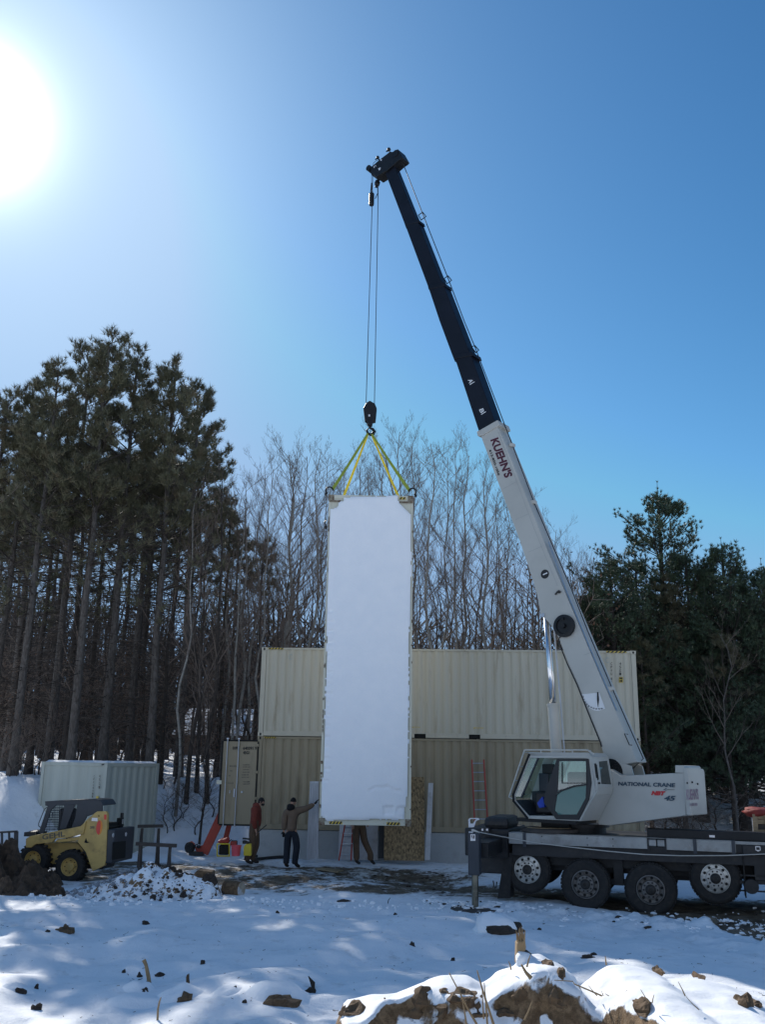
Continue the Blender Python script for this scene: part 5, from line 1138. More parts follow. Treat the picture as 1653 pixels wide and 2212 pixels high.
# red ladders
def ladder(P_,c,l0,l1,r0,r1,n,label,rung='galv',dy=.5,nm='ladder',rw=.07):
    L0_,L1_,R0_,R1_=P_.at(c,l0),P_.at(c,l1),P_.at(c,r0),P_.at(c,r1)
    for q in (L0_,R0_): q.y-=dy
    r=empty(nm,(L0_+R0_)/2,label,'ladder')
    for a,b_ in ((L0_,L1_),(R0_,R1_)):
        mb=MB();beam(mb,a,b_,rw*.6,rw);mb.build('rail',MT['red'],r,bevel=.004)
    for k in range(n):
        t=(k+.6)/n;a,b_=L0_.lerp(L1_,t),R0_.lerp(R1_,t);mb=MB();mb.tube([a,b_],.016,6);mb.build('rung',MT[rung],r)
    return r
ladder(YP(30.7),'A',(86,770),(70,218),(160,770),(134,218),11,'red ladder leaning against the tan container left of the crane cab')
r=ladder(YP(30.2),'P',(400,765),(468,340),(545,765),(560,340),4,'red stepladder below the hanging container, left of the striding worker',dy=.3)
mb=MB();
for t in (.15,.45,.75):
    a,b_=YP(30.0).at('P',(410,760)).lerp(YP(30.2).at('P',(466,345)),t),YP(30.0).at('P',(560,760)).lerp(YP(30.2).at('P',(565,345)),t)
    m1=MB();m1.obox((a+b_)/2-V((0,.03,0)),(b_-a)/2,V((0,.06,0)),V((0,0,.012)));m1.build('tread',MT['galv'],r)
# hoses on the snow
R7=random.Random(3)
for k,(p0,p1,lab_) in enumerate((((300,1290),(800,1235),'upper of the black hoses lying on the snow behind the men'),((300,1350),(960,1300),'lower of the black hoses lying on the snow behind the men'),((880,1240),(1205,1310),'thin black hose running to the foot of the aluminium plank'))):
    P_=[onG('O',(p0[0]+(p1[0]-p0[0])*t/8,p0[1]+(p1[1]-p0[1])*t/8-12*math.sin(t/8*3.14))) for t in range(9)];mb=MB();mb.tube([q+V((0,.05*R7.random(),.06)) for q in P_],.05 if k<2 else .02,6);tag(mb.build('hose',MT['hose']),lab_,'hose')
# plank on the ground by the hanging container
P_=[onG('P',q) for q in ((110,895),(380,935),(450,915),(190,880))];mb=MB();mb.prism([q+ZU*.02 for q in P_],ZU*.03);tag(mb.build('plywood_scrap',MT['wood']),'muddy plywood scrap lying on the snow below the hanging container','board')
# fork frame at the far left
PFk=YP(26.2);fk=empty('fork_backrest',PFk.at('M',(120,700)),'dark blue steel rack at the left edge, behind the brown dirt pile','rack')
for a,b_,w_ in (((-60,362),(285,342),.05),((-60,640),(285,640),.09)):
    mb=MB();beam(mb,PFk.at('M',a),PFk.at('M',b_),w_,.05);mb.build('cross_bar',MT['slate'],fk)
for a,b_,w_ in (((25,360),(30,640),.045),((148,352),(152,640),.045),((268,345),(262,700),.10),((-40,360),(-40,640),.05)):
    mb=MB();beam(mb,PFk.at('M',a),PFk.at('M',b_),w_,.05);mb.build('upright_bar',MT['slate'],fk)
# crate and red bag on the crane deck at the right edge
PK=Plane(TL(0,1.0,0),-ty);ck=empty('wooden_crate',PK.at('K',(1560,690)),'yellowish timber crate at the right edge of the deck with a red cover on top','crate')
a=PK.at('K',(1500,690));b_=PK.at('K',(1720,690));h_=PK.at('K',(1500,330)).z-a.z
for k in range(4):
    mb=MB();z_=a.z+h_*(k+.5)/4;mb.obox(V(((a.x+b_.x)/2,(a.y+b_.y)/2,z_))+ty*.25,(b_-a).xy.to_3d()/2*(1-.05*(k%2)),ty*.3,ZU*h_/8.6);mb.build('slat',MT['wood'] if k!=1 else MT['darkwood'],ck,bevel=.006)
mb=MB()
for u in (0,1):
    q=a.lerp(b_,u);mb.obox(V((q.x,q.y,a.z+h_/2))-ty*.07,tx*.05,ty*.02,ZU*h_/2)
mb.build('corner_board',MT['wood'],ck)
mb=MB();mb.ball(V(((a.x+b_.x)/2,(a.y+b_.y)/2,a.z+h_+.04))+ty*.2,(.36,.34,.10),14,.5,4);tag(mb.build('red_tarp',MT['tarp'],None,smooth=True),'crumpled red tarpaulin on top of the crate at the right edge','tarpaulin')
mb=MB();q=PK.pts('K',[(1500,395),(1437,395),(1455,655),(1480,660)]);mb.tube(q,.022,6);tag(mb.build('white_pipe',MT['lamp']),'bent white pipe standing beside the crate on the deck','pipe')
mb=MB();q=PK.pts('K',[(900,640),(1020,655),(1150,640),(1300,665),(1400,665),(1480,655)],.2);mb.tube(q,.014,6);tag(mb.build('deck_rope',MT['rope']),'pale rope lying along the black rail of the deck towards the crate','rope')
# ---------------------------------------------------------------- people
def skinmesh(name,chains,m,parent,sub=2,smooth=True,root=0):
    """chains: list of [(point, rx, ry), ...]; points that coincide are one joint"""
    vs=[];rad=[];es=[]
    def idx(p,r):
        for i,q in enumerate(vs):
            if (q-p).length<1e-5: return i
        vs.append(V(p));rad.append(r);return len(vs)-1
    for ch in chains:
        ids=[idx(V(c[0]),(c[1],c[2] if len(c)>2 else c[1])) for c in ch]
        es+=[(a,b_) for a,b_ in zip(ids,ids[1:])]
    me=bpy.data.meshes.new(name);me.from_pydata([tuple(v) for v in vs],es,[]);ob=bpy.data.objects.new(name,me);col.objects.link(ob)
    sk=ob.modifiers.new('skin','SKIN');sk.use_smooth_shade=True
    if not me.skin_vertices: 
        bpy.context.view_layer.objects.active=ob;bpy.context.view_layer.update()
    if not me.skin_vertices:
        me.attributes  # ensured by the modifier
    lay=me.skin_vertices[0].data if me.skin_vertices else None
    if lay is None: raise RuntimeError('no skin layer')
    for i,r in enumerate(rad): lay[i].radius=r;lay[i].use_root=(i==root)
    ss=ob.modifiers.new('sub','SUBSURF');ss.levels=sub;ss.render_levels=sub
    dg=bpy.context.evaluated_depsgraph_get();dg.update();me2=bpy.data.meshes.new_from_object(ob.evaluated_get(dg))
    bpy.data.objects.remove(ob);off=wloc(parent) if parent else V((0,0,0))
    for v in me2.vertices: v.co-=off
    me2.materials.clear();me2.materials.append(m);me2.polygons.foreach_set('use_smooth',[True]*len(me2.polygons));me2.name=name
    o=bpy.data.objects.new(name,me2);col.objects.link(o);o.parent=parent;return o
def head(mbc,fwd,tilt,par,hair,cap=None,beard=False):
    """head mesh points merged to a face with nose, ears, eyes"""
    f=V(fwd).normalized();s=ZU.cross(f).normalized();u=f.cross(s)*-1;u=ZU
    b=MB();c=V(mbc)
    n=20;m_=14
    def sp(ph,t):
        d=V((math.cos(ph)*math.cos(t),math.cos(ph)*math.sin(t),math.sin(ph)))
        x,y,z=d.x*.095,d.y*.075,d.z*.115
        if z<0: x*=1-.10*(-z/.115);y*=1-.30*(-z/.115)
        if d.x>.3:
            fz=d.z
            x+=.022*math.exp(-((d.y/.16)**2)-((fz+.12)/.18)**2)      # nose
            x+=.010*math.exp(-((d.y/.5)**2)-((fz-.18)/.12)**2)       # brow
            x-=.010*math.exp(-(((abs(d.y)-.38)/.16)**2)-((fz-.02)/.10)**2)  # eye sockets
            x+=.008*math.exp(-((d.y/.3)**2)-((fz+.45)/.08)**2)       # lips
            x+=.012*math.exp(-((d.y/.3)**2)-((fz+.85)/.2)**2)        # chin
        return c+f*x+s*y+u*z
    b.v.append(sp(-math.pi/2,0))
    for i in range(1,m_):
        for j in range(n): b.v.append(sp(math.pi*i/m_-math.pi/2,2*math.pi*j/n))
    b.v.append(sp(math.pi/2,0))
    b.f=[(0,1+(j+1)%n,1+j) for j in range(n)]
    for i in range(m_-2):
        for j in range(n): b.f.append((1+i*n+j,1+i*n+(j+1)%n,1+(i+1)*n+(j+1)%n,1+(i+1)*n+j))
    L_=len(b.v)-1;b.f+=[(L_,1+(m_-2)*n+j,1+(m_-2)*n+(j+1)%n) for j in range(n)];b.m=[0]*len(b.f)
    hd_=b.build('head',MT['skin'],par,smooth=True)
    for q in (-1,1):
        e=MB();e.ball(c+s*q*.075-f*.005-u*.008,(.014,.014,.03),8);e.build('ear',MT['skin'],hd_,smooth=True)
        e=MB();e.ball(c+s*q*.030+f*.083+u*.006,(.010,.010,.008),8);e.build('eye',MT['dkhole'],hd_)
    h=MB();k=14
    for i in range(9):
        for j in range(k):
            ph=math.pi/2*(i/8.)*1.25-.35 if True else 0;t=2*math.pi*j/k
            ph=min(ph,math.pi/2)
            cut=.10 if math.cos(t)>.35 else -.42
            ph=max(ph,cut if not cap else .10)
            d=V((math.cos(ph)*math.cos(t),math.cos(ph)*math.sin(t),math.sin(ph)));g=1.09 if not cap else 1.18
            h.v.append(c+f*d.x*.095*g+s*d.y*.077*g+u*(d.z*.115*g+.006))
    h.f=[(i*k+j,i*k+(j+1)%k,(i+1)*k+(j+1)%k,(i+1)*k+j) for i in range(8) for j in range(k)]+[tuple(8*k+j for j in range(k))];h.m=[0]*len(h.f)
    h.build('beanie' if cap else 'hair',cap or hair,par,smooth=True)
    if beard:
        g=MB()
        for q in (-1,0,1): g.ball(c+f*(.065-.02*abs(q))+s*q*.035-u*.072,(.040,.036,.040),8,.15,q+2)
        g.build('beard',hair,hd_,smooth=True)
    return hd_
def hand(w_,d,par_,chains,glove=False,curl=.5,side=None,open_=False):
    """five fingers from the wrist w_ pointing along d; returns chains for the body skin"""
    d=V(d).normalized();s=(side or d.cross(ZU)).normalized();n=d.cross(s)
    p=w_+d*.05;pk=w_+d*.095
    out=[[(w_,.026,.022),(p,.038,.018),(pk,.036,.015)]]
    for k,(off,ln) in enumerate(((-.030,.062),(-.010,.075),(.010,.080),(.028,.070))):
        a=pk+s*off;c1=.25+curl*.5
        q1=a+(d*math.cos(c1*.4)+n*math.sin(c1*.4)).normalized()*ln*.5;q2=q1+(d*math.cos(c1*1.2)+n*math.sin(c1*1.2)).normalized()*ln*.5
        out.append([(pk,.036,.015),(a,.0095),(q1,.009),(q2,.0075)])
    th=w_+d*.035+s*.035;out.append([(w_,.026,.022),(th,.013),(th+(d*.6+s*.6+n*.3)*.035,.011),(th+(d*.9+s*.5+n*.5)*.06,.009)])
    return out
def person(Y,c,J,label,outfit,face,group='workers on the ground',cap=None,beard=False,hood=None):
    P_=YP(Y)
    def pt(n_): a=J[n_];return P_.at(c,(a[0],a[1]))+V((0,a[2] if len(a)>2 else 0,0))
    j={k:pt(k) for k in J}
    gl_=min(gz(j['footL'].x,j['footL'].y),gz(j['footR'].x,j['footR'].y))
    r=empty('person',V(((j['footL'].x+j['footR'].x)/2,(j['footL'].y+j['footR'].y)/2,gl_)),label,'person',group)
    f=V(face).normalized()
    for k in ('L','R'): 
        j['foot'+k].z=gz(j['foot'+k].x,j['foot'+k].y)+.06
    hip,ch,nk=j['hip'],j['chest'],j['neck']
    sw=j['shL']-j['shR']
    trunk=[(hip,.135,.105),((hip+ch)/2,.135,.105),(ch,.155,.115),(nk-(nk-ch)*.25,.10,.085),(nk,.052,.052),(nk+(j['head']-nk)*.45,.050,.05),(j['head']-ZU*.02,.07,.07)]
    body=[trunk]
    ups=nk-(nk-ch)*.25
    hands=[]
    for k in ('L','R'):
        sh,el,wr=j['sh'+k],j['el'+k],j['wr'+k]
        body.append([(ups,.10,.085),(sh,.062),((sh+el)/2,.048),(el,.040),(wr,.026,.022)])
        body+=hand(wr,(wr-el) if 'hd'+k not in j else (j['hd'+k]-wr),None,None)
        hp,kn,an,ft=j['hp'+k],j['kn'+k],j['an'+k],j['foot'+k]
        body.append([(hip,.135,.105),(hp,.088),((hp+kn)/2,.072),(kn,.055),((kn+an)/2+V((0,.01,0)),.048),(an,.036),(ft,.035,.03)])
    bd=skinmesh('body',body,MT['skin'],r)
    # clothes
    o=outfit;e=.026
    jk=[[(hip+(ch-hip)*-.06,.165+e,.13+e),(hip+(ch-hip)*.22,.165+e,.13+e),((hip+ch)/2+(ch-hip)*.1,.162+e,.13+e),(ch,.172+e,.132+e),(ups,.105+e,.09+e),(nk,.062,.062)]]
    for k in ('L','R'):
        sh,el,wr=j['sh'+k],j['el'+k],j['wr'+k]
        jk.append([(ups,.115+e,.10+e),(sh,.105+e*.6),((sh+el)/2,.095+e*.4),(el,.085+e*.3),((el+wr)/2,.078+e*.2),(el+(wr-el)*.95,.058+e*.1)])
        d_=(wr-el) if 'hd'+k not in j else (j['hd'+k]-wr)
        if o.get('glove'): skinmesh('glove',[[(q[0],q[1]+.006,(q[2] if len(q)>2 else q[1])+.006) for q in ch_] for ch_ in hand(wr,d_,None,None)],MT['knit'],r)
    if 'overall' in o:
        pass
    skinmesh('jacket',jk,o['top'],r)
    tr=[]
    for k in ('L','R'):
        hp,kn,an=j['hp'+k],j['kn'+k],j['an'+k]
        lo_=V((an.x,an.y,gz(an.x,an.y)+.10));tr.append([(hip,.17,.14),(hp,.135),((hp+kn)/2,.122),(kn,.108),((kn+an)/2,.10),(an,.096),(lo_,.10)])
    tr.append([(hip,.145,.115),(hip+(ch-hip)*.25,.145,.115)] if 'bib' not in o else [(hip,.150,.12),(hip+(ch-hip)*.5,.150+e*1.1,.115+e*1.1),(ch+(nk-ch)*.15,.160+e*1.05,.118+e*1.1)])
    skinmesh('trousers',tr,o['legs'],r)
    for k in ('L','R'):
        an,ft=j['an'+k],j['foot'+k];fd=(f*.9+V((0,0,0))).normalized() if 'toe'+k not in j else (j['toe'+k]-ft).normalized();fd.z=0
        z=V((ft.x,ft.y,gz(ft.x,ft.y)+.05));skinmesh('boot',[[(V((an.x,an.y,max(an.z,z.z+.12)))+ZU*.03,.062),(z+ZU*.06-fd*.02,.062),(z+fd*.10,.052,.045),(z+fd*.20,.045,.035)]],MT['boot'],r,sub=1)
    head(j['head'],face,0,bd,MT['hair'],cap,beard)
    if hood is not None:
        h=MB();h.ball(nk+(j['head']-nk)*.15-f*.07,(.13,.12,.10),12,.25,4);h.build('hood',hood,r,smooth=True)
    return r,j
y1=onG('O',(190,1390)).y;y2=onG('O',(900,1460)).y;print('people Y',y1,y2)
p1,j1=person(y1,'O',dict(head=(405,275),neck=(355,365),chest=(305,500),hip=(275,780),shL=(330,420,.14),shR=(300,410,-.16),elL=(345,600,.2),elR=(290,610,-.24),wrL=(350,745,.05),wrR=(320,770,-.2),
 hpL=(290,820,.08),hpR=(262,820,-.09),knL=(310,1050,.08),knR=(255,1060,-.09),anL=(225,1310,.08),anR=(150,1300,-.10),footL=(240,1380,.08),footR=(150,1375,-.10)),
 'bearded man in a red hoodie and brown work trousers standing by the open container door',dict(top=MT['hoodie'],legs=MT['duck'],bib=1),(1,-.12,0),beard=True,hood=MT['hoodie'])
mb=MB();P_=YP(y1-.28);mb.tube([P_.at('O',(330,835)),P_.at('O',(500,690))],.018,6);tag(mb.build('stick',MT['darkwood']),'short dark stick held by the man in the red hoodie','stick')
p2,j2=person(y2-.15,'O',dict(head=(982,285),neck=(955,390),chest=(960,520),hip=(950,800),shL=(850,455),shR=(1085,430),elL=(820,640,-.04),elR=(1210,400,.0),wrL=(815,800,-.05),wrR=(1370,310,0),hdR=(1440,215,0),
 hpL=(890,830),hpR=(1010,830),knL=(870,1080,.05),knR=(1050,1080,-.05),anL=(855,1350,0),anR=(1010,1340,0),footL=(850,1445,0),footR=(1040,1420,0),toeL=(920,1450,.5),toeR=(1120,1410,.3)),
 'man in a tan jacket and dark jeans steadying the hanging container with one raised arm',dict(top=MT['tanjacket'],legs=MT['jeans'],glove=1),(.35,.9,0),cap=MT['knit'],hood=MT['knit'])
p3,j3=person(30.0,'P',dict(head=(660,-60),neck=(650,20),chest=(640,120),hip=(637,330),shL=(585,50,0),shR=(705,50,0),elL=(560,190,-.1),elR=(730,180,-.1),wrL=(565,330,-.15),wrR=(740,300,-.15),
 hpL=(605,360),hpR=(670,360),knL=(600,550,-.05),knR=(700,545,.05),anL=(608,710,0),anR=(775,700,.1),footL=(605,755),footR=(790,745,.1),toeL=(640,760),toeR=(830,750)),
 'striding worker in brown trousers, only the legs showing under the hanging container',dict(top=MT['duck'],legs=MT['duck'],bib=1),(.9,.2,0),cap=MT['knit'])
# ---------------------------------------------------------------- heaps, rocks, the near mound
def heap(nm,cx,cy,rx,ry,h,m,label,cat,seed,rough=.35,freq=3.,n=56,peak=1.3,skew=0,sink=.08,smooth=False,rot=0):
    mb=MB();gd={}
    for j in range(n+1):
        for i in range(n+1):
            u,v=2*i/n-1,2*j/n-1;d=math.sqrt(u*u+v*v)
            X,Y=cx+u*rx,cy+v*ry
            f=max(0,1-(d+.18*MN.noise(V((u*2+seed,v*2,seed))))**peak)
            q=V((X*freq,Y*freq,seed))
            f*=sm(1,.8,max(abs(u),abs(v)))
            z=h*f*(1+skew*u)*(1+rough*MN.noise(q))+rough*.22*h*MN.noise(q*2.7)*min(1,f*4)+rough*.12*h*MN.noise(q*6)*min(1,f*4)
            gd[i,j]=len(mb.v);mb.v.append(V((X,Y,gz(X,Y)-sink+z)))
    mb.f=[(gd[i,j],gd[i+1,j],gd[i+1,j+1],gd[i,j+1]) for j in range(n) for i in range(n)];mb.m=[0]*len(mb.f)
    o=mb.build(nm,m,None,smooth=smooth);tag(o,label,cat);return o
R_=random.Random(21)
def clod(mb,c,r,seed,flat=.8,n=7):
    mb.ball(c,(r*(.8+.5*R_.random()),r*(.8+.5*R_.random()),r*flat),n,.55,seed)
# snowy rubble heap in front of the trestle
hs=heap('rubble_heap',-5.05,22.75,1.75,1.0,.68,MT['heapmix'],'heap of dirty snow and clods with a dark earth block at its right end','heap',4,.42,3.2,80,1.25,.35)
mb=MB()
for k in range(420):
    a,d=R_.random()*6.283,R_.random()**.6;X,Y=-5.5+1.8*d*math.cos(a),22.75+1.0*d*math.sin(a)
    f=max(0,1-d**1.25)*.68*(1+.35*(X+5.05)/1.75);r=.012+.045*R_.random()**3
    clod(mb,V((X,Y,gz(X,Y)-.08+f+r*.2)),r,k,n=5)
half=len(mb.f)
mb.build('snow_lumps',MT['ice'],hs)
mb=MB()
for k in range(420):
    a,d=R_.random()*6.283,R_.random()**.6;X,Y=-4.35+1.05*d*math.cos(a)*(1 if R_.random()<.8 else 2),22.65+.9*d*math.sin(a)
    f=max(0,1-min(1,math.hypot((X+5.05)/1.75,(Y-22.75)))**1.25)*.68*(1+.35*(X+5.05)/1.75);r=.012+.05*R_.random()**3
    clod(mb,V((X,Y,gz(X,Y)-.06+f+r*.2)),r,k+900,n=5)
mb.build('earth_lumps',MT['rock'],hs)
for ob in kids(hs): ob['kind']='stuff'
P_=YP(22.7);mb=MB();q=P_.pts('T',[(1000,470),(960,380),(985,250),(1030,190),(1180,205),(1178,300),(1150,420),(1225,440),(1180,490)]);mb.prism(q,(0,.45,0))
mb2=MB();
for k in range(26):
    a=q[R_.randrange(len(q))].lerp(P_.at('T',(1080,360)),R_.random());clod(mb2,a+V((0,-.02+.1*R_.random(),0)),.05+.10*R_.random(),k+50)
eb=mb.build('earth_block',MT['dirtclod'],None,bevel=.03);tag(eb,'upright block of frozen dark earth at the right end of the snowy rubble heap','earth block')
mb2.build('crumbling_face',MT['rock'],eb)
# sawn log
P_=YP(23.0);c0=P_.at('T',(1305,375));mb=MB();rr=(P_.at('T',(1340,290))-P_.at('T',(1340,450))).length/2
axl=V((1,-.45,0)).normalized();c1=P_.at('T',(1300,368))+V((.02,0,0))
mb.lathe([(rr*.96,0),(rr,.03),(rr,.40),(rr*.95,.43)],c1,axl,22);lg_=mb.build('log_section',MT['dirtclod'],None);tag(lg_,'short sawn log section lying on the snow right of the rubble heap','log')
mb=MB();mb.lathe([(rr*.93,0),(rr*.9,.01)],c1+axl*.43,axl,22);mb.build('sawn_end',MT['logend'],lg_)
# brown dirt pile at the left edge
heap('dirt_pile',-9.3,23.8,2.0,1.5,1.12,MT['earth'],'big brown dirt pile at the left edge in front of the loader wheels','dirt pile',9,.75,2.2,90,1.5,-.25)
heap('dirt_pile',-7.9,22.6,1.15,.75,.42,MT['earth'],'low spread of dark dirt at the right foot of the big brown pile','dirt pile',13,.9,3.5,80,1.3)
mb=MB();clod(mb,onG('M',(738,1135))+ZU*.05,.075,3);tag(mb.build('snow_lump',MT['snow'],None),'fist sized white lump on the dark dirt beside the loader wheel','lump')
# chunks thrown up beside the crane track (too many to count)
mb=MB();md_=MB()
for k in range(1500):
    x=1.0+R_.random()*9.5;y=21.0-.46*(x-3)+R_.gauss(0,.38+.09*x);r=.010+.04*R_.random()**4
    z=gz(x,y)
    if y>10: (mb if R_.random()<.93 else md_).ball(V((x,y,z+.07*math.exp(-((y-21+.46*(x-3))/.75)**2)+r*.05)),(r*1.5,r*1.1,r*.7),4+k%2,1.1,k)
for k in range(260):
    x=-7.5+R_.random()*8.5;y=21.6+R_.gauss(0,.35)-.05*x;r=.012+.045*R_.random()**3;mb.ball(V((x,y,gz(x,y)+r*.4)),(r*1.2,r,r*.8),5,.6,k)
tag(mb.build('snow_chunks',MT['snow'],None),'loose white snow chunks ploughed up along the edge of the crane track','snow','',kind='stuff')
for k in range(340):
    x=-7+R_.random()*9;y=23.2+R_.random()*6.2;r=.012+.04*R_.random()**3;md_.ball(V((x,y,gz(x,y)+r*.2-.03)),(r*1.4,r,r*.6),5,.6,k)
tag(md_.build('mud_clods',MT['rock'],None),'small dark clods scattered over the churned yard','clods',kind='stuff')
# rocks and clods poking through the snow  (crop, x, y, size m, label)
rocks=[('Z',278,258,.30,.20,'largest dark clod on the left part of the shaded snow slope'),('Z',628,226,.16,.09,'small flat dark clod alone below the rubble heap'),
('Z',80,522,.17,.07,'flat dark stone under a snow cap near the left edge'),('Z',152,595,.15,.09,'round dark stone in the lower left corner of the snow'),
('Z',532,437,.06,.07,'small dark pebble left of the broken stake'),('Z',598,456,.09,.08,'dark pebble touching the left side of the broken stake'),('Z',688,452,.14,.08,'flat brown stone right of the broken stake'),
('Z',578,503,.07,.07,'dark pebble on the snow hump under the broken stake'),('Z',620,520,.12,.06,'dark wedge of soil under the snow hump by the stake'),('Z',797,558,.20,.16,'brown egg shaped clod with a pointed plant stem above it'),
('Z',808,485,.06,.17,'thin upright dark fragment above the egg shaped clod'),('Z',1210,573,.42,.20,'wide brown clod with a notched top near the bottom middle'),('Z',1342,522,.13,.10,'dark triangular clod under the pointed leaf'),
('Z',1014,518,.06,.12,'slim dark chip right of a snow hump'),('Z',875,398,.08,.07,'tiny dark chip in the middle of the shaded slope'),('Z',1198,178,.09,.07,'tiny dark chip below the log section'),('Z',1485,127,.28,.05,'flat dark slab lying at the top edge of the snow slope'),
('Z',202,260,.10,.05,'thin dark chip left of the largest clod'),('Z',1055,570,.06,.06,'tiny dark chip left of the wide brown clod'),('Z',152,505,.06,.08,'tiny upright chip above the round stone at lower left'),
('W',128,320,.09,.10,'small black stone alone on the snow below the outrigger'),('W',55,185,.08,.05,'small black stone left of the outrigger foot'),('W',305,383,.07,.05,'small black stone behind the near mound'),
('W',890,370,.22,.05,'patch of dark soil right of the splintered stump'),('W',915,358,.12,.04,'second smaller patch of dark soil behind the first one'),('W',680,250,.09,.03,'thin dark twig like chip right of the snow covered rock')]
for k,(c,x,y,wx,hz_,lb_) in enumerate(rocks):
    q=onG(c,(x,y));mb=MB();mb.ball(q-ZU*(hz_*.05)+V((0,.03,0)),(wx/2,wx*.35,hz_/2+.02),14,.6,k*3+1);tag(mb.build('stone',MT['rock'] if hz_<.15 else MT['dirtclod'],None),lb_,'stone','stones and clods in the shaded snow')
def hump(c,p,rx,ry,h,lb_,seed):
    q=onG(c,p);n=20;mb=MB();g_={}
    for j in range(n+1):
        for i in range(n+1):
            u,v=2*i/n-1,2*j/n-1;d=min(1,math.hypot(u,v));X,Y=q.x+u*rx,q.y+v*ry
            mb.v.append(V((X,Y,gz(X,Y)-.03+h*.62*math.sqrt(max(0,1-d*d))*(math.cos(min(1,d)**2*math.pi)+1.2)/2.2*(1+.4*MN.noise(V((u*2,v*2,seed)))))))
    mb.f=[(j*(n+1)+i,j*(n+1)+i+1,(j+1)*(n+1)+i+1,(j+1)*(n+1)+i) for j in range(n) for i in range(n)];mb.m=[0]*len(mb.f)
    tag(mb.build('snow_hump',MT['snow'],None,smooth=True),lb_,'snow hump','humps in the shaded snow')
hump('Z',(80,508),.30,.24,.15,'snow hump capping the flat stone near the left edge',1)
hump('Z',(600,500),.28,.3,.17,'snow hump at the foot of the broken stake',2)
hump('Z',(770,535),.40,.34,.22,'snow hump left of the egg shaped clod',3)
hump('Z',(1215,530),.55,.5,.30,'large snow hump capping the wide brown clod',4)
hump('Z',(975,520),.28,.25,.13,'snow hump left of the slim dark chip',5)
hump('Z',(1440,565),.6,.5,.2,'broad snow hump left of the near dirt mound',6)
hump('Z',(450,600),.22,.18,.08,'low snow hump at the bottom left',7)
hump('Z',(590,560),.55,.3,.16,'long low snow hump below the broken stake',8)
# snow covered rock by the outrigger
q=onG('W',(510,250));rk=empty('snow_capped_rock',q,'angular rock under a smooth snow cap right of the outrigger foot','rock')
mb=MB();mb.ball(q+V((.06,-.03,.02)),(.36,.2,.13),14,.35,5);mb.build('stone',MT['rock'],rk)
mb=MB();mb.ball(q+V((-.03,.12,.02)),(.44,.30,.24),20,.3,8);mb.build('snow_cap',MT['snow'],rk,smooth=True)
# stake, dry stems
def stick(nm,pts,rs,label,cat,m='stalk',Y=None,group=None):
    g0=onG(*pts[0]);P_=YP(g0.y);P=[g0-ZU*.04]+[P_.at(*q) for q in pts[1:]];mb=MB();mb.tube(P,rs,6);o=mb.build(nm,MT[m],None);tag(o,label,cat,group);return o
stick('broken_stake',[('Z',(648,483)),('Z',(640,450)),('Z',(630,400)),('Z',(620,378))],[.028,.028,.024,.028],'pale broken wooden stake sticking out of the shaded snow','stake')
stick('dry_weed',[('Z',(680,640)),('Z',(682,590)),('Z',(688,560)),('Z',(695,540))],[.014,.012,.010,.006],'forked dry stem at the bottom below the broken stake','stem')
stick('leaf_blade',[('Z',(1355,500)),('Z',(1352,480)),('Z',(1332,448))],[.02,.035,.004],'dark pointed leaf sticking up above the triangular clod','leaf','rock')
stick('twig',[('T',(1062,0)),('T',(1062,-2))],[.01,.01],'','') if 0 else None
stick('twig',[('W',(22,135)),('W',(26,120)),('W',(34,110))],[.012,.01,.006],'small dark twig poking from the snow left of the outrigger','twig','rock')
# ---- near mound
MY0,MY1=4.55,7.3
prof=[(735,2185),(745,2160),(800,2150),(860,2146),(905,2123),(955,2108),(1010,2106),(1040,2122),(1080,2098),(1112,2086),(1140,2062),(1165,2060),(1200,2078),(1222,2092),(1240,2128),(1262,2130),(1300,2098),(1322,2085),(1345,2084),(1390,2090),(1412,2098),(1440,2116),(1480,2114),(1520,2116),(1570,2128),(1610,2145),(1653,2160),(1760,2185),(2000,2200)]
CYc=YP(5.9);cres=[(lambda p:(p.x,p.z))(CYc.at('v',q)) for q in prof]
def crest(x):
    if x<=cres[0][0]: return cres[0][1]-(cres[0][0]-x)*2.2
    for (a,za),(b_,zb_) in zip(cres,cres[1:]):
        if x<=b_: return za+(zb_-za)*(x-a)/(b_-a)
    return cres[-1][1]
def mz(x,y):
    c=crest(x)
    n=MN.noise(V((x*1.4,y*1.4,3)))
    lobe=.10*MN.noise(V((x*3.1,y*3.1,8)))+.05*MN.noise(V((x*7,y*7,2)))
    t=y-5.9
    if t>0: z=c-.15*t-1.2*t*t*(.9+.4*n)
    else:
        s_=-t;plat=sm(1.15,1.5,x);brk=(.20+.30*(MN.noise(V((x*2.3,0,7)))+.35)+.06*MN.noise(V((x*9,3,7))))*(1-plat)+plat*(1.25+.5*MN.noise(V((x*1.3,0,9))))
        brk=max(.05,brk)
        st=.03*s_+.07*(1-plat)*min(s_,brk)+1.5*max(0,s_-brk);st=min(st,.9)
        z=c-st+(.6-.35*plat)*lobe*min(1,s_*4)
        # stepped clods: steep faces where soil shows
        z-=.05*max(0,MN.noise(V((x*4.2,y*4.2,5))))*min(1,s_*4)*(1-plat)
    if x<cres[0][0]+.0: z=min(z,c)
    return z
mb=MB();nx_,ny_=300,190
for j in range(ny_+1):
    for i in range(nx_+1):
        x=-.75+5.2*i/nx_;y=MY0-1.0+(MY1-MY0+1.0)*j/ny_;z=max(mz(x,y),gz(x,y)-.25)
        sl_=min(1,max(0,(crest(x)-z-.12)*6)) if y<5.9 else 0;mb.v.append(V((x+.02*MN.noise(V((x*9,y*9,z*9)))+.03*sl_*MN.noise(V((x*14,y*14,z*14))),y+.03*MN.noise(V((x*8,y*8,z*8+5)))+.07*sl_*MN.noise(V((x*7,z*7,2)))+.03*sl_*MN.noise(V((x*22,z*22,2))),z)))
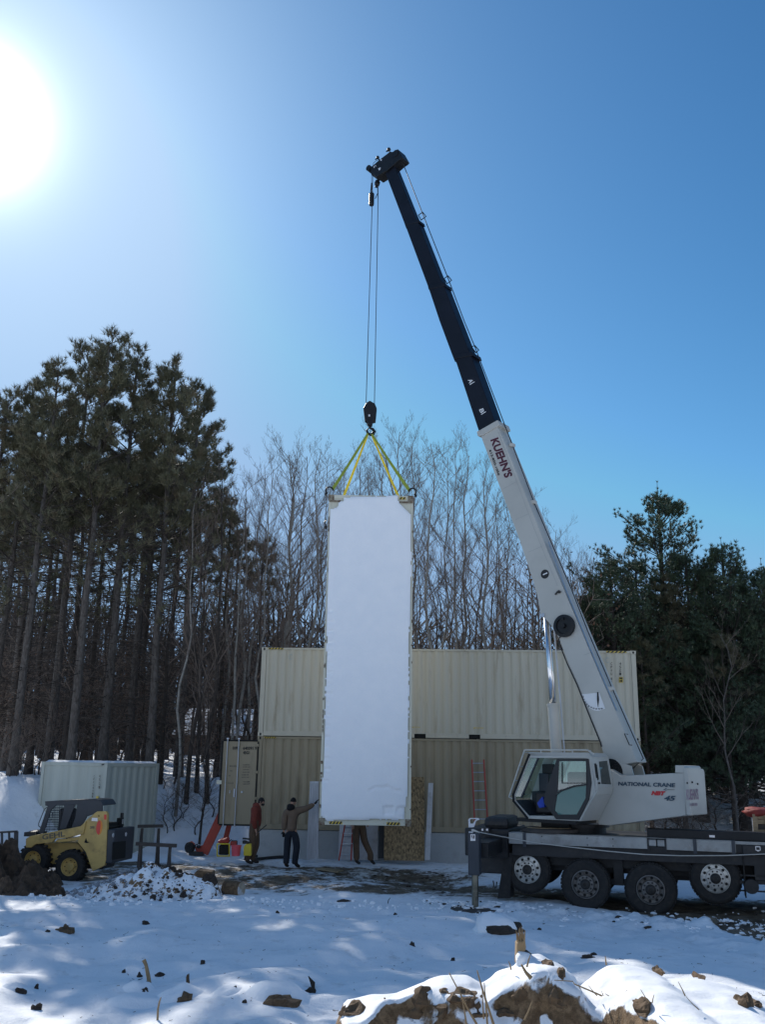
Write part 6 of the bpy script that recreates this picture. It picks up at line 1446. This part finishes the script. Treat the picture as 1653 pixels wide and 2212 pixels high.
mb.f=[(j*(nx_+1)+i,j*(nx_+1)+i+1,(j+1)*(nx_+1)+i+1,(j+1)*(nx_+1)+i) for j in range(ny_) for i in range(nx_)];mb.m=[0]*len(mb.f)
mo=mb.build('dirt_mound',MT['mound'],None,smooth=True);tag(mo,'near mound of brown soil clods under a thick sunlit blanket of snow, lower right','mound')
def onM(c,p):
    x,y=px(c,p);r=ray(x,y);t=3.
    while t<12:
        q=V((0,0,CZ))+r*t
        if q.z<mz(q.x,q.y): return q
        t+=.01
    return V((0,0,CZ))+r*6.1
# exposed soil faces as clods of their own
clods=[('X',(260,700),.17,.13,'brown soil clod at the left end of the near mound'),('X',(820,640),.17,.17,'brown soil clod under the snow left of the three long stalks'),('X',(955,690),.14,.10,'lumpy brown clod behind the crossing stalks'),('X',(1095,590),.13,.09,'brown clod just left of the tall stalks'),('X',(970,535),.06,.035,'small dark clod near the top of the crossing stalk'),
('X',(1400,690),.17,.10,'rounded brown clod right of the tall stalks'),('X',(1590,590),.09,.14,'brown clod under the splintered stump'),('Y',(200,400),.06,.12,'tall orange brown clod forming the right shoulder of the stump hump'),('Y',(200,570),.085,.20,'long vertical orange brown clod right of the stump'),('Y',(105,300),.05,.05,'dark brown clod on the ridge right of the stump'),
('Y',(822,620),.055,.06,'small round clod of roots on the snowy right half of the mound'),('Y',(920,350),.045,.035,'dark clod at the right end of the ridge top'),('Y',(1225,402),.035,.025,'small dark clod on the far right ridge'),('Y',(1530,600),.09,.14,'brown clod at the right edge of the near mound'),('Y',(1610,600),.06,.07,'small brown clod at the very right edge'),('X',(490,690),.05,.10,'slim brown clod in a gap of the snow'),('Y',(450,705),.10,.04,'brown clod at the bottom right of the stump hump'),('X',(1250,690),.10,.12,'brown clod at the foot of the tall stalks')]
for k,(c,p,rx,rz,lb_) in enumerate(clods):
    if c=='X': rx*=.72;rz*=.72
    if p[1]<450: rx*=.62;rz*=.62
    if k in (0,13): rx*=.7;rz*=.75
    if p[0]>1500 and c=='Y': rx*=.7;rz*=.7
    q=onM(c,p);mb=MB();mb.ball(q+V((0,.085,-rz*.25)),(rx*.95,.10,rz*.8),22,.45,k*5+2)
    for v in mb.v: v+=V((.02*MN.noise(v*16),.03*MN.noise(v*14+V((9,0,0))),.025*MN.noise(v*15+V((0,9,0)))))
    tag(mb.build('soil_clod',MT['dirtclod'],None,smooth=False),lb_,'clod','soil clods in the near mound')
# stump
q=onM('X',(1530,310));st_=empty('splintered_stump',q,'splintered pale tree stump with snow on it, on the crest of the near mound','stump')
b0=q;P_=YP(q.y)
mb=MB();P4=P_.pts('X',[(1508,320),(1512,150),(1530,128),(1550,130),(1575,120),(1585,190),(1560,230),(1545,320)]);mb.prism([v+V((0,.0,0)) for v in P4],(0,.09,0));mb.build('wood',MT['stalk'],st_,bevel=.01)
mb=MB()
for k in range(24):
    a=P4[1].lerp(P4[4],R_.random())+V((0,.08*R_.random(),0));mb.tube([a-ZU*.04,a+V((.02*(R_.random()-.5),0,.02+.05*R_.random()))],[.006,.001],4)
mb.build('splinters',MT['stalk'],st_)
mb=MB();mb.ball(P_.at('X',(1558,270))+V((.01,-.0,-.01)),(.055,.05,.05),10,.4,4);mb.build('snow_patch',MT['snow'],st_,smooth=True)
mb=MB();mb.tube([P_.at('X',(1560,300))+V((0,.03,0)),P_.at('X',(1600,230))+V((0,.03,0)),P_.at('X',(1640,262))+V((0,.05,0))],[.02,.022,.012],7);mb.build('root',MT['bark'],st_)
# stalks in front
def stalk(pts,r0,lb_,dy=-.12):
    b_=onM(*pts[0]);P_=YP(b_.y+dy);P=[P_.at(*q) for q in pts];n=len(P);P2=[]
    mb=MB();mb.tube(P,[r0*(1-.6*i/(n-1)) for i in range(n)],6);tag(mb.build('dry_stalk',MT['stalk'],None),lb_,'stalk','dry stalks on the near mound')
stalk([('X',(1200,770)),('X',(1130,650)),('X',(1060,510)),('X',(988,375))],.007,'long dry stalk leaning left across the crest of the near mound')
stalk([('X',(1330,770)),('X',(1275,600)),('X',(1235,470)),('X',(1203,355))],.008,'tallest dry stalk, slightly thick, left of the stump')
stalk([('X',(1282,770)),('X',(1270,600)),('X',(1258,450))],.006,'thin dry stalk just right of the tallest one')
stalk([('X',(1255,730)),('X',(1248,620)),('X',(1242,500))],.005,'short grey stalk between the two tall ones')
stalk([('X',(1120,770)),('X',(1108,680)),('X',(1090,590))],.006,'short pale stalk at the bottom left of the tall ones')
stalk([('X',(1570,740)),('X',(1605,660)),('X',(1628,595))],.006,'stalk leaning right at the foot of the stump')
stalk([('X',(1620,415)),('X',(1580,370)),('X',(1545,310))],.013,'thick bark strip lying against the stump hump')
stalk([('X',(1588,330)),('X',(1600,280)),('X',(1614,238))],.006,'short twig upright beside the stump')
stalk([('X',(1466,350)),('X',(1458,310)),('X',(1445,285))],.005,'tiny dark twig left of the stump')
stalk([('Y',(480,515)),('Y',(400,480)),('Y',(282,430)),('Y',(270,410)),('Y',(135,402))],.005,'long twig lying to the right from the orange clod')
stalk([('Y',(445,515)),('Y',(415,480)),('Y',(385,442))],.0035,'thin twig crossing the long one')
stalk([('Y',(820,562)),('Y',(790,520)),('Y',(760,470))],.0035,'thin twig leaning left above the clod of roots')
stalk([('Y',(843,565)),('Y',(850,530)),('Y',(857,505))],.003,'thin twig leaning right above the clod of roots')
stalk([('Y',(1080,515)),('Y',(1060,470)),('Y',(1030,412))],.004,'upright twig on the right half of the mound')
stalk([('Y',(1180,615)),('Y',(1130,570)),('Y',(1085,518))],.003,'thin twig lying down from the upright one')
stalk([('Y',(512,292)),('Y',(508,260)),('Y',(504,228))],.006,'stubby twig standing on the ridge top')
stalk([('Y',(1000,440)),('Y',(920,432)),('Y',(845,428))],.003,'fine grass blade lying flat on the snow')
stalk([('Y',(490,515)),('Y',(483,495)),('Y',(477,478))],.003,'short twig upright near the end of the long twig')
stalk([('Y',(530,515)),('Y',(515,507)),('Y',(503,498))],.003,'tiny twig end beside the long twig')

mb=MB()
for k in range(420):
    y=9.5+R_.random()*12;x=(R_.random()*2-1)*y*.42;z=gz(x,y);a=R_.random()*3.14;l=.01+.035*R_.random()**3
    mb.tube([V((x-l*math.cos(a),y-l*math.sin(a),z+.004)),V((x+l*math.cos(a),y+l*math.sin(a),z+.008+.3*l*R_.random()))],.0022+.002*R_.random(),3)
tag(mb.build('needle_litter',MT['rock'],None),'fine litter of needles and bark bits sprinkled over the near snow','litter',kind='stuff')
# ---------------------------------------------------------------- trees
def rdir(R,z0=-1): 
    while True:
        v=V((R.uniform(-1,1),R.uniform(-1,1),R.uniform(z0,1)))
        if .05<v.length<1: return v.normalized()
def tuft(mb,p,d,L,n,w,R):
    a=d.orthogonal().normalized();b_=d.cross(a)
    for k in range(n):
        t=R.random()*6.283;sp=R.uniform(.25,1.1);o=p-d*L*.5*R.random()
        v=(d*math.cos(sp)+(a*math.cos(t)+b_*math.sin(t))*math.sin(sp)).normalized();l=L*R.uniform(.7,1.1)
        s=v.cross(rdir(R)).normalized()*w
        i=len(mb.v);mb.v+=[o-s,o+s,o+v*l];mb.f.append((i,i+1,i+2));mb.m.append(0)
def tri(mb,pts,r,n=3): 
    k=len(pts);prev=None;i0=len(mb.v)
    for i,p in enumerate(pts):
        d=(pts[min(i+1,k-1)]-pts[max(i-1,0)]).normalized()
        if prev is None: prev=d.orthogonal().normalized()
        a=(prev-d*prev.dot(d)).normalized();prev=a;b_=d.cross(a);rr=r[i]
        for j in range(n):
            t=2*math.pi*j/n;mb.v.append(p+(a*math.cos(t)+b_*math.sin(t))*rr)
    for i in range(k-1):
        for j in range(n): mb.f.append((i0+i*n+j,i0+i*n+(j+1)%n,i0+(i+1)*n+(j+1)%n,i0+(i+1)*n+j));mb.m.append(0)
def trunkpts(h,R,sway=.25,n=14): 
    ph=R.random()*9;return [V((sway*MN.noise(V((ph,i*.35,0)))*min(1,i/4),sway*MN.noise(V((ph,i*.35,7)))*min(1,i/4),h*i/(n-1))) for i in range(n)]
def at_t(pts,t):
    f=t*(len(pts)-1);i=min(int(f),len(pts)-2);return pts[i].lerp(pts[i+1],f-i)
def make_pine(seed,h=20.,r0=.19,c0=.36,wid=3.1,nb=74,tn=20,L=.33,dead=70,dense=1.,top=1.,nm='pine_tree',needle='needle',shape=0,snowy=0,bark='bark'):
    R=random.Random(seed);root=bpy.data.objects.new(nm,None);col.objects.link(root);tp=trunkpts(h,R,.10)
    tb=MB();tri(tb,tp,[r0*(1-.86*i/13)+.02+(.09 if i==0 else 0) for i in range(14)],8)
    tb.v[:8]=[v-ZU*.5 for v in tb.v[:8]]
    cb=MB();lim=MB();sn=MB()
    for k in range(dead):
        t=R.uniform(.10,c0);p=at_t(tp,t);a=R.random()*6.283;l=R.uniform(.5,2.2);d=V((math.cos(a),math.sin(a),R.uniform(-.25,.25)))
        pts=[p,p+d*l*.5+V((0,0,-.05)),p+d*l+V((R.uniform(-.2,.2),R.uniform(-.2,.2),R.uniform(-.3,.1)))];tri(lim,pts,[.022,.014,.005])
        for q in range(5):
            s0=pts[1].lerp(pts[2],R.random());e=s0+(d+rdir(R)*.9)*R.uniform(.2,.6);tri(lim,[s0,e],[.007,.003])
        if snowy and R.random()<snowy: tri(sn,[q+ZU*.02 for q in pts[:]],[.02,.018,.008])
    for k in range(nb):
        u=(k+R.random())/nb;t=c0+(1-c0)*u**.9*.985;p=at_t(tp,t);a=R.random()*6.283+k*2.4
        if shape==0: prof=min(1,(u/.2+.4))*max(.12,1-u)**.62*1.12      # rounded red pine crown
        else: prof=(1-u)**.72*(1+.35*math.sin(k*1.7))+.06          # ragged cone
        l=wid*prof*(R.uniform(.62,1.12) if R.random()<.8 else R.uniform(1.0,1.35));el=(-.05+.75*u) if shape==0 else (.05+.55*u);
        d=V((math.cos(a)*math.cos(el),math.sin(a)*math.cos(el),math.sin(el)));bend=.30 if shape==0 else .35
        pts=[p+d*l*s+ZU*bend*l*s*s*.8 for s in (0,.35,.7,1)];rb=.012+.011*l;tri(lim,pts,[rb,rb*.75,rb*.45,.008],4)
        ns=max(3,int((4+l*(2.3 if shape==0 else 3.4))*dense))
        for q in range(ns):
            s=R.uniform(.22,1.0)**.75;s0=at_t(pts,s);side=d.cross(ZU).normalized()*R.choice((-1,1));sl=l*.32*(1.15-s)+.25
            dd=(d*R.uniform(.4,.9)+side*R.uniform(.2,.9)+ZU*R.uniform(.0,.7)).normalized();e=s0+dd*sl*R.uniform(.6,1.2);tri(lim,[s0,e],[.010,.006])
            low=(shape==0 and u<.28)
            if low:
                for z in range(3): e3=e+(dd+rdir(R)*.8).normalized()*.35;tri(lim,[e,e3],[.006,.003])
            for w_ in range(3 if not low else R.choice((0,0,1))):
                o=e+(rdir(R)*.20*(w_>0));dr=(dd*.5+ZU*R.uniform(.4,1.1)+rdir(R)*.4).normalized()
                tuft(cb,o,dr,L*R.uniform(.8,1.15),tn,.013,R)
            if R.random()<.6 and not low: tuft(cb,s0.lerp(e,.5),(dd+ZU*.5).normalized(),L*.9,tn-4,.013,R)
        tuft(cb,pts[-1],(d*.3+ZU).normalized(),L*1.2,tn+4,.014,R)
    for k in range(5): tuft(cb,tp[-1]+rdir(R)*.18,(ZU+rdir(R)*.5).normalized(),L*1.2,tn+4,.014,R)
    if shape==1:
        for k in range(46):   # upright leading shoots
            u=R.uniform(.25,1);t=c0+(1-c0)*u;p=at_t(tp,t);a=R.random()*6.283;l=wid*(1-u)**.72*R.uniform(.6,1.05)
            q=p+V((math.cos(a)*l,math.sin(a)*l,.45*l));e=q+ZU*R.uniform(.3,.7);tri(lim,[q-ZU*.3,e],[.012,.008])
            for z in (.35,.7,1.): tuft(cb,q.lerp(e,z),ZU,L*.8,tn,.012,R)
        e=tp[-1]+ZU*.8;tri(lim,[tp[-1],e],[.02,.01])
        for z in (.3,.6,1.): tuft(cb,tp[-1].lerp(e,z),ZU,L*.8,tn,.012,R)
    o=tb.build('trunk',MT[bark],root,smooth=True,local=True)
    c=cb.build('crown',MT[needle],root,local=True);b2=lim.build('branches',MT['darkbark'],root,local=True)
    if snowy: sn.build('snow_on_branches',MT['snow'],root,local=True)
    root['h']=h+(.8 if shape else 0);return root
def make_bare(seed,h=16.,r0=.09,nb=26,spread=.62,t0=.30,forks=0,nm='bare_tree',bark='greybark',tw='twig',len0=4.4,fine=1.):
    R=random.Random(seed);root=bpy.data.objects.new(nm,None);col.objects.link(root);tp=trunkpts(h,R,.5)
    tb=MB();tri(tb,tp,[r0*(1-.90*i/13)+.006+(.03 if i==0 else 0) for i in range(14)],7);tb.v[:7]=[v-ZU*.5 for v in tb.v[:7]]
    cb=MB()
    def grow(p,d,l,r,dep):
        n=4;pts=[p];dd=d.copy()
        for i in range(n):
            dd=(dd+rdir(R)*.17+ZU*.10).normalized();pts.append(pts[-1]+dd*l/n)
        tri(cb,pts,[r*(1-.78*i/n) for i in range(n+1)],4 if dep==0 else 3)
        if dep<3:
            for q in range((8,5,3)[dep] if dep else int(7*fine)):
                s=R.uniform(.2,1.);pp=at_t(pts,s);a=rdir(R);side=(a-dd*a.dot(dd)).normalized()
                grow(pp,(dd*R.uniform(.7,1.1)+side*R.uniform(.4,.8)+ZU*.15).normalized(),l*R.uniform(.28,.5),max(.0036,r*.38),dep+1+(1 if fine<.8 and dep==1 else 0))
    for k in range(nb):
        u=(k+R.random())/nb;t=t0+(1-t0)*u;p=at_t(tp,min(.985,t));a=R.random()*6.283+k*2.4;el=R.uniform(.62,1.05)
        d=V((math.cos(a)*math.cos(el),math.sin(a)*math.cos(el),math.sin(el)));l=len0*(.32+.68*(1-u))*R.uniform(.55,1.1)*(.55+.45*min(1,u*5))
        grow(p,d,l,r0*.28*(1-u*.75)+.005,0)
    for k in range(6):
        t=R.uniform(.08,t0);p=at_t(tp,t);d=V((R.uniform(-1,1),R.uniform(-1,1),.4)).normalized();tri(cb,[p,p+d*R.uniform(.4,1.2)],[.010,.004])
    tb.build('trunk',MT[bark],root,smooth=True,local=True);cb.build('crown',MT[tw],root,local=True);root['h']=h;return root
def make_brush(seed,h=4.,leaf=260,nm='leafy_oak_sapling'):
    R=random.Random(seed);root=bpy.data.objects.new(nm,None);col.objects.link(root);cb=MB();tp=trunkpts(h,R,.5);tb=MB();tri(tb,tp,[.045*(1-.85*i/13)+.004 for i in range(14)],5);lf_=MB()
    for k in range(34):
        t=R.uniform(.12,1);p=at_t(tp,t);d=V((R.uniform(-1,1),R.uniform(-1,1),R.uniform(.1,.9))).normalized();l=R.uniform(.5,1.5);e=p+d*l;tri(cb,[p,p.lerp(e,.5)+ZU*.05,e],[.014,.009,.004])
        for q in range(5):
            s0=p.lerp(e,R.uniform(.3,1));e2=s0+(d+rdir(R)).normalized()*R.uniform(.2,.5);tri(cb,[s0,e2],[.006,.003])
            for z in range(max(0,int(leaf/170))):
                c=e2+rdir(R)*.15;a=rdir(R)*.036;b_=a.cross(rdir(R)).normalized()*.025;i=len(lf_.v);lf_.v+=[c-a,c+b_,c+a,c-b_];lf_.f.append((i,i+1,i+2,i+3));lf_.m.append(0)
    tb.build('trunk',MT['darkbark'],root,local=True);cb.build('branches',MT['twig'],root,local=True)
    if lf_.f: lf_.build('leaves',MT['leafbrown'],root,local=True)
    root['h']=h;return root
RT=random.Random(77)
used_proto=set()
def place(proto,x,y,H,label,cat,group,rot=None,wx=1.,sink=.0):
    o=proto if proto.name not in used_proto else None
    if o is None: o=copy_tree(proto)
    else: used_proto.add(proto.name)
    s=H/proto['h'];o.location=(x,y,gz(x,y,False)-.05-sink);o.rotation_euler=(RT.uniform(-.015,.015),RT.uniform(-.015,.015),RT.random()*6.28 if rot is None else rot);o.scale=(s*wx,s*wx,s);tag(o,label,cat,group);return o
def place_px(proto,bx,tx_,ty_,Y,label,cat,group,wx=1.):
    # base column seen at bx; top at (tx_,ty_)
    P_=YP(Y);T=P_.at('v',(tx_,ty_));x=T.x if bx is None else P_.at('v',(bx,1660)).x*.3+T.x*.7
    return place(proto,x,Y,T.z-gz(x,Y,False),label,cat,group,wx=wx)
pines=[make_pine(s) for s in (1,2,3)]
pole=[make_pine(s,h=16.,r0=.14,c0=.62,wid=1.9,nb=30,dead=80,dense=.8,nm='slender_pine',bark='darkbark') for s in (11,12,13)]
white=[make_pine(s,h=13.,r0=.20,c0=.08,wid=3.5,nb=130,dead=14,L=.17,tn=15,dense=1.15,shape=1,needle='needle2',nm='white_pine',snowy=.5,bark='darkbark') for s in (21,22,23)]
bares=[make_bare(s) for s in (31,32,33,34)]+[make_bare(35,h=16,r0=.085,nb=24,t0=.45,len0=3.2),make_bare(36,h=16,r0=.13,nb=34,t0=.25,len0=5.2)]
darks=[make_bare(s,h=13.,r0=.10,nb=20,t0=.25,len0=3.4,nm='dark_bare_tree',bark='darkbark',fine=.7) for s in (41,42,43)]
brush=[make_brush(s) for s in (51,52)];twb=[make_brush(53,h=3.4,leaf=0,nm='bare_bush')]
for o in pines+pole+white+bares+darks+brush+twb: o.location=(0,-500,0)
PL_=[(34,118,792,34.5,'tall red pine whose trunk stands left of the loader cab'),(-30,58,828,36,'red pine second from the left edge with a ragged brown crown'),(105,190,757,39,'red pine just left of the highest crown'),(162,234,741,35.,'tallest red pine, thick grey trunk rising behind the pale container'),
 (225,294,768,36.5,'red pine directly right of the tallest one'),(306,392,802,36.5,'right hand red pine with the drooping right side'),(262,345,872,42,'red pine filling the dip between the two main crowns'),(-80,5,838,35,'red pine cut by the left edge'),(370,446,850,40,'lower red pine at the right end of the pine group'),(20,92,850,44,'shaded red pine behind the left crowns')]
for k,(b_,tx_,ty_,Y,lb_) in enumerate(PL_): place_px(pines[k%3],b_,tx_,ty_+(34 if tx_<100 else 16 if tx_<200 else 6),Y,lb_,'pine tree','red pines on the left',wx=1.05)
BG=[(548,1040,40),(566,1000,42),(588,1010,39),(608,985,44),(632,975,41),(655,982,43),(678,975,40),(700,985,45),(722,1000,42),(770,1005,44),(800,1010,41),(842,975,46),(872,935,41),(905,925,43),(935,955,40),(960,985,44),(985,975,41),(1005,980,46),(1030,1000,42),(1055,1040,40),(1075,1060,44),(1105,1080,42),(1150,1080,43),(1180,1085,40),(1200,1140,42),(1232,1210,44),(1250,1220,40),(510,1060,43),(480,1120,45),(530,1085,38),(742,1010,39),(820,995,40),(890,960,48),(1120,1090,47),(640,1020,49),(575,1050,48),(1265,1230,43)]
for k,(tx_,ty_,Y) in enumerate([b for i,b in enumerate(BG) if i%5!=3]):
    place_px(bares[(k*5+2)%6],None,tx_+RT.uniform(-4,4),ty_,Y,'slender bare aspen in the grove behind the stacked containers','bare tree','bare aspens behind the containers',wx=RT.uniform(.85,1.1))
R9=random.Random(5)
for k in range(24):     # dark poles behind the pines
    x_=-60+(k+2.2*R9.random()-.6)/24*560;Y=R9.uniform(42,64);P_=YP(Y);ty_=R9.uniform(960,1120) if x_<420 else R9.uniform(1100,1200)
    T=P_.at('v',(x_+60,ty_));place(pole[k%3],T.x,Y,T.z-gz(T.x,Y,False),'thin dark pine pole among the shaded trunks on the left','pine tree','thin pines behind the red pines',wx=1.15)
for k in range(96):
    x_=-40+(k+R9.random())/96*1340;Y=R9.uniform(44,70);P_=YP(Y);ty_=R9.uniform(1190,1300)
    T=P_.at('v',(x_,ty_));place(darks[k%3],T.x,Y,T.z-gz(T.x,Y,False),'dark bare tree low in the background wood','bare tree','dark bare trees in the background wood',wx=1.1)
for k in range(22):
    x_=-20+(k+R9.random())/22*570;Y=R9.uniform(37,46);P_=YP(Y);T=P_.at('v',(x_,R9.uniform(1430,1520)));place(brush[k%2],T.x,Y,T.z-gz(T.x,Y,False),'young oak still holding brown leaves among the left trunks','sapling','leafy oak saplings among the trunks',wx=1.2)
# near dark trunks on the bank, each its own
for k,(x_,yb,Y,hh,lb_) in enumerate([(349,1640,37.2,13,'dark crooked trunk on the bank above the pale container\'s right end'),(383,1692,35.4,12,'pale streaked birch rising from the snow bank left of the open door'),(405,1662,36.2,12.5,'dark straight trunk just right of the streaked birch'),(428,1660,37,12,'thin dark trunk midway between birch and open door'),(452,1655,36.6,13,'leaning grey birch nearest the open door'),(436,1720,34.4,6,'slim young tree low on the snow bank left of the open door'),(26,1600,38,13,'slim trunk behind the leftmost thick pine'),(142,1635,36,12,'thin trunk between the two thick pines on the left')]):
    q=YP(Y).at('v',(x_,yb));place(bares[4] if k in (1,) else darks[k%3],q.x,Y,hh,lb_,'bare tree','trees on the left snow bank',wx=.9)
for k in range(16):
    x_=(R9.uniform(0,90) if k<6 else R9.uniform(350,470));Y=R9.uniform(34.0,37);q=YP(Y).at('v',(x_,1680));place(twb[0],q.x,Y,R9.uniform(1.2,2.2),'leafless bush on the left snow bank','bush','leafless bushes on the snow bank')
WP=[(1412,1040,41,'tall ragged white pine rising highest on the right',1.05),(1322,1182,38,'white pine just right of the crane boom',1.1),(1372,1190,40,'small white pine wedged left of the highest one',.9),(1288,1250,40,'low white pine closest to the boom',1.),(1482,1172,39,'white pine right of the highest one',1.1),(1562,1160,38,'white pine with three upright tips near the right edge',1.15),(1636,1205,37.5,'white pine at the right edge',1.1),(1530,1205,42,'white pine half hidden between two others on the right',1.1),
 (1252,1330,42,'lowest white pine, peeping out left of the boom',.9),(1690,1180,39,'white pine cut by the right edge',1.1)]
for k,(tx_,ty_,Y,lb_,wx) in enumerate(WP): place_px(white[k%3],None,tx_,ty_,Y,lb_,'pine tree','white pines on the right',wx=wx)
for k in range(13):
    x_=1270+k*36;Y=46+3*(k%3);P_=YP(Y);T=P_.at('v',(x_,1265+20*(k%4)));place(white[k%3],T.x,Y,T.z-gz(T.x,Y,False),'shaded white pine in the dark rear row on the right','pine tree','white pines in the rear row on the right',wx=1.35)
for k in range(6):
    x_=R9.uniform(1400,1653);Y=R9.uniform(35.5,41);q=YP(Y).at('v',(x_,1720));place(pole[k%3],q.x,Y,R9.uniform(7,9.5),'thin dark trunk below the right hand white pines','pine tree','thin trunks under the white pines',wx=1.2)
for k in range(14):
    x_=R9.uniform(1395,1653);Y=R9.uniform(34.5,38);q=YP(Y).at('v',(x_,1720));place(twb[0],q.x,Y,R9.uniform(1.,2.0),'tangle of bare twigs in the snow under the white pines','bush','twig tangles under the white pines',wx=1.6)
q=YP(33.4).at('v',(1588,1750));sap=make_bare(61,h=8.5,r0=.05,nb=12,t0=.35,len0=3.,nm='bare_sapling',fine=.6,bark='bark');place(sap,q.x,33.4,7.6,'pale bare sapling standing in front of the dark pines on the right','sapling',None)
q=YP(40).at('v',(1215,1330));
for k,(x_,t_y) in enumerate(((1165,1290),(1215,1245),(1245,1290))):
    q=YP(36+k).at('v',(x_,t_y));place(brush[k%2],q.x,36+k,q.z-gz(q.x,36+k,False),('brown leafy oak behind the container roof left of the boom','brown leafy oak directly behind the boom','brown leafy oak between the boom and the white pines')[k],'tree','leafy oaks behind the boom',wx=.8)
# bare twigs of a nearer tree entering at the left edge
q=YP(24).at('v',(-85,1000));et=make_bare(62,h=12,r0=.12,nb=26,t0=.35,len0=4.2,nm='edge_tree');place(et,q.x-.5,24.,11.2,'bare tree outside the left edge, only twig tips reaching in','bare tree',None)
# far wood, one mass
R8=random.Random(8);mb=MB()
for k in range(1500):
    Y=R8.uniform(74,108);X=R8.uniform(-46,48)*Y/90;h=R8.uniform(8,14.)*(1 if X<-8 else .85);b0=V((X,Y,gz(X,Y,False)-.3));tp=b0+V((R8.uniform(-.6,.6),0,h));tri(mb,[b0,tp],[.14,.03])
    for q in range(18):
        t=R8.uniform(.1,1);p=b0.lerp(tp,t);e=p+V((R8.uniform(-1,1),R8.uniform(-1,1),R8.uniform(.3,1.2)))*R8.uniform(.8,2.2);tri(mb,[p,e],[.06,.03])
tag(mb.build('far_wood',MT['darkbark'],None),'far brown wood seen between the trunks','wood',kind='stuff')
# snow roofed house among the trees
P_=YP(66);a,b_=P_.at('v',(372,1582)),P_.at('v',(600,1582));r1_=P_.at('v',(395,1530));g0=gz(a.x,66,False)
hs_=empty('house',V(((a.x+b_.x)/2,68,g0)),'low brown house with a snow covered roof, glimpsed between the trunks','house')
mb=MB();mb.box((a.x+.4,66.4,g0-1),(b_.x-.4,72,a.z));mb.build('wall',MT['roofwall'],hs_)
mb=MB();mb.add([(a.x,66,a.z),(b_.x,66,a.z),(b_.x-.4,69.5,r1_.z+.2),(a.x+.4,69.5,r1_.z+.2),(a.x,73,a.z),(b_.x,73,a.z),(a.x,66,a.z-.15),(b_.x,66,a.z-.15)],[(0,1,2,3),(3,2,5,4),(0,3,4),(1,5,2),(6,7,1,0)]);mb.build('roof',MT['snow'],hs_)
